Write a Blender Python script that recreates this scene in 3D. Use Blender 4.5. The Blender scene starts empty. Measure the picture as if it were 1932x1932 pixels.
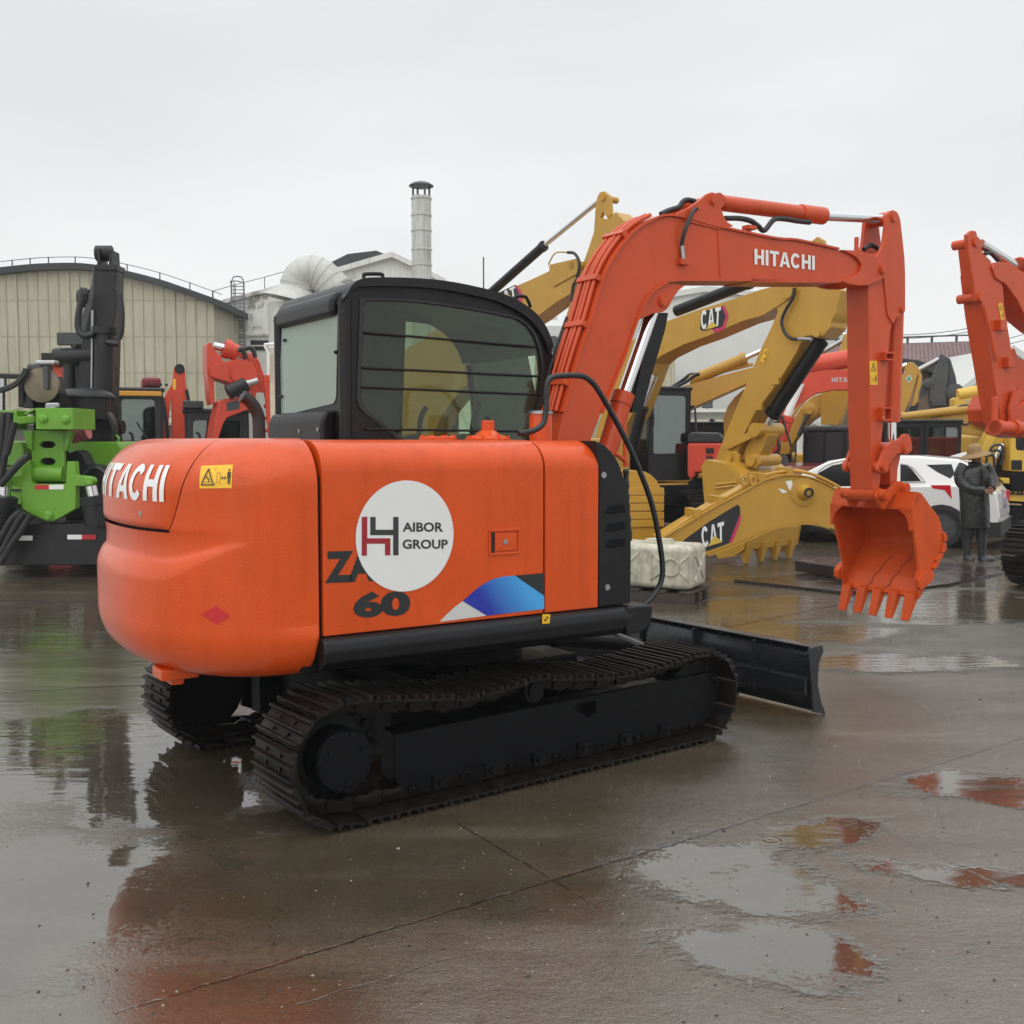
import bpy, bmesh, math, random
from mathutils import Vector, Matrix, geometry
from math import radians, sin, cos, pi, atan, sqrt
random.seed(7)
# ------------------------------------------------------------------ camera
F = 2009.0; H = 1.7; HOR = 832.0            # photo measured on a 1932 px square
PIT = atan((966 - HOR) / F)
sc = bpy.context.scene
col = sc.collection
cd = bpy.data.cameras.new('camera'); cam = bpy.data.objects.new('camera', cd); col.objects.link(cam)
cd.sensor_width = 36; cd.lens = 36 * F / 1932; cd.clip_start = .05; cd.clip_end = 2000
cam.location = (0, 0, H); cam.rotation_euler = (pi / 2 - PIT, 0, 0)
sc.camera = cam
# ------------------------------------------------------------------ sky and light
SUN_EL = radians(52); SUN_AZ = radians(200)       # azimuth clockwise from +Y: behind the camera, a little left
w = bpy.data.worlds.new('World'); sc.world = w; w.use_nodes = True
nt = w.node_tree; nt.nodes.clear(); N = nt.nodes.new; L = nt.links.new
out = N('ShaderNodeOutputWorld'); bg = N('ShaderNodeBackground'); bg.inputs[1].default_value = .108
sky = N('ShaderNodeTexSky'); sky.sky_type = 'NISHITA'; sky.sun_disc = False
sky.sun_elevation = SUN_EL; sky.sun_rotation = SUN_AZ
tc = N('ShaderNodeTexCoord'); sx = N('ShaderNodeSeparateXYZ'); L(tc.outputs['Generated'], sx.inputs[0])
rp = N('ShaderNodeValToRGB'); L(sx.outputs['Z'], rp.inputs[0])
cr = rp.color_ramp; cr.elements[0].position = 0; cr.elements[0].color = (.88, .89, .885, 1)
cr.elements[1].position = 1; cr.elements[1].color = (1.45, 1.5, 1.54, 1)
e = cr.elements.new(.2); e.color = (.835, .85, .85, 1)
e = cr.elements.new(.4); e.color = (.78, .80, .81, 1)
e = cr.elements.new(.6); e.color = (1.15, 1.19, 1.22, 1)
mp = N('ShaderNodeMapping'); mp.inputs['Scale'].default_value = (1.3, 1.3, 4); L(tc.outputs['Generated'], mp.inputs[0])
nz = N('ShaderNodeTexNoise'); nz.inputs['Scale'].default_value = 1.6; nz.inputs['Detail'].default_value = 4; nz.inputs['Roughness'].default_value = .45
L(mp.outputs[0], nz.inputs['Vector'])
mr = N('ShaderNodeMapRange'); mr.inputs[1].default_value = .3; mr.inputs[2].default_value = .7
mr.inputs[3].default_value = 9.0; mr.inputs[4].default_value = 10.7; L(nz.outputs[0], mr.inputs[0])
vm = N('ShaderNodeVectorMath'); vm.operation = 'SCALE'; L(rp.outputs[0], vm.inputs[0]); L(mr.outputs[0], vm.inputs['Scale'])
hs = N('ShaderNodeHueSaturation'); hs.inputs['Saturation'].default_value = .3; L(sky.outputs[0], hs.inputs['Color'])
mx = N('ShaderNodeMix'); mx.data_type = 'RGBA'; mx.inputs['Factor'].default_value = .94
L(hs.outputs[0], mx.inputs[6]); L(vm.outputs[0], mx.inputs[7]); L(mx.outputs[2], bg.inputs[0]); L(bg.outputs[0], out.inputs[0])
sl = bpy.data.lights.new('sun', 'SUN'); sl.energy = 1.4; sl.angle = radians(100); sl.color = (1, .97, .93)
so = bpy.data.objects.new('sun', sl); col.objects.link(so)
so.rotation_euler = Vector((sin(SUN_AZ) * cos(SUN_EL), cos(SUN_AZ) * cos(SUN_EL), sin(SUN_EL))).to_track_quat('Z', 'Y').to_euler()
so.location = (0, -5, 20)
sc.view_settings.view_transform = 'Standard'; sc.view_settings.look = 'None'
sc.view_settings.exposure = 0; sc.view_settings.gamma = 1
sc.cycles.use_denoising = True; sc.cycles.max_bounces = 8; sc.cycles.transparent_max_bounces = 16
# ------------------------------------------------------------------ materials
MATS = {}
def mat(name, c, rough=.5, metal=0, coat=0, spec=.5, noise=0, nscale=6, bump=0, bscale=120, streak=0, drops=0, alpha=None, rvar=0, emit=None, c2=None):
    if name in MATS: return MATS[name]
    m = bpy.data.materials.new(name); m.use_nodes = True; t = m.node_tree; b = t.nodes['Principled BSDF']
    n = t.nodes.new; l = t.links.new
    b.inputs['Base Color'].default_value = (*c, 1); b.inputs['Roughness'].default_value = rough
    b.inputs['Metallic'].default_value = metal; b.inputs['Coat Weight'].default_value = coat
    b.inputs['Coat Roughness'].default_value = .06; b.inputs['Specular IOR Level'].default_value = spec
    co = n('ShaderNodeTexCoord')
    if noise or streak or c2:
        last = None
        a = n('ShaderNodeTexNoise'); a.inputs['Scale'].default_value = nscale; a.inputs['Detail'].default_value = 6; a.inputs['Roughness'].default_value = .6
        l(co.outputs['Object'], a.inputs['Vector'])
        r = n('ShaderNodeMapRange'); r.inputs[1].default_value = .35; r.inputs[2].default_value = .7; l(a.outputs[0], r.inputs[0])
        x = n('ShaderNodeMix'); x.data_type = 'RGBA'; x.inputs[6].default_value = (*c, 1)
        d = c2 if c2 else tuple(v * (1 - noise) for v in c)
        x.inputs[7].default_value = (*d, 1); l(r.outputs[0], x.inputs['Factor'])
        last = x.outputs[2]
        if streak:
            mpp = n('ShaderNodeMapping'); mpp.inputs['Scale'].default_value = (14, 14, .8); l(co.outputs['Object'], mpp.inputs[0])
            s = n('ShaderNodeTexNoise'); s.inputs['Scale'].default_value = 1; s.inputs['Detail'].default_value = 5; l(mpp.outputs[0], s.inputs['Vector'])
            r2 = n('ShaderNodeMapRange'); r2.inputs[1].default_value = .5; r2.inputs[2].default_value = .8; r2.inputs[4].default_value = streak; l(s.outputs[0], r2.inputs[0])
            x2 = n('ShaderNodeMix'); x2.data_type = 'RGBA'; l(last, x2.inputs[6]); x2.inputs[7].default_value = (c[0] * .35, c[1] * .33, c[2] * .3, 1)
            l(r2.outputs[0], x2.inputs['Factor']); last = x2.outputs[2]
        l(last, b.inputs['Base Color'])
        if rvar:
            r3 = n('ShaderNodeMapRange'); r3.inputs[1].default_value = .3; r3.inputs[2].default_value = .7
            r3.inputs[3].default_value = rough - rvar; r3.inputs[4].default_value = rough + rvar; l(a.outputs[0], r3.inputs[0]); l(r3.outputs[0], b.inputs['Roughness'])
    h = None
    if bump:
        a = n('ShaderNodeTexNoise'); a.inputs['Scale'].default_value = bscale; a.inputs['Detail'].default_value = 3
        l(co.outputs['Object'], a.inputs['Vector'])
        bp = n('ShaderNodeBump'); bp.inputs['Strength'].default_value = bump; bp.inputs['Distance'].default_value = .002
        l(a.outputs[0], bp.inputs['Height']); h = bp
        l(bp.outputs[0], b.inputs['Normal'])
    if drops:
        v = n('ShaderNodeTexVoronoi'); v.inputs['Scale'].default_value = 105; l(co.outputs['Object'], v.inputs['Vector'])
        g = n('ShaderNodeMapRange'); g.inputs[1].default_value = .42; g.inputs[2].default_value = .12; g.interpolation_type = 'SMOOTHSTEP'; l(v.outputs['Distance'], g.inputs[0])
        sp = n('ShaderNodeSeparateColor'); l(v.outputs['Color'], sp.inputs[0])
        q = n('ShaderNodeMath'); q.operation = 'GREATER_THAN'; q.inputs[1].default_value = .72; l(sp.outputs[0], q.inputs[0])
        k = n('ShaderNodeMath'); k.operation = 'MULTIPLY'; l(g.outputs[0], k.inputs[0]); l(q.outputs[0], k.inputs[1])
        bp = n('ShaderNodeBump'); bp.inputs['Strength'].default_value = drops; bp.inputs['Distance'].default_value = .004
        l(k.outputs[0], bp.inputs['Height'])
        if h: l(h.outputs[0], bp.inputs['Normal'])
        l(bp.outputs[0], b.inputs['Normal']); l(bp.outputs[0], b.inputs['Coat Normal'])
    if emit: b.inputs['Emission Color'].default_value = (*emit, 1); b.inputs['Emission Strength'].default_value = 1
    MATS[name] = m; return m
def glass(name, tint, refl=.12, rough=.02, drops=.4, haze=.0, hc=(.5, .55, .52)):
    m = bpy.data.materials.new(name); m.use_nodes = True; t = m.node_tree; t.nodes.clear(); n = t.nodes.new; l = t.links.new
    o = n('ShaderNodeOutputMaterial'); tr = n('ShaderNodeBsdfTransparent'); tr.inputs[0].default_value = (*tint, 1)
    gl = n('ShaderNodeBsdfGlossy'); gl.inputs['Roughness'].default_value = rough; gl.inputs[0].default_value = (.9, .95, .92, 1)
    fr = n('ShaderNodeFresnel'); fr.inputs[0].default_value = 1.5
    mm = n('ShaderNodeMath'); mm.operation = 'ADD'; mm.inputs[1].default_value = refl; l(fr.outputs[0], mm.inputs[0])
    mi = n('ShaderNodeMixShader'); l(mm.outputs[0], mi.inputs[0]); l(tr.outputs[0], mi.inputs[1]); l(gl.outputs[0], mi.inputs[2])
    co = n('ShaderNodeTexCoord'); v = n('ShaderNodeTexVoronoi'); v.inputs['Scale'].default_value = 70; l(co.outputs['Object'], v.inputs['Vector'])
    g = n('ShaderNodeMapRange'); g.inputs[1].default_value = .35; g.inputs[2].default_value = .1; l(v.outputs['Distance'], g.inputs[0])
    bp = n('ShaderNodeBump'); bp.inputs['Strength'].default_value = drops; bp.inputs['Distance'].default_value = .003; l(g.outputs[0], bp.inputs['Height'])
    l(bp.outputs[0], gl.inputs['Normal'])
    df = n('ShaderNodeBsdfDiffuse'); df.inputs[0].default_value = (*hc, 1)
    sp = n('ShaderNodeSeparateColor'); l(v.outputs['Color'], sp.inputs[0])
    q = n('ShaderNodeMath'); q.operation = 'GREATER_THAN'; q.inputs[1].default_value = .82; l(sp.outputs[0], q.inputs[0])
    k = n('ShaderNodeMath'); k.operation = 'MULTIPLY'; l(g.outputs[0], k.inputs[0]); l(q.outputs[0], k.inputs[1])
    k2 = n('ShaderNodeMath'); k2.operation = 'MULTIPLY_ADD'; l(k.outputs[0], k2.inputs[0]); k2.inputs[1].default_value = .22; k2.inputs[2].default_value = haze
    m2 = n('ShaderNodeMixShader'); l(k2.outputs[0], m2.inputs[0]); l(mi.outputs[0], m2.inputs[1]); l(df.outputs[0], m2.inputs[2])
    l(m2.outputs[0], o.inputs[0]); MATS[name] = m; return m
ORANGE = mat('orange_paint', (.64, .074, .005), .32, coat=.32, spec=.25, noise=.12, nscale=3, bump=.15, bscale=90, drops=.5, streak=.22)
BOOMO = mat('orange_boom_paint', (.56, .066, .012), .38, spec=.35, coat=.14, noise=.14, nscale=4, bump=.2, bscale=60, drops=.25, streak=.12)
BUCKO = mat('orange_bucket_paint', (.58, .074, .009), .48, spec=.25, coat=.02, noise=.2, nscale=7, bump=.5, bscale=40, streak=.2)
BLACK = mat('black_paint', (.006, .006, .0075), .4, spec=.3, coat=.08, noise=.3, nscale=8, bump=.3, bscale=150, drops=.4)
CABB = mat('black_cab_plastic', (.006, .0055, .007), .42, spec=.32, coat=.06, bump=.3, bscale=200, drops=.5, noise=.2)
UND = mat('black_undercarriage_paint', (.003, .0033, .0045), .5, spec=.16, noise=.4, nscale=10, bump=.4, bscale=60, rvar=.12)
SHOE = mat('track_steel', (.003, .003, .0034), .45, spec=.2, noise=.5, nscale=14, bump=.5, bscale=50, c2=(.020, .012, .008), rvar=.08)
CHROME = mat('chrome_rod', (.72, .73, .74), .12, metal=1)
STEEL = mat('bare_steel', (.4, .4, .4), .35, metal=1)
RUBBER = mat('rubber_hose', (.012, .012, .013), .4, bump=.5, bscale=150)
WHITE = mat('white_decal', (.78, .78, .76), .4, noise=.06, nscale=5, bump=.25, bscale=30)
DARKD = mat('dark_decal', (.018, .022, .022), .35, noise=.3, nscale=5)
YEL = mat('yellow_sticker', (.85, .47, .015), .4, noise=.12, nscale=20)
SRED = mat('red_decal', (.5, .012, .02), .3)
CATY = mat('yellow_machine_paint', (.49, .265, .024), .4, coat=.15, noise=.14, nscale=1.5, bump=.15, bscale=30, streak=.12)
DARKW = mat('dark_interior_and_gap_shade', (.01, .01, .012), .6)
SEATM = mat('seat_fabric', (.035, .033, .028), .8, noise=.3, nscale=20)
GLASS = glass('cab_glass', (.74, .80, .71), refl=-.01, haze=.015, drops=.04, hc=(.45, .5, .42))
GLASSR = glass('rear_cab_glass', (.68, .78, .73), refl=.02, rough=.05, haze=.40, drops=.05, hc=(.50, .64, .57))
# ------------------------------------------------------------------ photo helpers: a photo point meets a plane of a thing's own frame
def ray(x, y):
    a = (x - 966) / F; b = (966 - y) / F; c, s = cos(PIT), sin(PIT)
    return Vector((a, c + b * s, -s + b * c))
def G(x, y, z=0.0):
    d = ray(x, y); return Vector((0, 0, H)) + d * ((z - H) / d.z)
class Fr:
    """frame with origin on the ground, local x pointing along the heading"""
    def __init__(s, c, deg):
        s.c = Vector((c[0], c[1], 0)); t = radians(deg); s.t = t
        s.f = Vector((cos(t), sin(t), 0)); s.l = Vector((-sin(t), cos(t), 0))
    def _hit(s, px, p0, n):
        d = ray(*px); o = Vector((0, 0, H)); q = o + d * ((p0 - o).dot(n) / d.dot(n)); r = q - s.c
        return Vector((r.dot(s.f), r.dot(s.l), q.z))
    def side(s, px, y): return s._hit(px, s.c + s.l * y, s.l)
    def face(s, px, x): return s._hit(px, s.c + s.f * x, s.f)
    def top(s, px, z): return s._hit(px, Vector((0, 0, z)), Vector((0, 0, 1)))
    def xz(s, pts, y): return [(v.x, v.z) for v in (s.side(p, y) for p in pts)]
    def yz(s, pts, x): return [(v.y, v.z) for v in (s.face(p, x) for p in pts)]
def Z(ox, oy, sc_):
    return lambda *p: [((ox + a / sc_) / 2.12013, (oy + b / sc_) / 2.12013) for a, b in p]
z1 = Z(0, 900, 1.7564); z2 = Z(0, 1500, 2.272); z3 = Z(1000, 650, 1.7564); z4 = Z(2100, 650, 1.932); z5 = Z(3000, 750, 1.7564)
z6 = Z(2500, 1500, 1.932); z7 = Z(3200, 1700, 2.1464); z8 = Z(380, 1700, 1.894); w1 = Z(1200, 1650, 1.288); w3 = Z(1900, 2300, 1.288)
w6 = Z(3650, 1700, 2.76); w7 = Z(1050, 1050, 1.5456); v1 = Z(2500, 1100, 2.1467); v2 = Z(3400, 1350, 2.76); v3 = Z(0, 1300, 3.22); v4 = Z(2400, 1500, 3.864); v5 = Z(700, 1300, 3.513)
# ------------------------------------------------------------------ mesh builder
class MB:
    def __init__(s): s.v = []; s.f = []; s.fm = []; s.cur = 0
    def add(s, vs, fs):
        k = len(s.v); s.v += [tuple(v) for v in vs]
        for f in fs: s.f.append([i + k for i in f]); s.fm.append(s.cur)
        return s
    def box(s, x0, x1, y0, y1, z0, z1):
        v = [(x, y, z) for x in (x0, x1) for y in (y0, y1) for z in (z0, z1)]
        return s.add(v, [(0, 1, 3, 2), (4, 6, 7, 5), (0, 4, 5, 1), (2, 3, 7, 6), (0, 2, 6, 4), (1, 5, 7, 3)])
    def hexa(s, a, b):   # two quads of 3-D points
        return s.add(list(a) + list(b), [(3, 2, 1, 0), (4, 5, 6, 7), (0, 1, 5, 4), (1, 2, 6, 5), (2, 3, 7, 6), (3, 0, 4, 7)])
    def prism(s, poly, a, b, ax='y'):
        n = len(poly)
        def m(p, q):
            return (p[0], q, p[1]) if ax == 'y' else ((q, p[0], p[1]) if ax == 'x' else (p[0], p[1], q))
        return s.add([m(p, a) for p in poly] + [m(p, b) for p in poly],
                     [list(range(n))[::-1], list(range(n, 2 * n))] + [(i, (i + 1) % n, n + (i + 1) % n, n + i) for i in range(n)])
    def holed(s, outer, holes, a, b, ax='y'):
        def m(p, q):
            return (p[0], q, p[1]) if ax == 'y' else ((q, p[0], p[1]) if ax == 'x' else (p[0], p[1], q))
        rings = [outer] + holes; flat = [p for r in rings for p in r]; n = len(flat)
        tris = geometry.tessellate_polygon([[Vector((p[0], p[1], 0)) for p in r] for r in rings])
        fs = [tuple(t) for t in tris] + [tuple(i + n for i in t[::-1]) for t in tris]
        k = 0
        for r in rings:
            q = len(r)
            fs += [(k + i, k + (i + 1) % q, n + k + (i + 1) % q, n + k + i) for i in range(q)]; k += q
        return s.add([m(p, a) for p in flat] + [m(p, b) for p in flat], fs)
    def cyl(s, p, q, r, n=20, r2=None, cap=True):
        p = Vector(p); q = Vector(q); d = (q - p).normalized(); u = d.orthogonal().normalized(); w_ = d.cross(u); r2 = r if r2 is None else r2
        vs = [p + (u * cos(2 * pi * i / n) + w_ * sin(2 * pi * i / n)) * r for i in range(n)] + [q + (u * cos(2 * pi * i / n) + w_ * sin(2 * pi * i / n)) * r2 for i in range(n)]
        fs = [(i, (i + 1) % n, n + (i + 1) % n, n + i) for i in range(n)]
        if cap: fs += [list(range(n))[::-1], list(range(n, 2 * n))]
        return s.add(vs, fs)
    def lathe(s, p, d, prof, n=28):   # prof: (along, radius)
        p = Vector(p); d = Vector(d).normalized(); u = d.orthogonal().normalized(); w_ = d.cross(u); m = len(prof)
        vs = [p + d * a + (u * cos(2 * pi * i / n) + w_ * sin(2 * pi * i / n)) * max(r, 1e-4) for a, r in prof for i in range(n)]
        fs = [(j * n + i, j * n + (i + 1) % n, (j + 1) * n + (i + 1) % n, (j + 1) * n + i) for j in range(m - 1) for i in range(n)]
        fs += [list(range(n))[::-1], list(range((m - 1) * n, m * n))]
        return s.add(vs, fs)
    def tube(s, pts, r, n=10, sub=5, closed=False):
        pts = [Vector(p) for p in pts]
        if sub > 1 and len(pts) > 2: pts = spline(pts, sub)
        vs = []; m = len(pts); prev = None
        for i, p in enumerate(pts):
            d = (pts[min(i + 1, m - 1)] - pts[max(i - 1, 0)]).normalized()
            if prev is None: u = d.orthogonal().normalized()
            else: u = (prev - d * prev.dot(d)).normalized()
            prev = u; w_ = d.cross(u); rr = r(i / (m - 1)) if callable(r) else r
            vs += [p + (u * cos(2 * pi * k / n) + w_ * sin(2 * pi * k / n)) * rr for k in range(n)]
        fs = [(j * n + i, j * n + (i + 1) % n, (j + 1) * n + (i + 1) % n, (j + 1) * n + i) for j in range(m - 1) for i in range(n)]
        fs += [list(range(n))[::-1], list(range((m - 1) * n, m * n))]
        return s.add(vs, fs)
    def cut(s):
        s.cuts = getattr(s, 'cuts', [0]) + [(len(s.v), len(s.f))]; return s
    def build(s, name, m, parent=None, bevel=0, ang=35, seg=2, loc=None, rz=0):
        if getattr(s, 'cuts', None):
            cs = [(0, 0)] + [c for c in s.cuts if c] + [(len(s.v), len(s.f))]; o = None
            for (v0, f0), (v1_, f1) in zip(cs, cs[1:]):
                if f1 == f0: continue
                k = MB(); k.v = s.v[v0:v1_]; k.f = [[i - v0 for i in f] for f in s.f[f0:f1]]; k.fm = s.fm[f0:f1]
                o = k.build(name, m, parent, bevel, ang, seg, loc, rz)
            return o
        me = bpy.data.meshes.new(name); me.from_pydata(s.v, [], s.f)
        ms = m if isinstance(m, (list, tuple)) else [m]
        for x in ms: me.materials.append(x)
        bm = bmesh.new(); bm.from_mesh(me)
        for f, k in zip(bm.faces, s.fm): f.material_index = min(k, len(ms) - 1)
        bmesh.ops.recalc_face_normals(bm, faces=bm.faces)
        if bevel:
            es = [e for e in bm.edges if len(e.link_faces) == 2 and e.calc_face_angle(0) > radians(28)]
            try: bmesh.ops.bevel(bm, geom=es, offset=bevel, segments=seg, profile=.5, affect='EDGES', clamp_overlap=True)
            except Exception: pass
        bm.to_mesh(me); bm.free()
        me.polygons.foreach_set('use_smooth', [True] * len(me.polygons)); me.set_sharp_from_angle(angle=radians(ang)); me.update()
        o = bpy.data.objects.new(name, me); col.objects.link(o)
        if bevel: wn_ = o.modifiers.new('w', 'WEIGHTED_NORMAL'); wn_.keep_sharp = True; wn_.weight = 100
        if parent: o.parent = parent
        if loc: o.location = loc
        o.rotation_euler.z = rz
        return o
def spline(p, sub):
    o = []; n = len(p)
    for i in range(n - 1):
        a = p[max(i - 1, 0)]; b = p[i]; c = p[i + 1]; d = p[min(i + 2, n - 1)]
        for k in range(sub):
            t = k / sub
            o.append(.5 * ((2 * b) + (c - a) * t + (2 * a - 5 * b + 4 * c - d) * t * t + (3 * b - a - 3 * c + d) * t ** 3))
    o.append(p[-1]); return o
def sp2(p, sub=4):
    return [(v.x, v.y) for v in spline([Vector((a, b, 0)) for a, b in p], sub)]
def tag(o, label=None, cat=None, group=None, kind=None):
    if label: o['label'] = label
    if cat: o['category'] = cat
    if group: o['group'] = group
    if kind: o['kind'] = kind
    return o
def root(name, fr, label, cat, group=None):
    o = bpy.data.objects.new(name, None); col.objects.link(o); o.location = fr.c; o.rotation_euler.z = fr.t
    o.empty_display_size = .2; return tag(o, label, cat, group)
def lab(o, t): o['label'] = t; return o
# flat writing: text laid in a quad (tl, tr, br, bl) of 3-D points
def text_geo(s, off=.0, sx=1):
    cu = bpy.data.curves.new('t', 'FONT'); cu.body = s; cu.offset = off; cu.resolution_u = 3
    o = bpy.data.objects.new('t', cu); col.objects.link(o); bpy.context.view_layer.update()
    me = o.to_mesh(); vs = [v.co.copy() for v in me.vertices]; fs = [tuple(p.vertices) for p in me.polygons]
    o.to_mesh_clear(); bpy.data.objects.remove(o); bpy.data.curves.remove(cu)
    x0 = min(v.x for v in vs); x1 = max(v.x for v in vs); y0 = min(v.y for v in vs); y1 = max(v.y for v in vs)
    return [((v.x - x0) / (x1 - x0), (v.y - y0) / (y1 - y0)) for v in vs], fs
def quadmap(tl, tr, br, bl):
    return lambda u, v: (bl * (1 - u) + br * u) * (1 - v) + (tl * (1 - u) + tr * u) * v
def bold(s):
    out_ = []; x = 0; T = .235
    def R(a, b, c, d): return [(a, c), (b, c), (b, d), (a, d)]
    for ch in s:
        P_ = []
        if ch == 'H': w_ = .80; P_ = [R(0, T, 0, 1), R(w_ - T, w_, 0, 1), R(T, w_ - T, .40, .60)]
        elif ch == 'I': w_ = T; P_ = [R(0, T, 0, 1)]
        elif ch == 'T': w_ = .76; P_ = [R(0, w_, .8, 1), R(w_ / 2 - T / 2, w_ / 2 + T / 2, 0, .8)]
        elif ch == 'A': w_ = .92; P_ = [[(0, 0), (.25, 0), (.46 - .02, .74), (.46, 1), (.33, 1)], [(.92, 0), (.67, 0), (.46 + .02, .74), (.46, 1), (.59, 1)], [(.25, .2), (.67, .2), (.62, .38), (.30, .38)]]
        elif ch == 'V': w_ = .9; P_ = [[(0, 1), (.25, 1), (.45, .26), (.45, 0), (.32, 0)], [(.9, 1), (.65, 1), (.45, .26), (.45, 0), (.58, 0)]]
        elif ch == 'C':
            w_ = .84; n_ = 18; o = []; i_ = []
            for k in range(n_ + 1):
                a = radians(38 + (322 - 38) * k / n_); o.append((.43 + .43 * cos(a), .5 + .52 * sin(a))); i_.append((.43 + .21 * cos(a), .5 + .31 * sin(a)))
            P_ = [[o[k], o[k + 1], i_[k + 1], i_[k]] for k in range(n_)]
        elif ch == 'K': w_ = .84; P_ = [R(0, T, 0, 1), [(T, .36), (.56, 1), (.84, 1), (T, .30)], [(.36, .58), (.58, 0), (.86, 0), (.50, .66)]]
        elif ch == 'O':
            w_ = .9; n_ = 24; P_ = []
            for k in range(n_):
                a, b = 2 * pi * k / n_, 2 * pi * (k + 1) / n_; P_.append([(.45 + .45 * cos(a), .5 + .52 * sin(a)), (.45 + .45 * cos(b), .5 + .52 * sin(b)), (.45 + .22 * cos(b), .5 + .3 * sin(b)), (.45 + .22 * cos(a), .5 + .3 * sin(a))])
        else: w_ = .3
        out_ += [[(x + a, b) for a, b in p] for p in P_]; x += w_ + (.06 if ch in 'TA' else .13)
    W_ = max(p[0] for q in out_ for p in q)
    return [[(a / W_, b) for a, b in q] for q in out_]
def text_bold(mb, s, q):
    m = quadmap(*q)
    for p in bold(s): plate(mb, [m(u, v) for u, v in p])
    return mb
def text_in(mb, s, q, off=.0):
    uv, fs = text_geo(s, off); m = quadmap(*q); return mb.add([m(u, v) for u, v in uv], fs)
def plate(mb, pts):   # flat polygon of 3-D points
    return mb.add(pts, [list(range(len(pts)))])
def thick(mb, pts, d):
    d = Vector(d); n = len(pts); return mb.add(list(pts) + [Vector(p) + d for p in pts], [list(range(n))[::-1], list(range(n, 2 * n))] + [(i, (i + 1) % n, n + (i + 1) % n, n + i) for i in range(n)])
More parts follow.
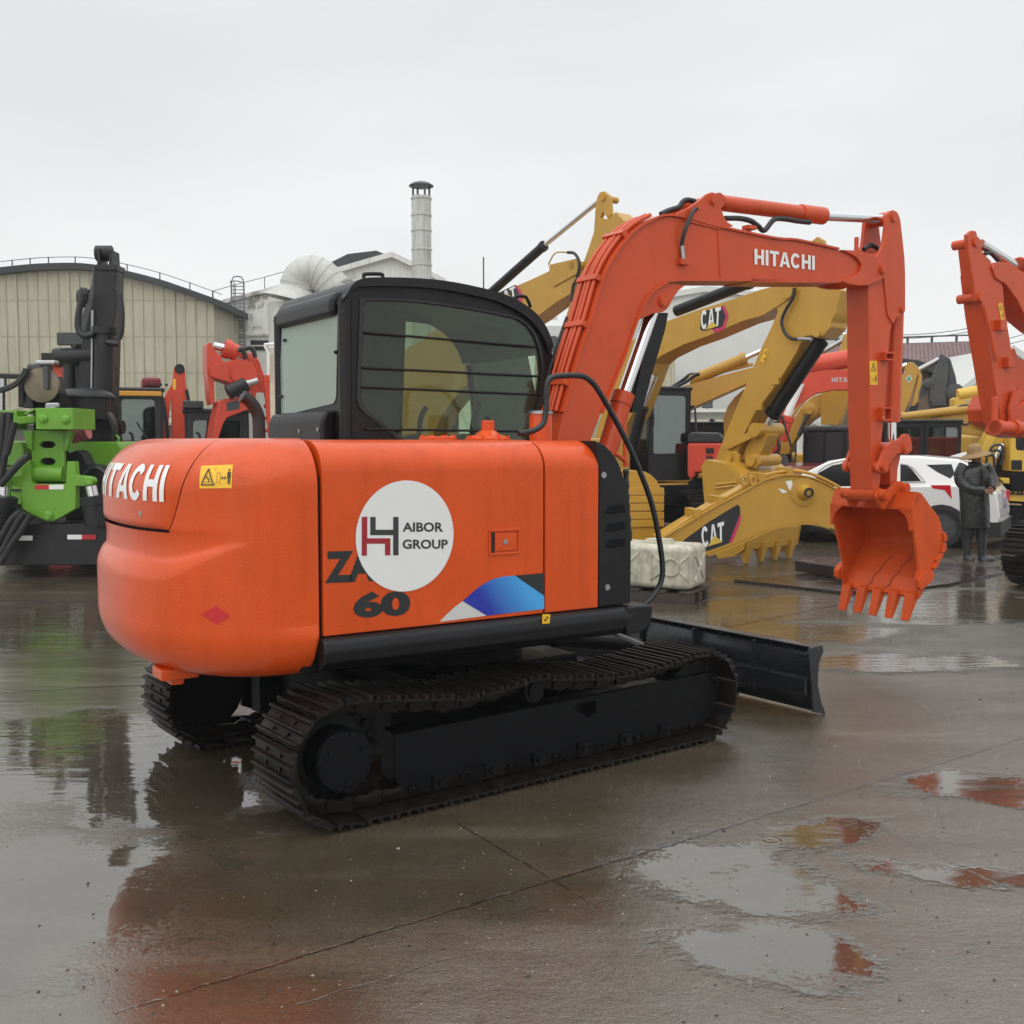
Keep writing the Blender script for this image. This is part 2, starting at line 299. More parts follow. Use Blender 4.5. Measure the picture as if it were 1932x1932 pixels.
# ------------------------------------------------------------------ ground
def ground():
    m = bpy.data.materials.new('wet_concrete'); m.use_nodes = True; t = m.node_tree; b = t.nodes['Principled BSDF']; n = t.nodes.new; l = t.links.new
    tc = n('ShaderNodeTexCoord'); P = tc.outputs['Object']
    def noise(s, det=5, ro=.6, vec=P, sc3=None):
        if sc3:
            mp = n('ShaderNodeMapping'); mp.inputs['Scale'].default_value = sc3; mp.inputs['Rotation'].default_value = (0, 0, radians(-28)); l(vec, mp.inputs[0]); vec = mp.outputs[0]
        a = n('ShaderNodeTexNoise'); a.inputs['Scale'].default_value = s; a.inputs['Detail'].default_value = det; a.inputs['Roughness'].default_value = ro; l(vec, a.inputs['Vector']); return a
    def M(op, a, c=None, d=None, clamp=False):
        x = n('ShaderNodeMath'); x.operation = op; x.use_clamp = clamp
        for i, v in enumerate((a, c, d)):
            if v is None: continue
            if isinstance(v, (int, float)): x.inputs[i].default_value = v
            else: l(v, x.inputs[i])
        return x.outputs[0]
    def ramp(v, a, b_, c=0, d=1, sm=True):
        r = n('ShaderNodeMapRange'); r.inputs[1].default_value = a; r.inputs[2].default_value = b_; r.inputs[3].default_value = c; r.inputs[4].default_value = d
        if sm: r.interpolation_type = 'SMOOTHSTEP'
        l(v, r.inputs[0]); return r.outputs[0]
    def mixc(f, a, c):
        x = n('ShaderNodeMix'); x.data_type = 'RGBA'; l(f, x.inputs['Factor'])
        for i, v in ((6, a), (7, c)):
            if isinstance(v, tuple): x.inputs[i].default_value = (*v, 1)
            else: l(v, x.inputs[i])
        return x.outputs[2]
    nA = noise(.55, 6).outputs[0]; nB = noise(3.2, 7, .65).outputs[0]; nC = noise(38, 4, .7).outputs[0]; nD = noise(1.1, 6, .6, sc3=(.35, 2.2, 1)).outputs[0]
    wob = noise(1.7, 5, .6); wob2 = noise(9, 4, .6)
    # wobbled position
    s1 = n('ShaderNodeVectorMath'); s1.operation = 'SUBTRACT'; l(wob.outputs[1], s1.inputs[0]); s1.inputs[1].default_value = (.5, .5, .5)
    s2 = n('ShaderNodeVectorMath'); s2.operation = 'SCALE'; s2.inputs['Scale'].default_value = .9; l(s1.outputs[0], s2.inputs[0])
    s3 = n('ShaderNodeVectorMath'); s3.operation = 'ADD'; l(P, s3.inputs[0]); l(s2.outputs[0], s3.inputs[1])
    t1 = n('ShaderNodeVectorMath'); t1.operation = 'SUBTRACT'; l(wob2.outputs[1], t1.inputs[0]); t1.inputs[1].default_value = (.5, .5, .5)
    t2 = n('ShaderNodeVectorMath'); t2.operation = 'SCALE'; t2.inputs['Scale'].default_value = .035; l(t1.outputs[0], t2.inputs[0])
    t3 = n('ShaderNodeVectorMath'); t3.operation = 'ADD'; l(P, t3.inputs[0]); l(t2.outputs[0], t3.inputs[1])
    mask = None
    for (cx, cy, rx, ry, an) in PUDDLES:
        mp = n('ShaderNodeMapping'); mp.vector_type = 'TEXTURE'; mp.inputs['Location'].default_value = (cx, cy, 0); mp.inputs['Rotation'].default_value = (0, 0, radians(an)); mp.inputs['Scale'].default_value = (rx, ry, 1e3)
        l(s3.outputs[0], mp.inputs[0]); ln = n('ShaderNodeVectorMath'); ln.operation = 'LENGTH'; l(mp.outputs[0], ln.inputs[0])
        v = ramp(ln.outputs['Value'], 1.5, .55); mask = v if mask is None else M('MAXIMUM', mask, v)
    far = n('ShaderNodeSeparateXYZ'); l(P, far.inputs[0])
    pn = noise(.32, 5, .55, sc3=(.6, 1.6, 1)).outputs[0]
    farm = ramp(far.outputs[1], 6.5, 11); auto = M('MULTIPLY', ramp(pn, .48, .56), farm)
    pud = M('MAXIMUM', mask, auto)
    pud = ramp(M('ADD', pud, M('ADD', M('MULTIPLY', M('SUBTRACT', nB, .5), 1.1), M('MULTIPLY', M('SUBTRACT', nC, .5), 1.1))), .30, .85)
    jo = None
    for (a, c, wd) in JOINTS:
        d = (c - a).normalized(); nx, ny = -d.y, d.x; k = -(a.x * nx + a.y * ny); L_ = (c - a).length
        sp = n('ShaderNodeSeparateXYZ'); l(t3.outputs[0], sp.inputs[0])
        dist = M('ABSOLUTE', M('ADD', M('MULTIPLY', sp.outputs[0], nx), M('MULTIPLY_ADD', sp.outputs[1], ny, k)))
        al = M('ADD', M('MULTIPLY', sp.outputs[0], d.x), M('MULTIPLY_ADD', sp.outputs[1], d.y, -(a.x * d.x + a.y * d.y)))
        inside = M('MULTIPLY', M('GREATER_THAN', al, 0), M('LESS_THAN', al, L_))
        v = M('MULTIPLY', ramp(dist, wd, wd * .3), inside); jo = v if jo is None else M('MAXIMUM', jo, v)
    c = mixc(ramp(nA, .35, .65), (.056, .043, .024), (.082, .066, .042))
    c = mixc(ramp(nD, .45, .75), c, (.125, .105, .075))
    c = mixc(ramp(nB, .5, .8), c, (.042, .033, .026))
    c = mixc(ramp(noise(.9, 4).outputs[0], .6, .72, 0, .35), c, (.10, .045, .025))
    spk = n('ShaderNodeTexVoronoi'); spk.inputs['Scale'].default_value = 26; l(P, spk.inputs['Vector'])
    sc_ = n('ShaderNodeSeparateColor'); l(spk.outputs['Color'], sc_.inputs[0])
    sm = M('MULTIPLY', ramp(spk.outputs['Distance'], .12, .06), M('GREATER_THAN', sc_.outputs[0], .86))
    c = mixc(M('MULTIPLY', sm, .8), c, (.38, .34, .28))
    sm2 = M('MULTIPLY', ramp(spk.outputs['Distance'], .22, .14), M('LESS_THAN', sc_.outputs[0], .06))
    c = mixc(sm2, c, (.02, .017, .014))
    c = mixc(ramp(nC, .42, .75, 0, .6), c, (.022, .018, .013))
    c = mixc(ramp(noise(95, 3, .7).outputs[0], .55, .72, 0, .55), c, (.19, .165, .125))
    c = mixc(M('MULTIPLY', pud, .35), c, (.05, .042, .034))
    c = mixc(M('MULTIPLY', M('MULTIPLY', jo, ramp(nC, .3, .55, .35, 1)), .9), c, (.014, .011, .008))
    l(c, b.inputs['Base Color'])
    ro = ramp(M('ADD', M('MULTIPLY', nB, .5), M('ADD', M('MULTIPLY', nA, .25), M('MULTIPLY', nD, .25))), .38, .62, .05, .20, False); x = n('ShaderNodeMix'); l(pud, x.inputs[0]); l(ro, x.inputs[2]); x.inputs[3].default_value = .03
    l(x.outputs[0], b.inputs['Roughness']); b.inputs['IOR'].default_value = 2.45; b.inputs['Specular IOR Level'].default_value = .5
    # relief: grain where the film is thin, a faint ripple in the puddles, slab joints sunk
    gr = M('ADD', M('MULTIPLY', nC, 1.1), M('MULTIPLY', noise(110, 3, .7).outputs[0], 1.0))
    dry = M('SUBTRACT', 1.0, M('MULTIPLY', pud, .965))
    sp0 = n('ShaderNodeSeparateXYZ'); l(P, sp0.inputs[0])
    wet = M('MULTIPLY', dry, ramp(M('ADD', nA, M('MULTIPLY', sp0.outputs[0], .10)), .38, .72, .16, 1.0))
    h = M('MULTIPLY', gr, wet)
    h = M('ADD', h, M('MULTIPLY', M('MULTIPLY', nB, wet), 2.2))
    rip = noise(5, 2, .4, sc3=(.5, 1.4, 1)).outputs[0]
    h = M('ADD', h, M('MULTIPLY', rip, .45)); rp2 = noise(4.2, 4, .55, sc3=(.45, 2.4, 1)).outputs[0]; h = M('ADD', h, M('MULTIPLY', M('MULTIPLY', rp2, ramp(far.outputs[1], 4.6, 8)), 1.7))
    # rain rings in the standing water
    rv = n('ShaderNodeTexVoronoi'); rv.inputs['Scale'].default_value = 2.6; l(P, rv.inputs['Vector'])
    rc = n('ShaderNodeSeparateColor'); l(rv.outputs['Color'], rc.inputs[0])
    ring = M('MULTIPLY', M('SINE', M('MULTIPLY', rv.outputs['Distance'], 95)), M('MULTIPLY', ramp(rv.outputs['Distance'], .24, .05), M('GREATER_THAN', rc.outputs[0], .72)))
    h = M('ADD', h, M('MULTIPLY', M('MULTIPLY', ring, pud), .12))
    h = M('SUBTRACT', h, M('MULTIPLY', M('MULTIPLY', jo, ramp(noise(14, 4).outputs[0], .35, .6)), .35))
    bp = n('ShaderNodeBump'); bp.inputs['Strength'].default_value = .6; bp.inputs['Distance'].default_value = .006; l(h, bp.inputs['Height'])
    l(bp.outputs[0], b.inputs['Normal'])
    g = MB().add([(-140, -40, 0), (140, -40, 0), (140, 160, 0), (-140, 160, 0)], [(0, 1, 2, 3)]).build('ground', m)
    tag(g, kind='structure')
def pp(x, y, rx, ry, an=0):
    g = G(x, y); return (g.x, g.y, rx, ry, an)
PUDDLES = [pp(60, 1700, .75, .75), pp(150, 1420, 1.4, 1.0), pp(330, 1500, .5, .45), pp(480, 1560, .5, .16, 20), pp(60, 1180, 3, 1.4), pp(1390, 1670, .5, .28, -20), pp(1450, 1590, .6, .15, 20),
           pp(1450, 1800, .34, .26, -10), pp(1300, 1640, .38, .12, 25), pp(1860, 1480, .6, .16, 10), pp(1700, 1250, 1.2, .4), pp(1350, 1190, 2.0, .7), pp(1850, 1650, .5, .13, -20), pp(1750, 1640, .25, .07, -25)]
JOINTS = [(G(215, 1912), G(1042, 1660), .010), (G(1042, 1660), G(1932, 1392), .015), (G(860, 1552), G(1130, 1712), .007), (G(560, 1896), G(860, 1806), .005),
          (G(0, 1306), G(295, 1290), .03), (G(1230, 1213), G(1900, 1075), .05), (G(1480, 1480), G(1932, 1690), .008)]
ground()
# ------------------------------------------------------------------ the orange excavator
_a = G(630, 1577); _t = radians(37)
_C = _a + Vector((cos(_t), sin(_t), 0)) * 1.26 - Vector((sin(_t), -cos(_t), 0)) * 1.0
EB = Fr(_C, 33); ET = Fr(_C, 37)
ex = root('excavator', EB, 'large orange crawler excavator in the foreground with a white round sticker', 'excavator')
SY = -.95
# --- counterweight: a shell lofted round the back
def cw_xy(s):        # s 0..1 from the near seam round the back to the far seam
    xr, e, ks = -1.86, 2 / 2.35, .05
    if s < ks: return (-1.187 - .063 * s / ks, SY)
    if s > 1 - ks: return (-1.187 - .063 * (1 - s) / ks, -SY)
    th = (s - ks) / (1 - 2 * ks) * pi; c = cos(th)
    return (-1.25 + (xr + 1.25) * abs(sin(th)) ** e, SY * (1 if c > 0 else -1) * abs(c) ** e)
def cw_pt(s, z, off=0):
    e = .004; a = cw_xy(max(0, s - e)); c = cw_xy(min(1, s + e)); p = cw_xy(s)
    t = Vector((c[0] - a[0], c[1] - a[1])).normalized(); nrm = Vector((t.y, -t.x))
    if nrm.dot(Vector((p[0] + .8, p[1]))) < 0: nrm = -nrm
    z0, z1_ = cw_lo(s), 1.712
    i = 0; kk = min(1, max(0, (.5 - abs(s - .5) - .12) / .3)); rt = .21 + .05 * kk
    if z > z1_ - rt: u = (z - (z1_ - rt)) / rt; i = (.23 + .04 * kk) * (1 - sqrt(max(0, 1 - u * u)))
    if z < z0 + .22: u = (z0 + .22 - z) / .22; i = .16 * (1 - sqrt(max(0, 1 - u * u)))
    if 1.0 < z < 1.5: i += 0
    # scooped belt that runs out towards the side
    k = min(1, max(0, (.5 - abs(s - .5) - .13) / .22)); k = k * k * (3 - 2 * k)
    zc = 1.19 + .085 * (1 - k); wd = .02 + .085 * k
    u = max(0, min(1, (z - zc + wd) / wd)) ** 1.7
    i += .040 * k ** .8 * min(1, u)
    if zc - .02 < z < HB: i += .009 * k * sin(pi * min(1, (z - zc + .02) / (HB - zc + .02))) ** .6
    e2 = .5 - abs(s - .5)
    if z < .90 and e2 < .14: i -= .016 * (1 - e2 / .14) * min(1, (.90 - z) / .06)
    # ledge: the lower half stands a little prouder
    v = off - i
    return Vector((p[0] + nrm.x * v, p[1] + nrm.y * v, z))
def cw_lo(s): 
    k = abs(s - .5) * 2
    r_ = max(0, 1 - (.5 - abs(s - .5)) / .018); return .665 + .045 * k ** 3 * 0 + .05 * r_ * r_ 
def hatch_edge(z):   # s of the near edge of the rear hatch at height z
    u = (z - 1.31) / (1.712 - 1.31); u = max(0, min(1, u)); return HE[0] + (HE[1] - HE[0]) * u ** HE[2]
HB = 1.312; HE = (.262, .177, 1.5)
def cw_surface():
    mb = MB(); NS, NZ = 300, 130; vs = []; fs = []; gone = []
    jrow = next(j for j in range(NZ) if .665 + (1.712 - .665) * j / NZ > HB - .012)
    for j in range(NZ + 1):
        for i in range(NS + 1):
            s = i / NS; z0 = cw_lo(s); v = j / NZ; z = z0 + (1.712 - z0) * (1 - (1 - v) ** 1.0)
            if v < .2: z = z0 + (1.712 - z0) * .2 * (v / .2) ** 1.6
            if v > .86: z = z0 + (1.712 - z0) * (1 - .14 * ((1 - v) / .14) ** 1.6)
            zl = HB - .012
            if j == jrow: z = zl
            he = hatch_edge(z) - .003; ii = min(i, NS - i); i0 = int(he * NS); g_ = False
            if j >= jrow and ii == i0: s = he if i < NS / 2 else 1 - he
            if j >= jrow and ii > i0: g_ = True
            gone.append((j >= jrow and ii >= i0, g_))
            vs.append(cw_pt(s, z, 0))
    W = NS + 1
    for j in range(NZ):
        for i in range(NS):
            q = (j * W + i, j * W + i + 1, (j + 1) * W + i + 1, (j + 1) * W + i)
            if not (all(gone[a][0] for a in q) and any(gone[a][1] for a in q)): fs.append(q)
    # inner return faces: front edge wall, top lid and underside
    fs.append([NZ * W + i for i in range(W)]); fs.append([i for i in range(W)][::-1])
    fs.append([j * W for j in range(NZ + 1)][::-1] + [j * W + NS for j in range(NZ + 1)])
    mb.add(vs, fs); return mb
def sz(p, off=.004):   # photo point -> (s, z) on the counterweight shell
    best = None; d = ray(*p); dn = Vector((d.x, d.y)).normalized()
    for i in range(0, 501):
        s = i / 1000; z = 1.2
        for _ in range(4):
            w0 = cw_pt(s, z, off); pr = EB.c + EB.f * w0.x + EB.l * w0.y
            z = H + d.z * Vector((pr.x, pr.y)).length / Vector((d.x, d.y)).length
        e2 = (Vector((pr.x, pr.y)).normalized() - dn).length
        if best is None or e2 < best[0]: best = (e2, s, z)
    return best[1], best[2]
_b = sz(z8((545, 765))[0]); _m = sz(z8((650, 470))[0]); _t2 = sz(z8((870, 150))[0]); _x = sz(z8((530, 440))[0])
pass
_u = max(.05, min(.95, (_m[1] - HB) / .4)); _tt = min(_t2[0], _m[0] - .01)
HE = (_b[0], _tt, math.log(max(.02, (_b[0] - _m[0]) / (_b[0] - _tt))) / math.log(_u)); TXS = _x[0]
cwo = cw_surface().build('counterweight', ORANGE, ex, ang=50)
def hatch():
    mb = MB(); NS, NZ = 150, 60; vs = []; fs = []; th = 9
    for k in (0, 1):
        for j in range(NZ + 1):
            v = j / NZ; z = HB + (1.712 - HB) * v
            if v > .6: z = HB + (1.712 - HB) * (1 - .4 * ((1 - v) / .4) ** 1.6)
            for i in range(NS + 1):
                he = hatch_edge(z) + .0045; s = he + (1 - 2 * he) * i / NS
                d = min(i, NS - i) / NS * 8; d2 = (z - HB) / .03; e = min(1, d, d2)
                vs.append(cw_pt(s, z, (.004 - .014 * (1 - e) ** 2) if k == 0 else -.03))
    W = NS + 1; K = W * (NZ + 1)
    for j in range(NZ):
        for i in range(NS):
            q = (j * W + i, j * W + i + 1, (j + 1) * W + i + 1, (j + 1) * W + i); fs.append(q)
    bd = [i for i in range(W)] + [j * W + NS for j in range(1, NZ + 1)] + [NZ * W + i for i in range(NS - 1, -1, -1)] + [j * W for j in range(NZ - 1, 0, -1)]
    for a, c in zip(bd, bd[1:] + bd[:1]): fs.append((a, c, c + K, a + K))
    mb.add(vs, fs); return mb
lin = MB(); _v = []; _n = 80
for j in range(13):
    for i in range(_n + 1): _v.append(cw_pt(.1 + .8 * i / _n, 1.25 + .44 * j / 12, -.045))
lin.add(_v, [(j * (_n + 1) + i, j * (_n + 1) + i + 1, (j + 1) * (_n + 1) + i + 1, (j + 1) * (_n + 1) + i) for j in range(12) for i in range(_n)]).build('dark_gap_liner', DARKW, cwo)  # dark sheet added behind the hatch so its open gap looks shaded
ho = hatch().build('rear_hatch', ORANGE, ex, ang=50)
def wrap_text(s, s0, s1, za, zb, off, sub=3, slant=0):
    uv = []; fs = []
    for p in bold(s): fs.append(list(range(len(uv), len(uv) + len(p)))); uv += p
    me = bpy.data.meshes.new('w'); me.from_pydata([(a, c, 0) for a, c in uv], [], fs); bm = bmesh.new(); bm.from_mesh(me)
    for _ in range(sub):
        for k in range(1):
            pass
    for i in range(1, 60):
        bmesh.ops.bisect_plane(bm, geom=bm.verts[:] + bm.edges[:] + bm.faces[:], plane_co=(i / 60, 0, 0), plane_no=(1, 0, 0))
    for i in range(1, 8):
        bmesh.ops.bisect_plane(bm, geom=bm.verts[:] + bm.edges[:] + bm.faces[:], plane_co=(0, i / 8, 0), plane_no=(0, 1, 0))
    vs = [cw_pt(s1 + (s0 - s1) * v.co.x, za + (zb - za) * v.co.y, .0075) for v in bm.verts]
    bm.verts.index_update(); fs = [[v.index for v in f.verts] for f in bm.faces]; bm.free()
    return MB().add(vs, fs)
wrap_text('HITACHI', TXS, .925 - TXS, sz(z8((530, 583))[0])[1], sz(z8((530, 303))[0])[1], .035).build('lettering', WHITE, ho, ang=80)
MB().cyl(cw_pt(.40, 1.375, -.01), cw_pt(.40, 1.375, .006), .014).build('lock', STEEL, ho)
def cw_poly(pxs, n=6):
    mb = MB(); c = [sz(p) for p in pxs]
    (s0, z0), (s1, z1_), (s2, z2_), (s3, z3_) = c
    vs = []; fs = []
    for j in range(n + 1):
        for i in range(n + 1):
            u, v = i / n, j / n
            s = (s0 * (1 - u) + s1 * u) * (1 - v) + (s3 * (1 - u) + s2 * u) * v; z = (z0 * (1 - u) + z1_ * u) * (1 - v) + (z3_ * (1 - u) + z2_ * u) * v
            vs.append(cw_pt(s, z, .0025))
    for j in range(n):
        for i in range(n): a = j * (n + 1) + i; fs.append((a, a + 1, a + n + 2, a + n + 1))
    return mb.add(vs, fs)
q4 = z8((806, 308), (1044, 300), (1034, 478), (792, 481))
st = cw_poly(q4).build('warning_sticker', YEL, cwo, ang=80)
lab(st, 'yellow warning sticker with a triangle and a standing man')
cs = [sz(p) for p in q4]
def st_pt(u, v, o=.006):
    (s0, z0), (s1, z1_), (s2, z2_), (s3, z3_) = cs
    return cw_pt((s0 * (1 - u) + s1 * u) * (1 - v) + (s3 * (1 - u) + s2 * u) * v, (z0 * (1 - u) + z1_ * u) * (1 - v) + (z3_ * (1 - u) + z2_ * u) * v, o)
def picto(f, mb, line=True):    # f(u,v) -> 3-D, v down; triangle with a pinch mark, a block, an arrow and a man
    def pl(p): plate(mb, [f(*q) for q in p])
    def ln(a, b_, w_=.012):
        if abs(b_[0] - a[0]) + abs(b_[1] - a[1]) > .3 and w_ > .006:
            for q in range(6): ln((a[0] + (b_[0] - a[0]) * q / 6, a[1] + (b_[1] - a[1]) * q / 6), (a[0] + (b_[0] - a[0]) * (q + 1) / 6, a[1] + (b_[1] - a[1]) * (q + 1) / 6), w_)
            return
        d = Vector((b_[0] - a[0], (b_[1] - a[1]) * .72)); n_ = Vector((-d.y, d.x)).normalized() * w_; pl([(a[0] + n_.x, a[1] + n_.y / .72), (b_[0] + n_.x, b_[1] + n_.y / .72), (b_[0] - n_.x, b_[1] - n_.y / .72), (a[0] - n_.x, a[1] - n_.y / .72)])
    for a, c in (((.07, .84), (.28, .14)), ((.28, .14), (.46, .84)), ((.46, .84), (.07, .84))): ln(a, c, .018)
    ln((.16, .72), (.38, .72), .008); ln((.24, .45), (.33, .72), .012); ln((.2, .5), (.36, .6), .010)
    if line: ln((.5, .06), (.5, .94), .005)
    for a, c in (((.56, .32), (.66, .32)), ((.66, .32), (.66, .76)), ((.66, .76), (.56, .76)), ((.56, .76), (.56, .32))): ln(a, c, .005)
    ln((.70, .55), (.82, .55), .01); pl([(.69, .55), (.735, .47), (.735, .63)]); pl([(.84, .55), (.795, .63), (.795, .47)])
    pl([(.87, .3), (.96, .3), (.965, .56), (.945, .56), (.945, .82), (.92, .82), (.917, .6), (.912, .82), (.885, .82), (.885, .56), (.865, .56)])
    pl([(.915 + .025 * cos(k * pi / 5), .22 + .055 * sin(k * pi / 5)) for k in range(10)])
mb = MB(); picto(st_pt, mb); mb.build('pictogram', DARKD, st, ang=80)
dm = z8((800, 1437), (912, 1372), (1030, 1450), (920, 1512))
cw_poly(dm, 5).build('diamond_decal', SRED, cwo, ang=80)
mb = MB(); p = EB.side((345, 1262), -.35); mb.box(-1.75, -1.58, -.5, -.34, .63, .68).box(-1.7, -1.64, -.47, -.36, .60, .64).build('towing_lug', ORANGE, cwo, bevel=.008)
# --- right-hand side: door panel, front panel, black corner cover, skirt
def shell(x0, x1, z0=.845, y=SY, r=.17, zt=1.706, ymax=-.3, th=.03, nose=None):
    prof = [(y, z0)] + [(y + r * (1 - cos(k * pi / 16)), zt - r * .85 + r * .85 * sin(k * pi / 16)) for k in range(0, 9)] + [(ymax, zt), (ymax, zt - th), (y + r, zt - th)]
    prof += [(y + th, zt - r), (y + th, z0)]
    return MB().prism(prof, x0, x1, 'x')
dp = shell(-1.166, .002).build('side_door', ORANGE, ex, bevel=.004, ang=40)
fp = shell(.014, .345, zt=1.702).build('front_side_panel', ORANGE, ex, bevel=.004, ang=40)
blk = MB().box(-1.2, .36, SY + .04, SY + .09, .8, 1.55).box(-1.25, .5, -.9, .9, .80, .86).box(-1.28, -1.19, -.9, -.5, .85, 1.6)
blk.build('dark_seam_backing', DARKW, ex)  # dark slabs set behind the panels so the seams read as black shade
def P(pts, y): return EB.xz(pts, y)
covp = sp2(P([(1120, 831), (1140, 840), (1160, 862), (1174, 893), (1184, 935), (1189, 985), (1190, 1050), (1189, 1137)], SY), 3)
n0 = covp[0]
cv = MB(); cpoly = [(.350, .845), (.350, 1.55), (.325, 1.66), (.318, 1.703)] + covp[1:]
cv.prism(cpoly, SY - .004, SY + .33)
# slots pressed into the corner cover
cover = cv.build('front_cover', BLACK, ex, bevel=.03, seg=4, ang=50)
sl_ = MB()
for (a, b_) in ((500, 1), (590, 1), (675, 1)):
    q = w1((1570, a + 20), (1590, a - 18), (1672, a - 30), (1682, a + 12), (1600, a + 26)); q = [EB.side(p, SY - .007) for p in q]; thick(sl_, q, (0, .02, 0))
sl_.build('vent_recess', UND, cover, bevel=.004)
mb = MB()
for p in w1((1563, 322), (1582, 900)): v = EB.side(p, SY - .003); mb.cyl(v, v + Vector((0, -.006, 0)), .016)
mb.build('bolt', STEEL, cover)
sk = [(.600, 1.0)]
skp = [(SY - .02, .84), (SY - .045, .82), (SY - .055, .78), (SY - .04, .73), (SY - .0, .695), (SY + .1, .68), (SY + .1, .84)]
mb = MB().prism(skp, -1.185, .54, 'x'); 
skirt = mb.build('skirt', BLACK, ex, bevel=.012, ang=50)
mb = MB(); mb.prism(sp2([(.50, .84), (.66, .835), (.672, .80), (.655, .74), (.60, .70), (.5, .69)], 3), SY - .05, SY + .5).build('skirt_end', BLACK, ex, bevel=.02, seg=3, ang=50)
s_ = [EB.side(p, SY - .059) for p in w1((1251, 1040), (1290, 1040), (1286, 1086), (1249, 1089))]
so_ = MB(); thick(so_, s_, (0, .004, 0)); st2 = so_.build('yellow_sticker', YEL, skirt)
mb = MB(); c = (s_[0] + s_[2]) / 2 + Vector((0, -.0015, 0)); r = .013
for a0 in (0, pi): plate(mb, [c] + [c + Vector((r * cos(a0 + k * pi / 16), 0, r * sin(a0 + k * pi / 16))) for k in range(0, 9)])
mb.build('mark', DARKD, st2)
# side seams are open gaps, their shade deepened by dark slabs behind; latch
lt = w1((970, 604), (1132, 596), (1136, 732), (974, 738)); lq = [EB.side(p, SY) for p in lt]
xs = [v.x for v in lq]; zs = [v.z for v in lq]; X0, X1, Z0, Z1 = xs[0], xs[1], zs[3], zs[0]
mb = MB().holed([(X0, Z0), (X1, Z0), (X1, Z1), (X0, Z1)], [[(X0 + .012, Z0 + .012), (X0 + .012, Z1 - .012), (X1 - .012, Z1 - .012), (X1 - .012, Z0 + .012)]], SY - .008, SY + .01)
la = mb.build('latch', ORANGE, dp, bevel=.003)
MB().box(X0 + .012, X0 + .035, SY - .001, SY + .004, Z0 + .012, Z1 - .012).build('latch_gap', DARKW, la)
MB().box(X0 + .034, X1 - .02, SY - .009, SY, Z0 + .02, Z1 - .022).build('latch_handle', ORANGE, la, bevel=.004)
v = EB.side(w1((1056, 666))[0], SY - .008); MB().cyl(v, v + Vector((0, -.006, 0)), .013).build('key_lock', STEEL, la)
def SD(pts, k=1): return [EB.side(p, SY - .0015 * k) for p in pts]
# blue, white and black corner graphic
g1 = MB(); plate(g1, SD(w1((718, 1079), (745, 1050), (800, 1000), (838, 972), (962, 1047)))); g1.build('white_stripe', mat('pale_decal', (.55, .55, .52), .4), dp)
bm_ = mat('blue_decal', (.02, .16, .52), .3, coat=.4, drops=.3)
t = bm_.node_tree; b0 = t.nodes['Principled BSDF']; tcx = t.nodes.new('ShaderNodeTexCoord'); sxx = t.nodes.new('ShaderNodeSeparateXYZ'); t.links.new(tcx.outputs['Object'], sxx.inputs[0])
rr = t.nodes.new('ShaderNodeValToRGB')
_ax = EB.side((950, 1120), SY).x
ma = t.nodes.new('ShaderNodeMath'); ma.operation = 'MULTIPLY_ADD'; ma.inputs[1].default_value = 2.2; ma.inputs[2].default_value = 1.0; t.links.new(sxx.outputs['X'], ma.inputs[0])
mb_ = t.nodes.new('ShaderNodeMath'); mb_.operation = 'MULTIPLY_ADD'; mb_.inputs[1].default_value = 1.5; t.links.new(sxx.outputs['Z'], mb_.inputs[0]); t.links.new(ma.outputs[0], mb_.inputs[2])
mc_ = t.nodes.new('ShaderNodeMath'); mc_.operation = 'SUBTRACT'; t.links.new(mb_.outputs[0], mc_.inputs[0]); mc_.inputs[1].default_value = 1.65; t.links.new(mc_.outputs[0], rr.inputs[0])
rr.color_ramp.elements[0].color = (.005, .02, .32, 1); rr.color_ramp.elements[0].position = .0; rr.color_ramp.elements[1].color = (.05, .34, .72, 1); rr.color_ramp.elements[1].position = .62
t.links.new(rr.outputs[0], b0.inputs['Base Color'])
g2 = MB(); plate(g2, SD(w1((838, 972), (880, 935), (930, 893), (985, 862), (1040, 846), (1106, 840), (1258, 930), (1258, 1012), (962, 1047)), 1.6)); g2.build('blue_stripe', bm_, dp)
g3 = MB(); plate(g3, SD(w1((1106, 840), (1258, 827), (1258, 944)), 2)); g3.build('black_stripe', DARKD, dp)
# round white sticker over ZA / 60
mb = MB(); text_in(mb, 'ZA', SD(w1((128, 716), (392, 708), (392, 868), (128, 880)), 1), .05)
mb.cut(); text_in(mb, '60', SD(w1((274, 925), (570, 915), (570, 1046), (274, 1062)), 1), .055).build('model_lettering', DARKD, dp)
cc = EB.side(w1((538, 636))[0], SY); e1 = EB.side(w1((789, 636))[0], SY); e2 = EB.side(w1((538, 350))[0], SY); e3 = EB.side(w1((285, 636))[0], SY); e4 = EB.side(w1((538, 922))[0], SY)
ra = (e1.x - e3.x) / 2; rb = (e2.z - e4.z) / 2; cx_, cz_ = (e1.x + e3.x) / 2, (e2.z + e4.z) / 2
mb = MB(); mb.add([(cx_ + ra * cos(k * pi / 40), SY - .004, cz_ + rb * sin(k * pi / 40)) for k in range(80)], [list(range(80))])
WS = mat('sticker_vinyl', (.72, .72, .70), .42, noise=.05, nscale=8, bump=.9, bscale=7, drops=.2)
rs = mb.build('round_sticker', WS, dp)
BK = mat('black_ink', (.03, .03, .032), .4); RD = mat('dark_red_ink', (.30, .012, .022), .4)
def inkpoly(name, pts, m, k=3.4):
    mb = MB(); plate(mb, SD(w1(*pts), k)); return mb.build(name, m, rs)
inkpoly('logo_stroke', [(318, 538), (347, 536), (347, 648), (466, 648), (466, 736), (438, 736), (438, 676), (345, 676), (345, 738), (318, 738)], RD)
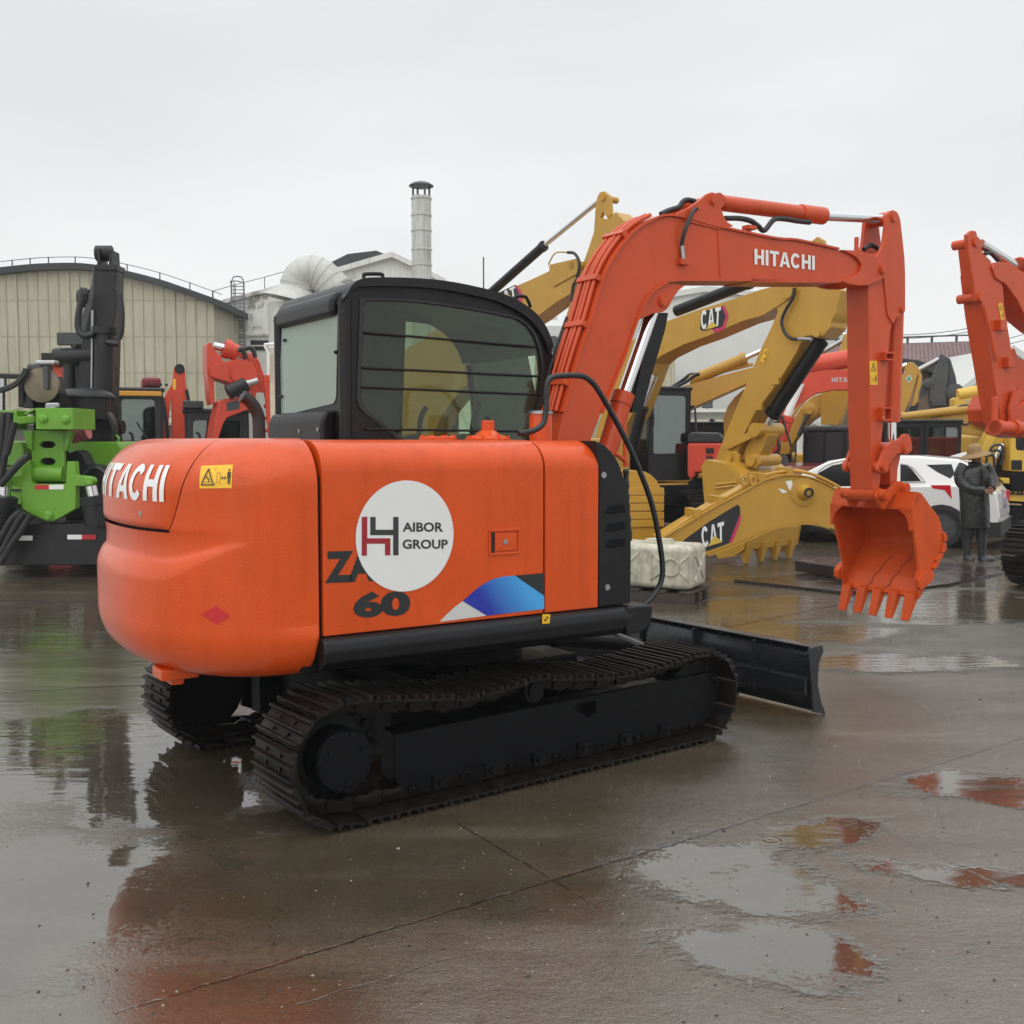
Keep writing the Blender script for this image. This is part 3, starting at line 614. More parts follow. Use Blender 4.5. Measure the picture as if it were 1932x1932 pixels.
inkpoly('logo_stroke', [(362, 538), (390, 538), (390, 604), (480, 604), (480, 538), (508, 538), (508, 736), (480, 736), (480, 632), (362, 632)], BK)
mb = MB(); text_in(mb, 'AIBOR', SD(w1((528, 566), (738, 566), (738, 615), (528, 615)), 3.4), .03); mb.cut(); text_in(mb, 'GROUP', SD(w1((528, 654), (762, 654), (762, 703), (528, 703)), 3.4), .03).build('lettering', BK, rs)
# --- deck, things on the engine cover
MB().box(-1.2, .32, -.32, .05, 1.6, 1.703).box(-1.3, -.6, 0, .95, 1.4, 1.703).box(-1.2, .62, .02, .95, .86, 1.1).build('engine_cover', ORANGE, ex, bevel=.01)
v = EB.side((907, 826), -.55)
c0 = Vector((v.x, -.62, 1.700)); ax = (0, 0, 1)
fc = MB(); fc.lathe(c0, ax, [(0, .115), (.012, .118), (.016, .105), (.024, .10), (.034, .062), (.052, .042), (.055, .034), (.10, .034), (.104, .030)], 32)
fc.build('filler_cap', ORANGE, ex)
MB().cyl(c0 + Vector((0, 0, .10)), c0 + Vector((0, 0, .125)), .012).build('breather', RUBBER, ex)
c1 = EB.side((826, 828), -.62); c1.z = 1.70
MB().lathe(c1, ax, [(0, .095), (.018, .095), (.022, .09)], 32).build('tank_flange', ORANGE, ex)
mb = MB()
for k in range(8): a = k * pi / 4; q = c1 + Vector((.082 * cos(a), .082 * sin(a), .018)); mb.cyl(q, q + Vector((0, 0, .012)), .008, 6).cut()
for k in range(8): a = k * pi / 4; q = c0 + Vector((.105 * cos(a), .105 * sin(a), .012)); mb.cyl(q, q + Vector((0, 0, .014)), .008, 6).cut()
mb.build('flange_bolt', ORANGE, ex)
v = EB.side((1020, 826), -.5); v.z = 1.69
MB().lathe(v, ax, [(0, .062), (.15, .062), (.155, .06)], 28).build('canister', ORANGE, ex)
MB().lathe(v + Vector((0, 0, .155)), ax, [(0, .068), (.014, .068), (.018, .06)], 28).build('canister_lid', STEEL, ex)
hp = [EB.side(p, -.72) for p in [(978, 818), (1005, 813), (1024, 800), (1030, 775), (1031, 735), (1037, 715), (1058, 709), (1095, 709), (1112, 717), (1128, 735), (1160, 790), (1195, 860), (1228, 945), (1244, 1020), (1250, 1070), (1247, 1098), (1232, 1125), (1205, 1150), (1185, 1162)]]
MB().tube(hp, .0155, 12, 5).build('handrail', RUBBER, ex)
ep = [EB.side(p, -.1) for p in [(480, 850), (480, 800), (479, 775), (472, 757), (460, 742)]]
PIPE = mat('exhaust_pipe', (.022, .016, .016), .45, noise=.4, nscale=12, bump=.3)
_e = EB.side((488, 828), .1).x; MB().tube([Vector((_e, .1, 1.5)), Vector((_e + .002, .1, 1.78)), Vector((_e - .008, .1, 1.85)), Vector((_e - .045, .1, 1.905)), Vector((_e - .085, .1, 1.93))], lambda t: .033, 20, 8).build('exhaust_pipe', PIPE, ex, ang=60)
# --- cab
CY = .06; CL = 1.04
cab = root('cab', EB, None, None); cab.parent = ex; cab.location = (0, 0, 0); cab.rotation_euler.z = 0
def C_(pts): return P(pts, CY)
roofpx = [(652, 560), (658, 546), (672, 534), (695, 529), (760, 529), (830, 534), (900, 547), (955, 563), (998, 588), (1022, 615), (1036, 645), (1045, 685), (1050, 740), (1056, 830)]
rp_ = C_(roofpx); rtop = sp2(rp_, 3)
fx = rtop[-1][0]; bx = rtop[0][0]
wallp = rtop + [(fx - .02, 1.12), (bx - .008, 1.12), (bx - .012, 1.7)]
gpx = w7((628, 240), (760, 238), (900, 243), (1050, 258), (1200, 280), (1350, 305), (1480, 330), (1570, 350), (1635, 395), (1680, 460), (1705, 540), (1722, 620), (1728, 680), (1710, 820), (1690, 950), (1640, 1120), (905, 1120), (640, 905), (618, 870), (609, 830), (615, 640))
gp = C_(gpx)
PILL = .045
mb = MB().holed(wallp, [gp[::-1]], CY, CY + PILL); mb.build('cab_side_wall', CABB, cab, bevel=.006)
mb = MB(); far = [(x, z) for x, z in gp]
fh = C_([(735, 585), (930, 600), (990, 640), (1010, 720), (985, 900), (800, 900), (742, 830)])
fw = [(x, z - .0) for x, z in P([(760, 606), (930, 614), (985, 650), (1003, 740), (990, 905), (800, 905), (752, 840)], CL)]
mb.holed(wallp, [fw[::-1]], CL - PILL, CL).build('cab_door_wall', CABB, cab, bevel=.006)
def inset(pts, d):
    c = Vector((sum(p[0] for p in pts) / len(pts), sum(p[1] for p in pts) / len(pts))); return [(p[0] + (p[0] - c.x) * d, p[1] + (p[1] - c.y) * d) for p in pts]
MB().prism(inset(gp, .03), CY + .006, CY + .011).build('side_window', GLASS, cab)
# raised rubber seal band round the side window
MB().holed(inset(gp, .045), [gp[::-1]], CY - .008, CY - .001).build('window_seal', mat('window_seal', (.01, .01, .011), .3), cab, bevel=.003)
MB().prism(inset(fw, .03), CL - .02, CL - .016).build('door_window', GLASS, cab)
# rear wall on x = bx
RX = -.60
tl, tr, br, bl_ = [EB.face(p, RX) for p in [(536, 598), (637, 566), (633, 757), (529, 782)]]
rq = [(v.y, v.z) for v in (tl, tr, br, bl_)]
def rnd(q, r=.05, n=4):
    o = []
    for i in range(len(q)):
        p0, p1, p2 = Vector(q[i - 1]), Vector(q[i]), Vector(q[(i + 1) % len(q)]); a = (p0 - p1).normalized(); c = (p2 - p1).normalized()
        for k in range(n + 1):
            t_ = k / n; A = p1 + a * r; B_ = p1; D = p1 + c * r; v = A * (1 - t_) ** 2 + B_ * 2 * t_ * (1 - t_) + D * t_ * t_; o.append((v.x, v.y))
    return o
rg = rnd(rq)
ztop = 2.47
mb = MB().holed([(CY + .02, 1.12), (CL - .02, 1.12), (CL - .02, ztop), (CY + .02, ztop)], [rg], RX, RX + .04, 'x').build('cab_rear_wall', CABB, cab, bevel=.004)
MB().prism(inset(rg, .04), RX - .006, RX - .001, 'x').build('rear_window', GLASSR, cab)
mb = MB()
for p in w7((146, 482), (462, 555), (125, 828), (508, 488), (508, 310), (485, 850)): v = EB.face(p, RX - .004); mb.cyl(v, v + Vector((-.018, 0, 0)), .010, 12)
mb.build('window_stud', RUBBER, cab)
# roof cap and corner posts
lo_ = [(x * 1.0, z - .085) for x, z in rtop]
cut = [i for i, (x, z) in enumerate(rtop) if z > 2.2]; i1 = cut[-1]
band = rtop[:i1] + [(x - .03, z - .05) for x, z in rtop[:i1]][::-1]
band = [(x, z + .012) for x, z in band]
rf = MB().prism([(x, z) for x, z in band], CY - .03, CL + .03).build('roof', CABB, cab, bevel=.022, seg=3, ang=50)
mb = MB().prism([(RX - .05, 2.38), (RX - .05, 2.47), (RX - .01, 2.512), (RX + .08, 2.525), (RX + .08, 2.38)], CY + .07, CL - .07).build('rear_roof_edge', CABB, cab, bevel=.03, seg=3, ang=50)
mb = MB().cyl((RX + .005, CY + .008, 1.4), (RX + .005, CY + .008, 2.46), .035, 16).cut().cyl((RX + .005, CL - .01, 1.4), (RX + .005, CL - .01, 2.46), .035, 16).build('corner_post', CABB, cab)
mb = MB().prism([(RX - .085, 1.5), (RX - .085, 1.80), (RX - .06, 1.86), (RX, 1.87), (RX, 1.5)], CY + .13, CL - .02).build('rear_lower_cover', CABB, cab, bevel=.02, seg=3, ang=50)
mb = MB()
for p in [(600, 810), (565, 813)]: v = EB.face(p, RX - .086); mb.cyl(v, v + Vector((-.004, 0, 0)), .012, 12)
mb.build('rear_cover_bolt', STEEL, cab)
def rail(pts, y, h=.012):
    return MB().tube([EB.side(p, y) for p in pts], h, 8, 1)
MB().tube([EB.side(p, .3) for p in [(688, 534), (686, 520), (690, 517), (718, 517), (722, 521), (723, 534)]], .011, 8, 2).build('roof_handle', CABB, cab)
MB().tube([EB.side(p, .2) for p in [(966, 570), (972, 560), (992, 560), (1001, 580)]], .011, 8, 2).build('roof_handle', CABB, cab)
mb = MB()
for a, c in (((628, 432), (1690, 522)), ((615, 650), (1725, 705)), ((610, 770), (1715, 818)), ((640, 1030), (1640, 1045))):
    p, q = w7(a, c); mb.cyl(EB.side(p, CY - .016), EB.side(q, CY - .016), .007, 10).cut()
mb.build('guard_bar', BLACK, cab)
# front frame and floor
MB().box(bx, fx, CY, CL, 1.10, 1.14).build('cab_floor', DARKW, cab)
MB().tube([(rtop[i1][0] - .02, CY + .03, rtop[i1][1]), (fx - .02, CY + .03, 1.8), (fx - .02, CY + .03, 1.15)], .03, 10, 3).cut().tube([(rtop[i1][0] - .02, CL - .03, rtop[i1][1]), (fx - .02, CL - .03, 1.8), (fx - .02, CL - .03, 1.15)], .03, 10, 3).build('front_pillar', CABB, cab)
MB().add([(rtop[i1][0] - .02, CY, rtop[i1][1]), (rtop[i1][0] - .02, CL, rtop[i1][1]), (fx - .02, CL, 1.3), (fx - .02, CY, 1.3)], [(0, 1, 2, 3)]).build('windscreen', GLASS, cab)
# seat and levers
seat = MB().prism([(-.38, 1.35), (.2, 1.38), (.22, 1.48), (-.22, 1.5), (-.36, 2.0), (-.43, 2.02), (-.46, 1.95), (-.42, 1.5)], .36, .84)
seat.build('seat', SEATM, cab, bevel=.05, seg=3, ang=60)
MB().prism([(-.47, 2.04), (-.37, 2.04), (-.38, 2.2), (-.46, 2.21)], .47, .73).build('headrest', SEATM, cab, bevel=.03, seg=3, ang=60)
MB().prism([(-.1, 1.35), (.35, 1.35), (.38, 1.68), (.3, 1.75), (-.05, 1.66)], .14, .33).cut().prism([(-.1, 1.35), (.35, 1.35), (.38, 1.68), (.3, 1.75), (-.05, 1.66)], .86, 1.0).build('console', SEATM, cab, bevel=.03, ang=60)
MB().tube([(.3, .24, 1.7), (.32, .24, 1.85), (.36, .24, 1.92)], .018, 8, 3).cut().tube([(.3, .92, 1.7), (.32, .92, 1.85), (.36, .92, 1.92)], .018, 8, 3).build('lever', RUBBER, cab)
# --- boom: side plates y -.13 .. .10
BY = -.13; BW = .23
bx_l = z4((300, 1932), (390, 1600), (455, 1390), (520, 1200), (585, 970), (650, 800), (760, 630), (880, 510), (1010, 440), (1100, 415), (1250, 435), (1500, 503), (1932, 592)) + z5((330, 375), (620, 438))
bx_r = z5((820, 690), (630, 655), (300, 655), (0, 650)) + z4((1932, 905), (1200, 900), (1080, 925), (980, 990), (915, 1080), (850, 1240), (760, 1500), (670, 1720), (590, 1932))
low = [(1108, 850), (1085, 960), (1040, 960), (1048, 850)]
bpoly = P(bx_l + z5((700, 470), (770, 530), (775, 600), (740, 650)) + bx_r[1:] + low, BY)
boom = MB().prism(bpoly, BY + .004, BY + BW - .004).build('boom', BOOMO, ex, bevel=.006)
# the flange lips along both edges of the boom
mb = MB()
def lip(pts, wd, y0, y1, flip=1):
    q = [Vector(p) for p in pts]; o = []
    for i, p in enumerate(q):
        d = (q[min(i + 1, len(q) - 1)] - q[max(i - 1, 0)]).normalized(); n_ = Vector((-d.y, d.x)) * flip
        o.append(p + n_ * wd)
    for i in range(len(q) - 1):
        mb.hexa([(q[i].x, y0, q[i].y), (q[i + 1].x, y0, q[i + 1].y), (o[i + 1].x, y0, o[i + 1].y), (o[i].x, y0, o[i].y)], [(q[i].x, y1, q[i].y), (q[i + 1].x, y1, q[i + 1].y), (o[i + 1].x, y1, o[i + 1].y), (o[i].x, y1, o[i].y)])
lip(sp2(P(bx_l, BY), 3), .014, BY - .012, BY + BW + .012, 1)
mb.cut(); lip(sp2(P(bx_r[1:], BY), 3), .014, BY - .012, BY + BW + .012, 1)
mb.build('boom_flange', BOOMO, boom)
# top lug pair, lower lug, fork end
lug = P(z4((1160, 400), (1260, 350), (1350, 290), (1400, 245), (1440, 230), (1475, 240), (1498, 275), (1506, 330), (1530, 410), (1560, 460), (1610, 492), (1500, 520), (1250, 460)), BY)
mb = MB().prism(lug, BY - .006, BY + .022).cut().prism(lug, BY + BW - .022, BY + BW + .006).build('cylinder_lug', BOOMO, boom, bevel=.004)
lug2 = P(z4((1250, 945), (1200, 985), (1160, 1040), (1140, 1080), (1110, 1130), (1075, 1155), (1000, 1165), (890, 1215), (850, 1240), (900, 1120), (980, 985), (1080, 925)), BY)
mb = MB().prism(lug2, BY + .01, BY + .035).cut().prism(lug2, BY + BW - .035, BY + BW - .01).build('lower_lug', BOOMO, boom, bevel=.004)
fork = P(z5((630, 440), (750, 445), (850, 475), (915, 525), (943, 580), (938, 630), (900, 655), (820, 690), (740, 690), (680, 680), (630, 658), (720, 622), (762, 590), (770, 545), (745, 500), (700, 470)), BY)
mb = MB().prism(fork, BY - .018, BY + .02).cut().prism(fork, BY + BW - .02, BY + BW + .018).build('fork_plate', BOOMO, boom, bevel=.004)
def pin(mb, px, y0, y1, r=.035, y=BY):
    v = EB.side(px, y); mb.cyl((v.x, y0, v.z), (v.x, y1, v.z), r, 24); mb.cyl((v.x, y0 - .008, v.z), (v.x, y0, v.z), r * .72, 24); mb.cyl((v.x, y1, v.z), (v.x, y1 + .008, v.z), r * .72, 24); mb.cut()
mb = MB(); pin(mb, (1344, 378), BY - .014, BY + BW + .014); pin(mb, (1252, 568), BY - .002, BY + BW + .002, .038)
pin(mb, z5((915, 577))[0], BY - .03, BY + BW + .03, .04)
mb.build('pin', BOOMO, boom)
mb = MB(); text_bold(mb, 'HITACHI', [EB.side(p, BY - .002) for p in z5((32, 430), (455, 480), (455, 580), (32, 540))])
mb.build('lettering', WHITE, boom)
# weld seam, clamp block, hose on the side
mb = MB(); q = [EB.side(p, BY + .002) for p in z4((1490, 510), (1510, 890))]; mb.tube(q, .006, 6, 1)
mb.build('weld_seam', BOOMO, boom)
q = EB.side(z4((1215, 770))[0], BY); MB().box(q.x - .035, q.x + .03, BY - .03, BY + .004, q.z - .02, q.z + .02).build('hose_bracket', BOOMO, boom, bevel=.004)
MB().tube([EB.side(z4(p)[0], BY - y) for p, y in (((1335, 355), -.01), ((1300, 375), .03), ((1270, 440), .035), ((1235, 530), .035), ((1215, 610), .02), ((1213, 650), .015))], .0125, 10).build('side_hose', RUBBER, boom)
MB().tube([EB.side(z4(p)[0], BY - .015) for p in ((1213, 645), (1222, 748))], .015, 12, 1).build('hose_fitting', STEEL, boom)
# hydraulic pipes running up the back of the boom
tp = sp2(P(z4((245, 1932), (335, 1600), (405, 1380), (470, 1200), (535, 960), (600, 785), (715, 610), (850, 480), (985, 405)), BY), 3)
mb = MB()
backp = [Vector(p) for p in sp2(P(bx_l[:9], BY), 3)]
for yy, o_ in ((BY + .035, .035), (BY + .075, .04), (BY + .115, .035), (BY + .165, .035)):
    pts = []
    for i, p in enumerate(backp):
        d = (backp[min(i + 1, len(backp) - 1)] - backp[max(i - 1, 0)]).normalized(); n_ = Vector((-d.y, d.x)); q = p + n_ * o_; pts.append((q.x, yy, q.y))
    mb.tube(pts, .0135, 10, 1).cut()
mb.build('hydraulic_pipe', BOOMO, boom, ang=70)
mb = MB()
for i in (2, 8, 13, 19):
    p = backp[i]; d = (backp[i + 1] - backp[i - 1]).normalized(); n_ = Vector((-d.y, d.x)); a = p + n_ * .01; c = p + n_ * .058; e = d * .018
    mb.hexa([(a.x - e.x, BY + .0, a.y - e.y), (a.x + e.x, BY + .0, a.y + e.y), (c.x + e.x, BY + .0, c.y + e.y), (c.x - e.x, BY + .0, c.y - e.y)], [(a.x - e.x, BY + .2, a.y - e.y), (a.x + e.x, BY + .2, a.y + e.y), (c.x + e.x, BY + .2, c.y + e.y), (c.x - e.x, BY + .2, c.y - e.y)]); mb.cut()
mb.build('pipe_clamp', BOOMO, boom, bevel=.003)
MB().tube([(p.x - .05, BY + .19, p.y + .02) for p in backp[0:10:3]], .010, 8).build('thin_hose', RUBBER, boom)
for pts, yy in ((z4((1050, 400), (1110, 372), (1190, 345), (1215, 310), (1250, 290), (1310, 300)), BY + .12), (z4((1545, 432), (1650, 432), (1740, 450), (1800, 490), (1850, 525)) + z5((170, 225), (250, 222), (330, 235), (420, 245)), BY + .06), (z5((800, 435), (850, 405), (900, 430)), BY + .1)):
    MB().tube([EB.side(p, yy) for p in pts], .018, 10).build('hydraulic_hose', RUBBER, boom)
q = EB.side((1418, 430), BY); 
MB().box(q.x - .05, q.x + .03, BY - .02, BY + .04, q.z - .012, q.z + .014).box(q.x - .03, q.x, BY - .0, BY + .02, q.z - .06, q.z).build('rest_bracket', BOOMO, boom, bevel=.003)
q = EB.side(z5((748, 400))[0], BY + .05); MB().cyl((q.x, BY + .05, q.z - .05), (q.x, BY + .05, q.z + .05), .016, 12).build('top_peg', BOOMO, boom)
# --- stick cylinder on top
YC = BY + BW / 2
a_ = EB.side((1346, 381), YC); b_ = EB.side(z5((515, 200))[0], YC); c_ = EB.side(z5((950, 222))[0], YC)
d_ = (b_ - a_).normalized()
sc1 = MB().cyl(a_ + d_ * .06, b_ - d_ * .2, .052, 24).cyl(b_ - d_ * .24, b_, .061, 24).cyl(a_ - Vector((0, .06, 0)), a_ + Vector((0, .06, 0)), .05, 20).build('stick_cylinder', BOOMO, ex, bevel=.004)
MB().cyl(b_, c_, .033, 20).build('piston_rod', CHROME, sc1)
MB().cyl(c_ - Vector((0, .055, 0)), c_ + Vector((0, .055, 0)), .05, 20).build('rod_eye', BOOMO, sc1, bevel=.006)
# --- arm
AY = -.115; AW = .20
def PA(pts): return P(pts, AY)
ear = PA(z5((880, 490), (915, 440), (935, 380), (945, 300), (955, 190), (975, 166), (1000, 160), (1028, 175), (1048, 225), (1068, 400), (1078, 500), (1083, 620), (1083, 850), (1070, 890), (1045, 905), (1020, 918), (1000, 960), (960, 900), (930, 620)))
arm_ = PA(z5((850, 600), (830, 690)) + z7((600, 0), (610, 300), (620, 570), (630, 598), (680, 560), (692, 470), (700, 150)) + z5((940, 1650), (960, 1400), (975, 1150), (990, 1000), (1000, 960), (1045, 905), (1083, 850), (1083, 620), (1068, 450), (1040, 420), (930, 450)))
arm = MB().prism(arm_, AY, AY + AW).build('arm', BOOMO, ex, bevel=.008)
mb = MB().prism(ear, AY - .012, AY + .02).cut().prism(ear, AY + AW - .02, AY + AW + .012).build('arm_lug', BOOMO, arm, bevel=.005)
mb = MB(); pin(mb, z5((997, 218))[0], AY - .02, AY + AW + .02, .034, AY); pin(mb, z5((1057, 860))[0], AY - .02, AY + AW + .02, .026, AY); mb.build('pin', BOOMO, arm)
mb = MB(); q = [EB.side(p, AY - .004) for p in z5((945, 615), (1018, 700), (1008, 715), (935, 630))]; thick(mb, q, (0, .01, 0)); q = [EB.side(p, AY - .004) for p in z5((1000, 715), (1008, 715), (985, 960), (978, 960))]; thick(mb, q, (0, .01, 0)); mb.build('weld_seam', BOOMO, arm)
for b0_, b1_ in (((915, 1158), (977, 1220)), ((895, 1545), (960, 1640))):
    a1, a2 = [EB.side(p, AY) for p in z5(b0_, b1_)]
    MB().holed([(a1.x, a2.z), (a2.x, a2.z), (a2.x, a1.z), (a1.x, a1.z)], [[(a1.x + .012, a2.z + .012), (a1.x + .012, a1.z - .012), (a2.x - .012, a1.z - .012), (a2.x - .012, a2.z + .012)]], AY - .05, AY + .002).build('hose_bracket', BOOMO, arm, bevel=.003)
def sticker_on(pxq, fr_, y, par, vertical=True, name='warning_sticker', k=1.0):
    q = [fr_.side(p, y - .002 * k) for p in pxq]; mb = MB(); plate(mb, q); s = mb.build(name, YEL, par); mb = MB(); m = quadmap(*[fr_.side(p, y - .0035 * k) for p in pxq])
    def f(u, v):   # stacked: triangle above, man below
        if u < .5: return m(.08 + u / .5 * .84, 1 - v * .5)
        return m(.05 + (u - .5) / .5 * .9, .5 - v * .5)
    picto(f, mb, False); mb.build('pictogram', DARKD, s); return s
sticker_on(z5((840, 1218), (892, 1218), (896, 1386), (843, 1386)), EB, AY, arm)
# bucket cylinder in front of the arm
ct, cb = [EB.side(p, YC) for p in z5((1028, 1030), (1012, 1640))]
ct = EB.side((1690, 585), YC); cb = EB.side((1683, 797), YC); cr_ = EB.side((1683, 862), YC)
bc = MB().cyl(ct, cb, .060, 24).build('bucket_cylinder', BOOMO, ex, bevel=.006)
MB().cyl(cb, cr_, .032, 18).build('piston_rod', CHROME, bc)
# links
lk = sp2(P(z7((692, 415), (655, 400), (655, 360), (678, 300), (700, 235), (735, 175), (790, 140), (850, 115), (872, 85), (905, 77), (932, 105), (945, 190), (938, 225), (905, 245), (850, 238), (800, 262), (765, 310), (740, 370), (730, 405)), BY - .03), 2)
mb = MB().prism(lk, BY - .05, BY - .02).cut().prism(lk, BY + BW + .02, BY + BW + .05); lk_o = mb.build('rocker_link', BOOMO, ex, bevel=.005)
mb = MB(); pin(mb, z7((716, 358))[0], BY - .07, BY + BW + .07, .04, BY - .05); pin(mb, z7((908, 200))[0], BY - .06, BY + BW + .06, .045, BY - .05); mb.build('pin', BOOMO, lk_o)
hl = [EB.side(p, BY) for p in z7((795, 262), (880, 235), (868, 300), (850, 380), (845, 500), (790, 520), (780, 400))]
mb = MB().prism([(v.x, v.z) for v in hl], BY + .01, BY + BW - .01).build('bucket_link', BOOMO, ex, bevel=.006)
# bucket
BR, BL = -.34, .42
def yl(z, e=0): return .35 + (z - .45) / .78 * .07 - e
def PB(pts, y=BR): return P(pts, y)
sidep = PB(z7((970, 722), (1000, 620), (1018, 577), (1045, 585), (1110, 680), (1195, 790), (1225, 900), (1240, 1000), (1222, 1090), (1160, 1220), (1090, 1340), (1050, 1440), (1015, 1490), (1010, 1400), (1000, 1330), (1020, 1250), (1005, 1100), (990, 1000), (978, 880)))
bk = bpy.data.objects.new('bucket', None); col.objects.link(bk); bk.parent = ex
mb = MB().prism(sidep, BR, BR + .022).cut().add([(x, yl(z), z) for x, z in sidep] + [(x, yl(z, .022), z) for x, z in sidep], [list(range(len(sidep)))[::-1], list(range(len(sidep), 2 * len(sidep)))] + [(i, (i + 1) % len(sidep), len(sidep) + (i + 1) % len(sidep), len(sidep) + i) for i in range(len(sidep))]).build('bucket_side', BUCKO, bk, bevel=.004)
back = PB(z7((970, 722), (1000, 620), (1018, 577), (1045, 585), (1110, 680), (1195, 790), (1225, 900), (1240, 1000), (1222, 1090), (1160, 1220), (1090, 1340), (1050, 1440), (1015, 1490)))
bk_s = sp2(back[2:], 3)
def strip_off(pts, t):
    q = [Vector(p) for p in pts]; o = []
    for i, p in enumerate(q):
        d = (q[min(i + 1, len(q) - 1)] - q[max(i - 1, 0)]).normalized(); n_ = Vector((d.y, -d.x)); o.append(p + n_ * t)
    return o
inn = strip_off(bk_s, .02); mb = MB()
for i in range(len(bk_s) - 1):
    a, c = bk_s[i], bk_s[i + 1]; a2, c2 = inn[i], inn[i + 1]
    f_ = lambda p, y: (p[0], y if y < 0 else yl(p[1], .012), p[1])
    mb.hexa([f_(a, BR + .02), f_(c, BR + .02), f_(c2, BR + .02), f_(a2, BR + .02)], [f_(a, BL - .02), f_(c, BL - .02), f_(c2, BL - .02), f_(a2, BL - .02)])
mb.build('bucket_shell', BUCKO, bk)
mb = MB()
for y_, i0, i1 in ((-.12, 19, 30), (.06, 20, 31)):
    pts = []
    for i in range(i0, min(i1, len(inn))): p = inn[i]; pts.append((p.x - .004, y_ + .012 * sin(i * 2.1) + .01 * (i - i0), p.y))
    mb.tube(pts, .0035, 5, 1).cut()
mb.build('weld_scar', mat('weld_scar_paint', (.25, .035, .01), .6), bk)
A1, A2 = [PB([p])[0] for p in z7((970, 722), (1010, 590))]
B1, B2 = A1, A2
mb = MB().hexa([(A1[0] - .004, BR, A1[1] - .012), (A1[0], BR, A1[1] + .012), (A2[0], BR, A2[1] + .005), (A2[0] + .02, BR, A2[1] - .02)], [(B1[0] - .004, BL, B1[1] - .012), (B1[0], BL, B1[1] + .012), (B2[0], BL, B2[1] + .005), (B2[0] + .02, BL, B2[1] - .02)]).build('bucket_top_plate', BUCKO, bk, bevel=.004)
# fillets in the mouth corners
mb = MB()
for yy, sg in ((BR, 1), (BL, -1)):
    o0 = 0
    pts = [(yy, A1[1]), (yy + sg * .13, A1[1])] + [(yy + sg * (.13 - .10 * sin(k * pi / 12)), A1[1] - .02 - .13 * (1 - cos(k * pi / 12))) for k in range(1, 7)] + [(yy + sg * .02, A1[1] - .16), (yy + sg * .006, A1[1] - .16)]
    mb.prism(pts, A1[0] + o0 - .006, A1[0] + o0 + .012, 'x')
mb.build('mouth_gusset', BUCKO, bk)
# cutting lip, side cutters and teeth
lp = PB(z7((1050, 1440), (1018, 1490)))
Lx, Lz = PB(z7((1015, 1490)))[0]; Ux, Uz = PB(z7((1075, 1370)))[0]
mb = MB().hexa([(Lx, BR, Lz), (Lx + .02, BR, Lz - .005), (Ux + .015, BR, Uz), (Ux - .01, BR, Uz)], [(Lx, yl(Lz), Lz), (Lx + .02, yl(Lz), Lz - .005), (Ux + .015, yl(Uz), Uz), (Ux - .01, yl(Uz), Uz)]).build('cutting_lip', BUCKO, bk, bevel=.004)
cutp = PB(z7((1000, 1330), (1040, 1265), (1110, 1235), (1140, 1290), (1110, 1350), (1060, 1390), (1020, 1415), (1000, 1390)))
mb = MB().prism(cutp, BR - .02, BR + .002).cut().prism([(x - .02, z) for x, z in cutp], yl(.6) - .002, yl(.6) + .05).build('side_cutter', BUCKO, bk, bevel=.005)
mb = MB()
for c4 in (((1215, 925), (1238, 920), (1250, 960), (1245, 1000), (1222, 1000)), ((1215, 1015), (1240, 1010), (1246, 1060), (1228, 1095), (1200, 1090)), ((1190, 1100), (1220, 1100), (1205, 1150), (1165, 1180), (1150, 1160)), ((1155, 1180), (1195, 1150), (1170, 1215), (1145, 1240), (1125, 1225))):
    mb.prism(PB(z7(*c4)), BR - .018, BR + .05).cut()
mb.build('wear_block', BUCKO, bk, bevel=.004)
td = Vector((Lx - Ux, Lz - Uz)).normalized()
for k in range(5):
    u = (k + .5) / 5 * 1.04 - .02; y = BR + (yl(Lz) - BR) * u; ox = 0
    tx, tz = PB(z7((905, 1685)))[0] if False else (Lx - .015, Lz - .135)
    base = Vector((Lx + ox, Lz)); 
    a = [(base.x + .055, y - .042, base.y + .05), (base.x + .055, y + .042, base.y + .05), (base.x - .03, y + .04, base.y + .03), (base.x - .03, y - .04, base.y + .03)]
    tip = Vector((base.x - .07, base.y - .17)); c = [(tip.x + .008, y - .032, tip.y), (tip.x + .008, y + .032, tip.y), (tip.x - .014, y + .032, tip.y + .006), (tip.x - .014, y - .032, tip.y + .006)]
    MB().hexa(a, c).build('tooth', BUCKO, bk, bevel=.005)
# hinge of the bucket
hg = PB(z7((640, 620), (650, 570), (690, 545), (740, 570), (800, 500), (850, 480), (905, 505), (915, 560), (890, 590), (800, 600), (740, 680), (715, 725), (690, 720)), BY - .02)
mb = MB().prism(hg, BY - .035, BY - .008).cut().prism(hg, BY + BW + .0, BY + BW + .03).build('bucket_hinge', BUCKO, bk, bevel=.005)
mb = MB(); pin(mb, z7((716, 600))[0], BY - .08, BY + BW + .09, .042, BY - .05); pin(mb, z7((900, 545))[0], BY - .07, BY + BW + .06, .042, BY - .05); mb.build('hinge_pin', BUCKO, bk)
v = EB.side(z7((716, 600))[0], BY - .05); MB().cyl((v.x - .0, BY + .0, v.z), (v.x, BY + BW, v.z), .055, 24).build('hinge_tube', BUCKO, bk)
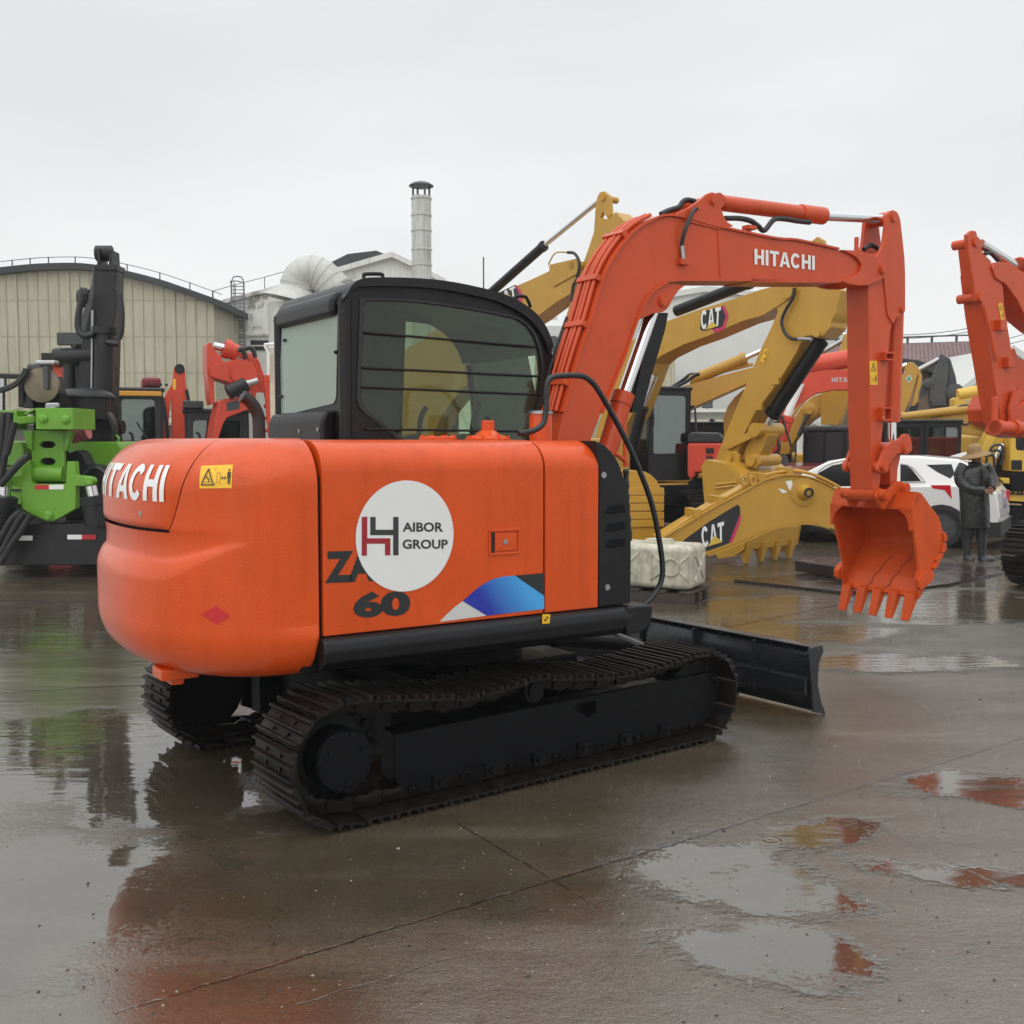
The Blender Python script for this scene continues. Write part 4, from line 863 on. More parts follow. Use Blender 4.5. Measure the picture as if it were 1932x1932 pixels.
# --- boom cylinder, guard plate
a_ = EB.side((1238, 568), YC); b_ = EB.side((1175, 750), YC); c_ = EB.side((1140, 872), YC)
bcy = MB().cyl(b_ + (b_ - a_).normalized() * -.02, b_ + (c_ - b_) * 1.6, .065, 24).cyl(b_ - (b_ - a_).normalized() * .03, b_ + (b_ - a_).normalized() * .05, .071, 24).build('boom_cylinder', BOOMO, ex, bevel=.004)
MB().cyl(a_, b_, .042, 20).build('piston_rod', CHROME, bcy)
gpv = P(z4((985, 1165), (1085, 1165), (1060, 1300), (960, 1640), (880, 1932), (800, 1932), (880, 1560), (950, 1280)), YC)
MB().holed(gpv, [], YC - .085, YC - .075).build('cylinder_guard', BLACK, bcy, bevel=.003) if False else MB().prism(gpv, YC - .03, YC + .09).build('cylinder_guard', BLACK, bcy, bevel=.003)
MB().tube([EB.side(p, BY - .05) for p in [(1160, 855), (1180, 870), (1183, 880)]], .014, 8, 2).tube([EB.side(p, BY - .05) for p in [(1178, 800), (1180, 880)]], .014, 8, 1).build('steel_pipe', BOOMO, bcy)
MB().tube([EB.side(p, BY - .05) for p in [(1181, 885), (1182, 930), (1184, 970), (1188, 1020)]], lambda t_: .018 + .002 * (1 if int(t_ * 60) % 2 else -1), 10, 12).build('corrugated_hose', RUBBER, bcy)
# black swing front frame under the boom foot
MB().prism([(.3, .85), (1.05, .85), (1.08, 1.0), (.95, 1.35), (.6, 1.5), (.3, 1.5)], -.30, .30).build('boom_bracket', UND, ex, bevel=.02)
MB().box(-1.25, .62, -.9, .95, .68, .80).box(-.9, .5, -.6, .6, .60, .70).build('revolving_frame', UND, ex, bevel=.01)
MB().lathe((0, 0, .50), (0, 0, 1), [(0, .42), (.07, .42), (.07, .38), (.14, .38)], 40).build('slewing_ring', UND, ex)
# --- undercarriage in the tracks' own frame, 4 degrees off the house
trk = lambda name: tag(bpy.data.objects.new(name, None))
def TX(pts, y): return ET.xz(pts, y)
uc = MB().box(-.55, .55, -.5, .5, .25, .50).box(-.75, -.3, -.62, .62, .2, .42).box(.3, .75, -.62, .62, .2, .42).build('undercarriage_frame', UND, ex, bevel=.015, rz=radians(4))
cx1, cz1, r1 = -1.17, .30, .262; cx2, cz2, r2 = 1.08, .265, .232
def loop():
    pts = []
    for k in range(0, 13): a = pi * 1.5 - k * pi / 12 * 1.0; pts.append((cx1 + r1 * cos(a), cz1 + r1 * sin(a)))
    pts += [(-.85, .525), (-.55, .485), (-.3, .50), (-.12, .52), (.1, .49), (.4, .455), (.7, .465), (.95, .492)]
    for k in range(0, 13): a = pi / 2 - k * pi / 12; pts.append((cx2 + r2 * cos(a), cz2 + r2 * sin(a)))
    pts += [(.7, .033), (0, .033), (-.7, .033)]
    return pts
lpts = loop()
def resample(pts, n):
    q = [Vector(p) for p in pts] + [Vector(pts[0])]; ln = [(q[i + 1] - q[i]).length for i in range(len(q) - 1)]; T_ = sum(ln); o = []
    for k in range(n):
        d = T_ * k / n; i = 0
        while d > ln[i]: d -= ln[i]; i += 1
        p = q[i].lerp(q[i + 1], d / ln[i]); o.append(p)
    return o
NSH = 42
rsn = resample(lpts, NSH * 1)
sw = .40
mbs = MB(); pl_ = .148
mbs.box(-pl_ * .47, pl_ * .47, -sw / 2, sw / 2, 0, .012)
for gx in (-.055, 0, .055): mbs.prism([(gx - .012, .01), (gx - .006, .032), (gx + .006, .032), (gx + .012, .01)], -sw / 2, sw / 2)
for bx_ in (-.03, .028):
    for by_ in (-.07, .07): mbs.cyl((bx_, by_, .012), (bx_, by_, .022), .011, 6)
for ly in (-.06, .06): mbs.prism([(-.08, -.07), (-.03, -.075), (.0, -.06), (.05, -.07), (.085, -.055), (.07, -.01), (-.07, -.01)], ly - .014, ly + .014)
mbs.cyl((.055, -.085, -.045), (.055, .085, -.045), .019, 12)
shoe_me = None
def track(yc, label=None):
    global shoe_me
    tk = bpy.data.objects.new('track', None); col.objects.link(tk); tk.parent = ex; tk.rotation_euler.z = radians(4)
    for k in range(NSH):
        p = rsn[k]; d = (rsn[(k + 1) % NSH] - rsn[k - 1]).normalized()
        if shoe_me is None: o = mbs.build('shoe', [SHOE], tk, bevel=.002); shoe_me = o.data
        else: o = bpy.data.objects.new('shoe', shoe_me); col.objects.link(o); o.parent = tk
        # local x along the path, local z outward (left of travel is outward: loop runs clockwise seen from the right)
        o.location = (p.x, yc, p.y); o.rotation_euler = (0, -math.atan2(d.y, d.x), 0)
    sg = -1 if yc < 0 else 1; yo = yc + sg * .10
    fp_ = TX([(745, 1387), (1343, 1268), (1344, 1350), (1290, 1368), (1000, 1432), (770, 1482), (748, 1476)], -.90)
    hole = TX([(1086, 1330), (1125, 1322), (1125, 1347), (1110, 1353), (1086, 1341)], -.90)
    a, b__ = (-.90, -.87) if sg < 0 else (.87, .90)
    MB().holed(fp_, [hole[::-1]], a, b__).build('track_frame', UND, tk, bevel=.008)
    MB().box(-.85, 1.0, -.82 if sg < 0 else .70, -.70 if sg < 0 else .82, .12, .34).build('track_beam', UND, tk)
    mb = MB(); mb.lathe((cx1, yc - .06 * sg, cz1 - .005), (0, sg, 0), [(0, .2), (.06, .2), (.07, .14), (.19, .14), (.203, .132), (.206, .1)], 40)
    for k in range(14): t_ = k * 2 * pi / 14; mb.cyl((cx1 + .122 * cos(t_), yc + sg * .13, cz1 - .005 + .122 * sin(t_)), (cx1 + .122 * cos(t_), yc + sg * .152, cz1 - .005 + .122 * sin(t_)), .009, 6)
    for k in range(3): t_ = k * 2 * pi / 3 + .5; mb.cyl((cx1 + .09 * cos(t_), yc + sg * .15, cz1 - .005 + .09 * sin(t_)), (cx1 + .09 * cos(t_), yc + sg * .162, cz1 - .005 + .09 * sin(t_)), .012, 8)
    for k in range(21):
        t_ = k * 2 * pi / 21; mb.prism([(cx1 + .19 * cos(t_ - .08), cz1 + .19 * sin(t_ - .08)), (cx1 + .225 * cos(t_ - .03), cz1 + .225 * sin(t_ - .03)), (cx1 + .225 * cos(t_ + .03), cz1 + .225 * sin(t_ + .03)), (cx1 + .19 * cos(t_ + .08), cz1 + .19 * sin(t_ + .08))], yc - .02, yc + .02)
    mb.build('sprocket', UND, tk, bevel=.003)
    MB().lathe((cx2, yc - .07, cz2), (0, 1, 0), [(0, .12), (.0, .17), (.03, .17), (.04, .15), (.10, .15), (.11, .17), (.14, .17), (.14, .12)], 36).build('idler_wheel', UND, tk)
    mb = MB()
    for k in range(6):
        x = -.72 + k * .29; mb.lathe((x, yc - .09, .125), (0, 1, 0), [(0, .05), (0, .065), (.03, .065), (.03, .055), (.15, .055), (.15, .065), (.18, .065), (.18, .03)], 20)
        mb.box(x - .035, x + .035, yo + sg * .09, yo + sg * .115, .105, .17); mb.cyl((x, yo + sg * .11, .135), (x, yo + sg * .135, .135), .018, 6); mb.cut()
    mb.build('bottom_roller', UND, tk)
    MB().lathe((-.10, yc + sg * -.06, .455), (0, sg, 0), [(0, .05), (.04, .05), (.05, .038), (.15, .038), (.155, .062), (.185, .062), (.187, .045), (.2, .044)], 24).build('top_roller', UND, tk)
    return tk
track(-.80); track(.72)
# dozer blade
bl = bpy.data.objects.new('dozer_blade', None); col.objects.link(bl); bl.parent = ex; bl.rotation_euler.z = radians(4)
BLK = mat('black_blade_paint', (.012, .013, .016), .3, coat=.2, noise=.35, nscale=6, bump=.3, rvar=.1)
xb = 2.05
curve = [(xb + .05, .43), (xb + .005, .36), (xb - .01, .25), (xb + .01, .12), (xb + .075, .015)]
prof = sp2(curve, 4); prof2 = [(x - .018, z) for x, z in prof]
MB().prism(prof + prof2[::-1], -.985, 1.02).build('moldboard', BLK, bl, ang=50)
endp = [(xb - .075, .40), (xb - .055, .435), (xb + .06, .44), (xb + .07, .40), (xb + .03, .33), (xb + .02, .2), (xb + .06, .08), (xb + .105, .0), (xb - .015, .03), (xb - .04, .2)]
MB().prism(endp, -1.0, -.98).cut().prism(endp, 1.02, 1.04).build('end_plate', BLK, bl, bevel=.004)
mb = MB().prism([(xb - .02, .13), (xb - .075, .14), (xb - .075, .24), (xb - .02, .25)], -.975, 1.0)
mb.box(xb - .03, xb + .06, -.98, 1.02, .425, .437)
for y in (-.55, -.02, .5): mb.box(xb - .06, xb + .0, y - .008, y + .008, .15, .42)
mb.build('stiffener', BLK, bl, bevel=.006)
for y in (-.45, .45):
    MB().hexa([(.7, y - .05, .22), (.7, y + .05, .22), (.7, y + .05, .36), (.7, y - .05, .36)], [(xb - .03, y - .05, .10), (xb - .03, y + .05, .10), (xb - .03, y + .05, .24), (xb - .03, y - .05, .24)]).build('blade_arm', BLK, bl, bevel=.006)
mb = MB(); mb.hexa([(1.05, -.30, .50), (1.05, -.22, .52), (1.0, -.22, .56), (1.0, -.30, .54)], [(1.75, -.30, .20), (1.75, -.22, .22), (1.70, -.22, .28), (1.70, -.30, .26)]); mb.build('lift_guard', mat('worn_grey_paint', (.09, .09, .09), .4, noise=.3), bl, bevel=.004)
MB().cyl((.7, -.1, .50), (1.4, -.1, .38), .05, 16).cyl((1.4, -.1, .38), (1.95, -.1, .28), .025, 12).build('lift_cylinder', UND, bl)
# ================================================================== background helpers
def poly_part(name, fr, px, y0, y1, m, par, bevel=.01, sp=0, ang=35):
    p = fr.xz(px, y0)
    if sp: p = sp2(p, sp)
    return MB().prism(p, y0, y1).build(name, m, par, bevel=bevel, ang=ang)
def cylr(name, fr, a, b, c, y, r1, r2, par, mb_=None, mr=None):
    """hydraulic cylinder: barrel a-b, rod b-c"""
    A, B_, D = fr.side(a, y), fr.side(b, y), fr.side(c, y)
    o = MB().cyl(A, B_, r1, 16).cyl(B_ + (A - B_).normalized() * r1 * .8, B_, r1 * 1.15, 16).build(name, mb_ or BLACK, par, bevel=.004)
    MB().cyl(B_, D, r2, 14).build('piston_rod', mr or CHROME, o); return o
def tubes(name, fr, pxs, y, r, m, par):
    return MB().tube([fr.side(p, y) for p in pxs], r, 8, 4).build(name, m, par, ang=70)
def sub_empty(name, par):
    o = bpy.data.objects.new(name, None); col.objects.link(o); o.parent = par; return o
def simple_track(par, x0, x1, yc, wd, h, m=None, n=44):
    m = m or SHOE; tk = sub_empty('track', par); r = h / 2; pts = []
    for k in range(9): a = pi * 1.5 - k * pi / 8; pts.append((x0 + r + r * cos(a), r + r * sin(a)))
    for k in range(9): a = pi / 2 - k * pi / 8; pts.append((x1 - r + r * cos(a), r + r * sin(a)))
    q = resample(pts, n); L_ = (q[1] - q[0]).length; mb = MB().box(-L_ * .46, L_ * .46, -wd / 2, wd / 2, -.03, .0)
    for gx in (-.3, .0, .3): mb.prism([(gx * L_ - .015, -.005), (gx * L_ - .008, .028), (gx * L_ + .008, .028), (gx * L_ + .015, -.005)], -wd / 2, wd / 2)
    first = None
    for k in range(n):
        d = (q[(k + 1) % n] - q[k - 1]).normalized()
        if first is None: o = mb.build('shoe', m, tk); first = o.data
        else: o = bpy.data.objects.new('shoe', first); col.objects.link(o); o.parent = tk
        o.location = (q[k].x, yc, q[k].y + .03); o.rotation_euler = (0, -math.atan2(d.y, d.x), 0)
    MB().box(x0 + r, x1 - r, yc - wd * .32, yc + wd * .32, h * .25, h * .72).build('track_frame', UND, tk, bevel=.02)
    MB().lathe((x0 + r, yc - wd * .25, r + .02), (0, 1, 0), [(0, .02), (0, r * .8), (wd * .5, r * .8), (wd * .5, .02)], 20).lathe((x1 - r, yc - wd * .25, r + .02), (0, 1, 0), [(0, .02), (0, r * .8), (wd * .5, r * .8), (wd * .5, .02)], 20).build('track_wheel', UND, tk)
    return tk
def house(par, x0, x1, y0, y1, z0, z1_, m, name='house', bev=.06):
    return MB().box(x0, x1, y0, y1, z0, z1_).build(name, m, par, bevel=bev, seg=3, ang=50)
GL2 = glass('far_glass', (.42, .5, .48), refl=.12, drops=0)
ORG2 = mat('orange_red_machine_paint', (.62, .055, .02), .45, coat=.1, noise=.14, nscale=2, bump=.15, streak=.1)
GREEN = mat('green_machine_paint', (.13, .34, .014), .42, coat=.15, noise=.14, nscale=3, bump=.15, bscale=40, streak=.12)
BLKM = mat('black_machine_paint', (.010, .010, .012), .45, spec=.4, noise=.4, nscale=5, bump=.2, rvar=.1)
GREYM = mat('dark_grey_paint', (.055, .06, .062), .5, noise=.3, nscale=3, bump=.2)
TOPE = mat('cab_grey_paint', (.028, .030, .033), .42, spec=.4, noise=.25)
YELK = mat('lemon_machine_paint', (.68, .42, .05), .45, coat=.1, noise=.15, nscale=2, streak=.1)
PINK = mat('dark_pink_decal', (.5, .02, .10), .4)
def cabin(par, x0, x1, y0, y1, z0, z1_, m=None, bar=.07, gl=None, name='cab', round_=.08, mid=True, seatx=None, sill=.30):
    """box cab: four framed windows, glass, floor, seat"""
    m = m or CABB; gl = gl or GL2; c = sub_empty(name, par); h = z1_ - z0
    def wall(ax, a, b, q0, q1):
        o = [(a, z0), (b, z0), (b, z1_), (a, z1_)]
        hole = rnd([(a + bar, z0 + h * sill), (b - bar, z0 + h * sill), (b - bar, z1_ - bar * 1.2), (a + bar, z1_ - bar * 1.2)], .06)
        MB().holed(o, [hole[::-1] if False else hole], q0, q1, ax).build('cab_wall', m, c, bevel=.01)
        g = (q0 + q1) / 2; MB().prism([(a + bar * .8, z0 + h * sill - .02), (b - bar * .8, z0 + h * sill - .02), (b - bar * .8, z1_ - bar), (a + bar * .8, z1_ - bar)], g - .004, g + .004, ax).build('cab_window', gl, c)
    wall('y', x0, x1, y0, y0 + .03); wall('y', x0, x1, y1 - .03, y1)
    wall('x', y0 + .032, y1 - .032, x0 + .002, x0 + .03); wall('x', y0 + .032, y1 - .032, x1 - .03, x1 - .002)
    MB().box(x0 - .03, x1 + .03, y0 - .03, y1 + .03, z1_, z1_ + .07).build('cab_roof', m, c, bevel=.03, seg=3, ang=50)
    MB().box(x0 + .04, x1 - .04, y0 + .04, y1 - .04, z0, z0 + .05).build('cab_floor', DARKW, c)
    sx = (x0 + x1) / 2 if seatx is None else seatx; ym = (y0 + y1) / 2
    MB().box(sx - .25, sx + .25, ym - .25, ym + .25, z0 + .25, z0 + .4).box(sx - .3, sx - .17, ym - .25, ym + .25, z0 + .4, z0 + .95).box(sx - .29, sx - .2, ym - .14, ym + .14, z0 + 1.0, z0 + 1.2).build('seat', SEATM, c, bevel=.04, ang=50)
    return c
def cat_badge(fr, y, quad, par, panel, stripe, tri, m=WHITE):
    """dark panel, pink stripe, white block letters, golden triangle"""
    mb = MB(); plate(mb, [fr.side(p, y - .004) for p in panel]); pn = mb.build('badge_panel', mat('badge_black', (.012, .012, .014), .4), par)
    mb = MB()
    for st_ in stripe: plate(mb, [fr.side(p, y - .007) for p in st_])
    if stripe: mb.build('badge_stripe', PINK, pn)
    mb = MB(); text_bold(mb, 'CAT', [fr.side(p, y - .010) for p in quad]); mb.build('lettering', m, pn)
    mb = MB(); plate(mb, [fr.side(p, y - .013) for p in tri]); mb.build('badge_triangle', mat('badge_gold', (.62, .42, .06), .4), pn)
    return pn
# ================================================================== centre: yellow excavator with arm and bucket down (B)
FB_ = Fr(G(1400, 1057), -50)
yb = root('excavator', FB_, 'big yellow excavator framed by the foreground orange boom, its bucket set down on wet ground', 'excavator')
BB = 0.0; BWd = .42
boomB = v1((0, 620), (60, 560), (340, 400), (400, 380), (620, 300), (900, 215), (1160, 125), (1300, 90), (1470, 60), (1470, 150), (1420, 200), (1180, 350), (1000, 400), (700, 530), (500, 600), (300, 700), (230, 760), (180, 900), (120, 1050), (60, 1200), (-60, 1400), (-260, 1400), (-150, 1000), (-60, 780))
bb = poly_part('boom', FB_, boomB, BB, BB + BWd, CATY, yb, .012)
cat_badge(FB_, BB, v1((650, 310), (825, 272), (815, 430), (655, 470)), bb,
          v1((655, 320), (770, 285), (850, 262), (888, 350), (850, 462), (770, 495), (745, 460), (680, 482), (645, 470)),
          [v1((830, 268), (855, 268), (890, 350), (852, 465), (770, 497), (752, 468), (835, 445), (866, 355))],
          v1((690, 470), (745, 398), (795, 440)))
armB = v1((1310, 320), (1290, 250), (1310, 160), (1400, 90), (1560, 40), (1720, 60), (1855, 130), (1840, 200), (1815, 320), (1770, 400), (1765, 450), (1700, 520), (1650, 545), (1600, 520), (1545, 530), (1500, 600), (1480, 650), (1330, 900), (1105, 1200), (1040, 1330), (980, 1480), (940, 1600), (880, 1640), (780, 1570), (900, 1270), (1030, 960), (1160, 640), (1230, 500))
ab = poly_part('arm', FB_, armB, BB + .02, BB + .40, CATY, yb, .014)
mb = MB(); v = FB_.side(v1((1400, 145))[0], BB); mb.cyl((v.x, BB - .03, v.z), (v.x, BB + BWd + .03, v.z), .09, 20); mb.cut()
v = FB_.side(v1((1645, 500))[0], BB); mb.cyl((v.x, BB - .01, v.z), (v.x, BB + BWd + .01, v.z), .055, 16); mb.build('pin', CATY, ab)
# ear that carries the black cylinder at the top of the arm
earB = v1((1540, -40), (1560, -180), (1600, -290), (1650, -330), (1700, -300), (1720, -200), (1720, 60))
poly_part('arm_ear', FB_, earB, BB + .05, BB + .12, CATY, ab, .008); poly_part('arm_ear', FB_, earB, BB + .28, BB + .35, CATY, ab, .008)
cylr('stick_cylinder', FB_, v1((440, 310))[0], v1((1080, 60))[0], v1((1640, -260))[0], BB + .2, .085, .045, yb)
cylr('bucket_cylinder', FB_, v1((1690, 560))[0], v1((1260, 1210))[0], v1((1215, 1300))[0], BB + .2, .10, .06, yb)
cylr('boom_cylinder', FB_, v1((60, 1500))[0], v1((150, 1130))[0], v1((260, 860))[0], BB - .1, .09, .05, yb)
tubes('hydraulic_hose', FB_, v1((1455, 110), (1440, 200), (1380, 300), (1345, 400), (1375, 500), (1430, 545), (1500, 550)), BB - .04, .022, RUBBER, ab)
MB().tube([FB_.side(p, BB - .04) for p in v1((1490, 548), (1600, 552))], .025, 10, 1).build('hose_fitting', STEEL, ab)
q = v1((1205, 628), (1238, 640), (1200, 752), (1158, 740)); mb = MB(); plate(mb, [FB_.side(p, BB + .014) for p in q]); s_ = mb.build('warning_sticker', YEL, ab)
mb = MB(); mq = quadmap(*[FB_.side(p, BB + .010) for p in q]); picto(lambda u, v: mq(.08 + u / .5 * .84, 1 - v * .5) if u < .5 else mq(.05 + (u - .5) / .5 * .9, .5 - v * .5), mb, False); mb.build('pictogram', DARKD, s_)
for q in (v1((1265, 880), (1320, 862), (1300, 900), (1310, 900)), v1((1120, 1100), (1175, 1090), (1150, 1125), (1165, 1125))):
    v = FB_.side(q[0], BB); MB().box(v.x, v.x + .12, BB - .03, BB + .02, v.z - .1, v.z).build('hose_bracket', CATY, ab, bevel=.004)
# linkage, bucket
poly_part('rocker_link', FB_, v1((850, 1440), (1040, 1360), (1090, 1290), (1150, 1285), (1165, 1340), (1110, 1390), (880, 1500), (850, 1480)), BB - .05, BB - .01, CATY, yb, .008)
poly_part('rocker_link', FB_, v1((850, 1440), (1040, 1360), (1090, 1290), (1150, 1285), (1165, 1340), (1110, 1390), (880, 1500), (850, 1480)), BB + BWd + .0, BB + BWd + .05, CATY, yb, .008)
v = FB_.side(v1((1130, 1330))[0], 0); MB().cyl((v.x, BB - .06, v.z), (v.x, BB + BWd + .1, v.z), .10, 18).build('link_pin', CATY, yb)
poly_part('bucket_link', FB_, v1((1130, 1340), (1230, 1370), (1190, 1480), (1120, 1600), (1000, 1590), (1040, 1480), (1090, 1400)), BB + .08, BB + .34, CATY, yb, .01)
BK0, BK1 = -.42, .85
bko = sub_empty('bucket', yb)
bs = v1((655, 1640), (690, 1585), (740, 1590), (860, 1620), (960, 1700), (1000, 1760), (1040, 1960), (1045, 2200), (1020, 2360), (930, 2420), (800, 2440), (720, 2300), (690, 2050), (670, 1850))
p = FB_.xz(bs, BK0)
mb = MB().prism(p, BK0, BK0 + .05).cut().prism(p, BK1 - .05, BK1)
mb.build('bucket_side', CATY, bko, bevel=.01)
pb = FB_.xz(v1((690, 1585), (860, 1620), (960, 1700), (1000, 1760), (1040, 1960), (1045, 2200), (1020, 2360)), BK0); mb = MB()
pi_ = strip_off(pb, .04)
for i in range(len(pb) - 1):
    a, c, a2, c2 = pb[i], pb[i + 1], pi_[i], pi_[i + 1]
    mb.hexa([(a[0], BK0 + .01, a[1]), (c[0], BK0 + .01, c[1]), (c2.x, BK0 + .01, c2.y), (a2.x, BK0 + .01, a2.y)], [(a[0], BK1 - .01, a[1]), (c[0], BK1 - .01, c[1]), (c2.x, BK1 - .01, c2.y), (a2.x, BK1 - .01, a2.y)])
mb.build('bucket_shell', CATY, bko)
poly_part('bucket_hinge', FB_, v1((880, 1600), (880, 1540), (905, 1512), (945, 1512), (975, 1550), (980, 1620), (960, 1660), (900, 1640)), BB - .06, BB + .0, CATY, bko, .008)
poly_part('bucket_hinge', FB_, v1((1040, 1640), (1060, 1560), (1100, 1540), (1145, 1560), (1150, 1620), (1120, 1660)), BB - .06, BB + .0, CATY, bko, .008)
mb = MB()
for c in ((912, 1560), (1110, 1590)): v = FB_.side(v1(c)[0], 0); mb.cyl((v.x, BB - .1, v.z), (v.x, BB + BWd + .1, v.z), .085, 18); mb.cut()
mb.build('hinge_pin', CATY, bko)
for zz in (1800, 1830): 
    a, b = FB_.side(v1((780, zz))[0], BK0), FB_.side(v1((960, zz - 20))[0], BK0); MB().cyl(a, b, .02, 8).build('wear_rib', CATY, bko)
for k in range(4):
    a = FB_.side((1365 + k * 28, 1030), -.42 + 0); y = BK0 + .1 + k * .33
    v = FB_.side(v1((1000, 2350))[0], BK0); 
    MB().hexa([(v.x - .1, y - .07, .25), (v.x - .1, y + .07, .25), (v.x + .1, y + .07, .3), (v.x + .1, y - .07, .3)], [(v.x - .02, y - .03, .0), (v.x - .02, y + .03, .0), (v.x + .03, y + .03, .01), (v.x + .03, y - .03, .01)]).build('tooth', CATY, bko, bevel=.01)
# house, cab and tracks of the same machine, further back along its heading
def sub_frame(name, fr, pf, par):
    o = sub_empty(name, par); d = fr.c - pf.c; o.location = (d.dot(pf.f), d.dot(pf.l), 0); o.rotation_euler.z = fr.t - pf.t; return o
FC = Fr(G(1262, 1007), -64)
hb = sub_frame('house', FC, FB_, yb)
cabin(hb, -1.15, 0, -.46, .46, .98, 2.62, CABB, bar=.08)
MB().box(-1.3, .05, -.5, .5, .72, .93).build('cab_base', CATY, hb, bevel=.04)
MB().box(-4.2, -.2, -2.3, -.7, .9, 1.75).box(-4.2, -1.3, -.7, .5, .9, 1.7).build('body', CATY, hb, bevel=.06)
MB().box(-4.2, .3, -2.2, .6, .55, .9).build('undercarriage_frame', UND, hb, bevel=.02)
simple_track(hb, -3.4, .75, .28, .6, .75, n=38); simple_track(hb, -3.4, .75, -1.9, .6, .75, n=38)
MB().tube([FC.side(p, .5) for p in [(1302, 770), (1311, 770), (1314, 830), (1318, 890), (1308, 902)]], .02, 8, 3).build('grab_rail', RUBBER, hb)
MB().tube([FC.face(p, .03) for p in [(1226, 742), (1234, 790), (1230, 815)]], .012, 6, 2).build('wiper', RUBBER, hb)
# ================================================================== yellow excavator behind the cab (A)
FA = Fr((G(1090, 1000).x, G(1090, 1000).y), -50)
ya = root('excavator', FA, 'yellow excavator behind the black cab, boom tip standing against the sky', 'excavator')
boomA = [(1092, 492), (1060, 500), (1000, 528), (935, 556), (880, 580), (830, 612), (800, 640), (770, 655), (747, 685), (742, 760), (742, 860), (800, 860), (835, 780), (870, 735), (930, 690), (950, 640), (1010, 600), (1050, 570), (1100, 540)]
ba = poly_part('boom', FA, boomA, 0, .45, CATY, ya, .012)
cat_badge(FA, 0, w7((1440, 200), (1560, 145), (1570, 215), (1455, 250)), ba, w7((1400, 215), (1560, 138), (1600, 190), (1590, 245), (1440, 262)), [w7((1560, 138), (1575, 142), (1612, 200), (1600, 250), (1580, 245), (1590, 200))], w7((1490, 225), (1515, 190), (1545, 220)))
armA = z4((410, 900), (470, 720), (545, 420), (560, 300), (575, 245), (600, 220), (640, 240), (655, 300), (660, 420), (740, 380), (765, 440), (765, 520), (700, 800), (600, 1100), (500, 1400), (300, 1900), (150, 1900))
aa = poly_part('arm', FA, z4((405, 900), (440, 800), (480, 690), (530, 540), (545, 420), (640, 440), (700, 380), (765, 450), (765, 560), (700, 800), (600, 1100), (450, 1500), (300, 1900), (100, 1900), (250, 1400)), 0.03, .42, CATY, ya, .012)
for y0, y1 in ((.06, .14), (.30, .38)):
    poly_part('arm_ear', FA, z4((530, 560), (545, 330), (560, 260), (580, 228), (610, 222), (640, 250), (655, 300), (662, 400), (640, 440), (600, 380)), y0, y1, CATY, aa, .008)
cylr('stick_cylinder', FA, w7((1380, 215))[0], z4((150, 640))[0], z4((590, 280))[0], .2, .095, .05, ya)
mb = MB(); v = FA.side(z4((585, 270))[0], 0); mb.cyl((v.x, .03, v.z), (v.x, .42, v.z), .06, 14); mb.cut(); v = FA.side(z4((370, 800))[0], 0); mb.cyl((v.x, -.03, v.z), (v.x, .48, v.z), .08, 16); mb.build('pin', CATY, aa)
poly_part('boom_end_plate', FA, z4((185, 790), (400, 740), (450, 790), (400, 860), (220, 960), (190, 900)), -.03, .0, CATY, ba, .01)
tubes('steel_pipe', FA, z4((180, 790), (235, 700), (330, 695)), -.02, .014, CATY, ya); tubes('hydraulic_hose', FA, z4((330, 695), (385, 705), (420, 780), (400, 900), (370, 960), (360, 1080)), -.05, .03, RUBBER, ya)
fa0 = FA.side((770, 850), 0); 
hA = sub_empty('house', ya); hA.location = (fa0.x, 0, 0)
MB().box(-2.6, .4, -1.2, 1.2, 1.0, 1.9).build('body', CATY, hA, bevel=.06); MB().box(-2.6, .6, -1.1, 1.1, .6, 1.0).build('undercarriage_frame', UND, hA)
simple_track(hA, -2.2, 1.6, -1.1, .6, .8, n=36); simple_track(hA, -2.2, 1.6, 1.1, .6, .8, n=36); cabin(hA, -.9, .3, .35, 1.25, 1.0, 2.6, CABB)
# ================================================================== yellow boom lying on the ground in front
FL = Fr(G(1300, 1106), 6)
lb = root('excavator_boom', FL, 'detached yellow boom with a black badge lying on the ground behind the plastic tank', 'boom')
LP = z6((230, 1340), (285, 1270), (500, 1140), (700, 1020), (900, 915), (1050, 830), (1200, 785), (1300, 778), (1400, 790), (1500, 820), (1600, 870), (1690, 925), (1800, 1030), (1900, 1170), (1900, 1330), (1800, 1310), (1700, 1230), (1580, 1180), (1480, 1150), (1350, 1145), (1230, 1160), (1100, 1200), (900, 1290), (640, 1390), (500, 1450), (300, 1480))
lo = poly_part('boom_box', FL, LP, 0, .42, CATY, lb, .01)
mb = MB(); _k = sp2(FL.xz(z6(*[(285, 1270), (500, 1140), (700, 1020), (900, 915), (1050, 830), (1200, 785), (1300, 778), (1400, 790), (1500, 820), (1600, 870), (1690, 925), (1800, 1030)]), 0), 3)
lip(_k, .018, -.02, .44, 1)
mb.cut(); _k = sp2(FL.xz(z6(*[(640, 1390), (900, 1290), (1100, 1200), (1230, 1160), (1350, 1145), (1480, 1150), (1580, 1180)]), 0), 3); lip(_k, .018, -.02, .44, -1); mb.build('boom_flange', CATY, lo)
v = FL.side(z6((1385, 905))[0], 0); MB().lathe((v.x, 0, v.z), (0, -1, 0), [(0, .17), (.010, .17), (.012, .16), (.016, .10), (.025, .095), (.10, .065), (.14, .06)], 30).build('boss', CATY, lo)
MB().lathe((v.x + .0, -.13, v.z), (0, -1, 0), [(0, .058), (.03, .058), (.03, .036), (.0, .03)], 24).build('bushing', RUBBER, lo)
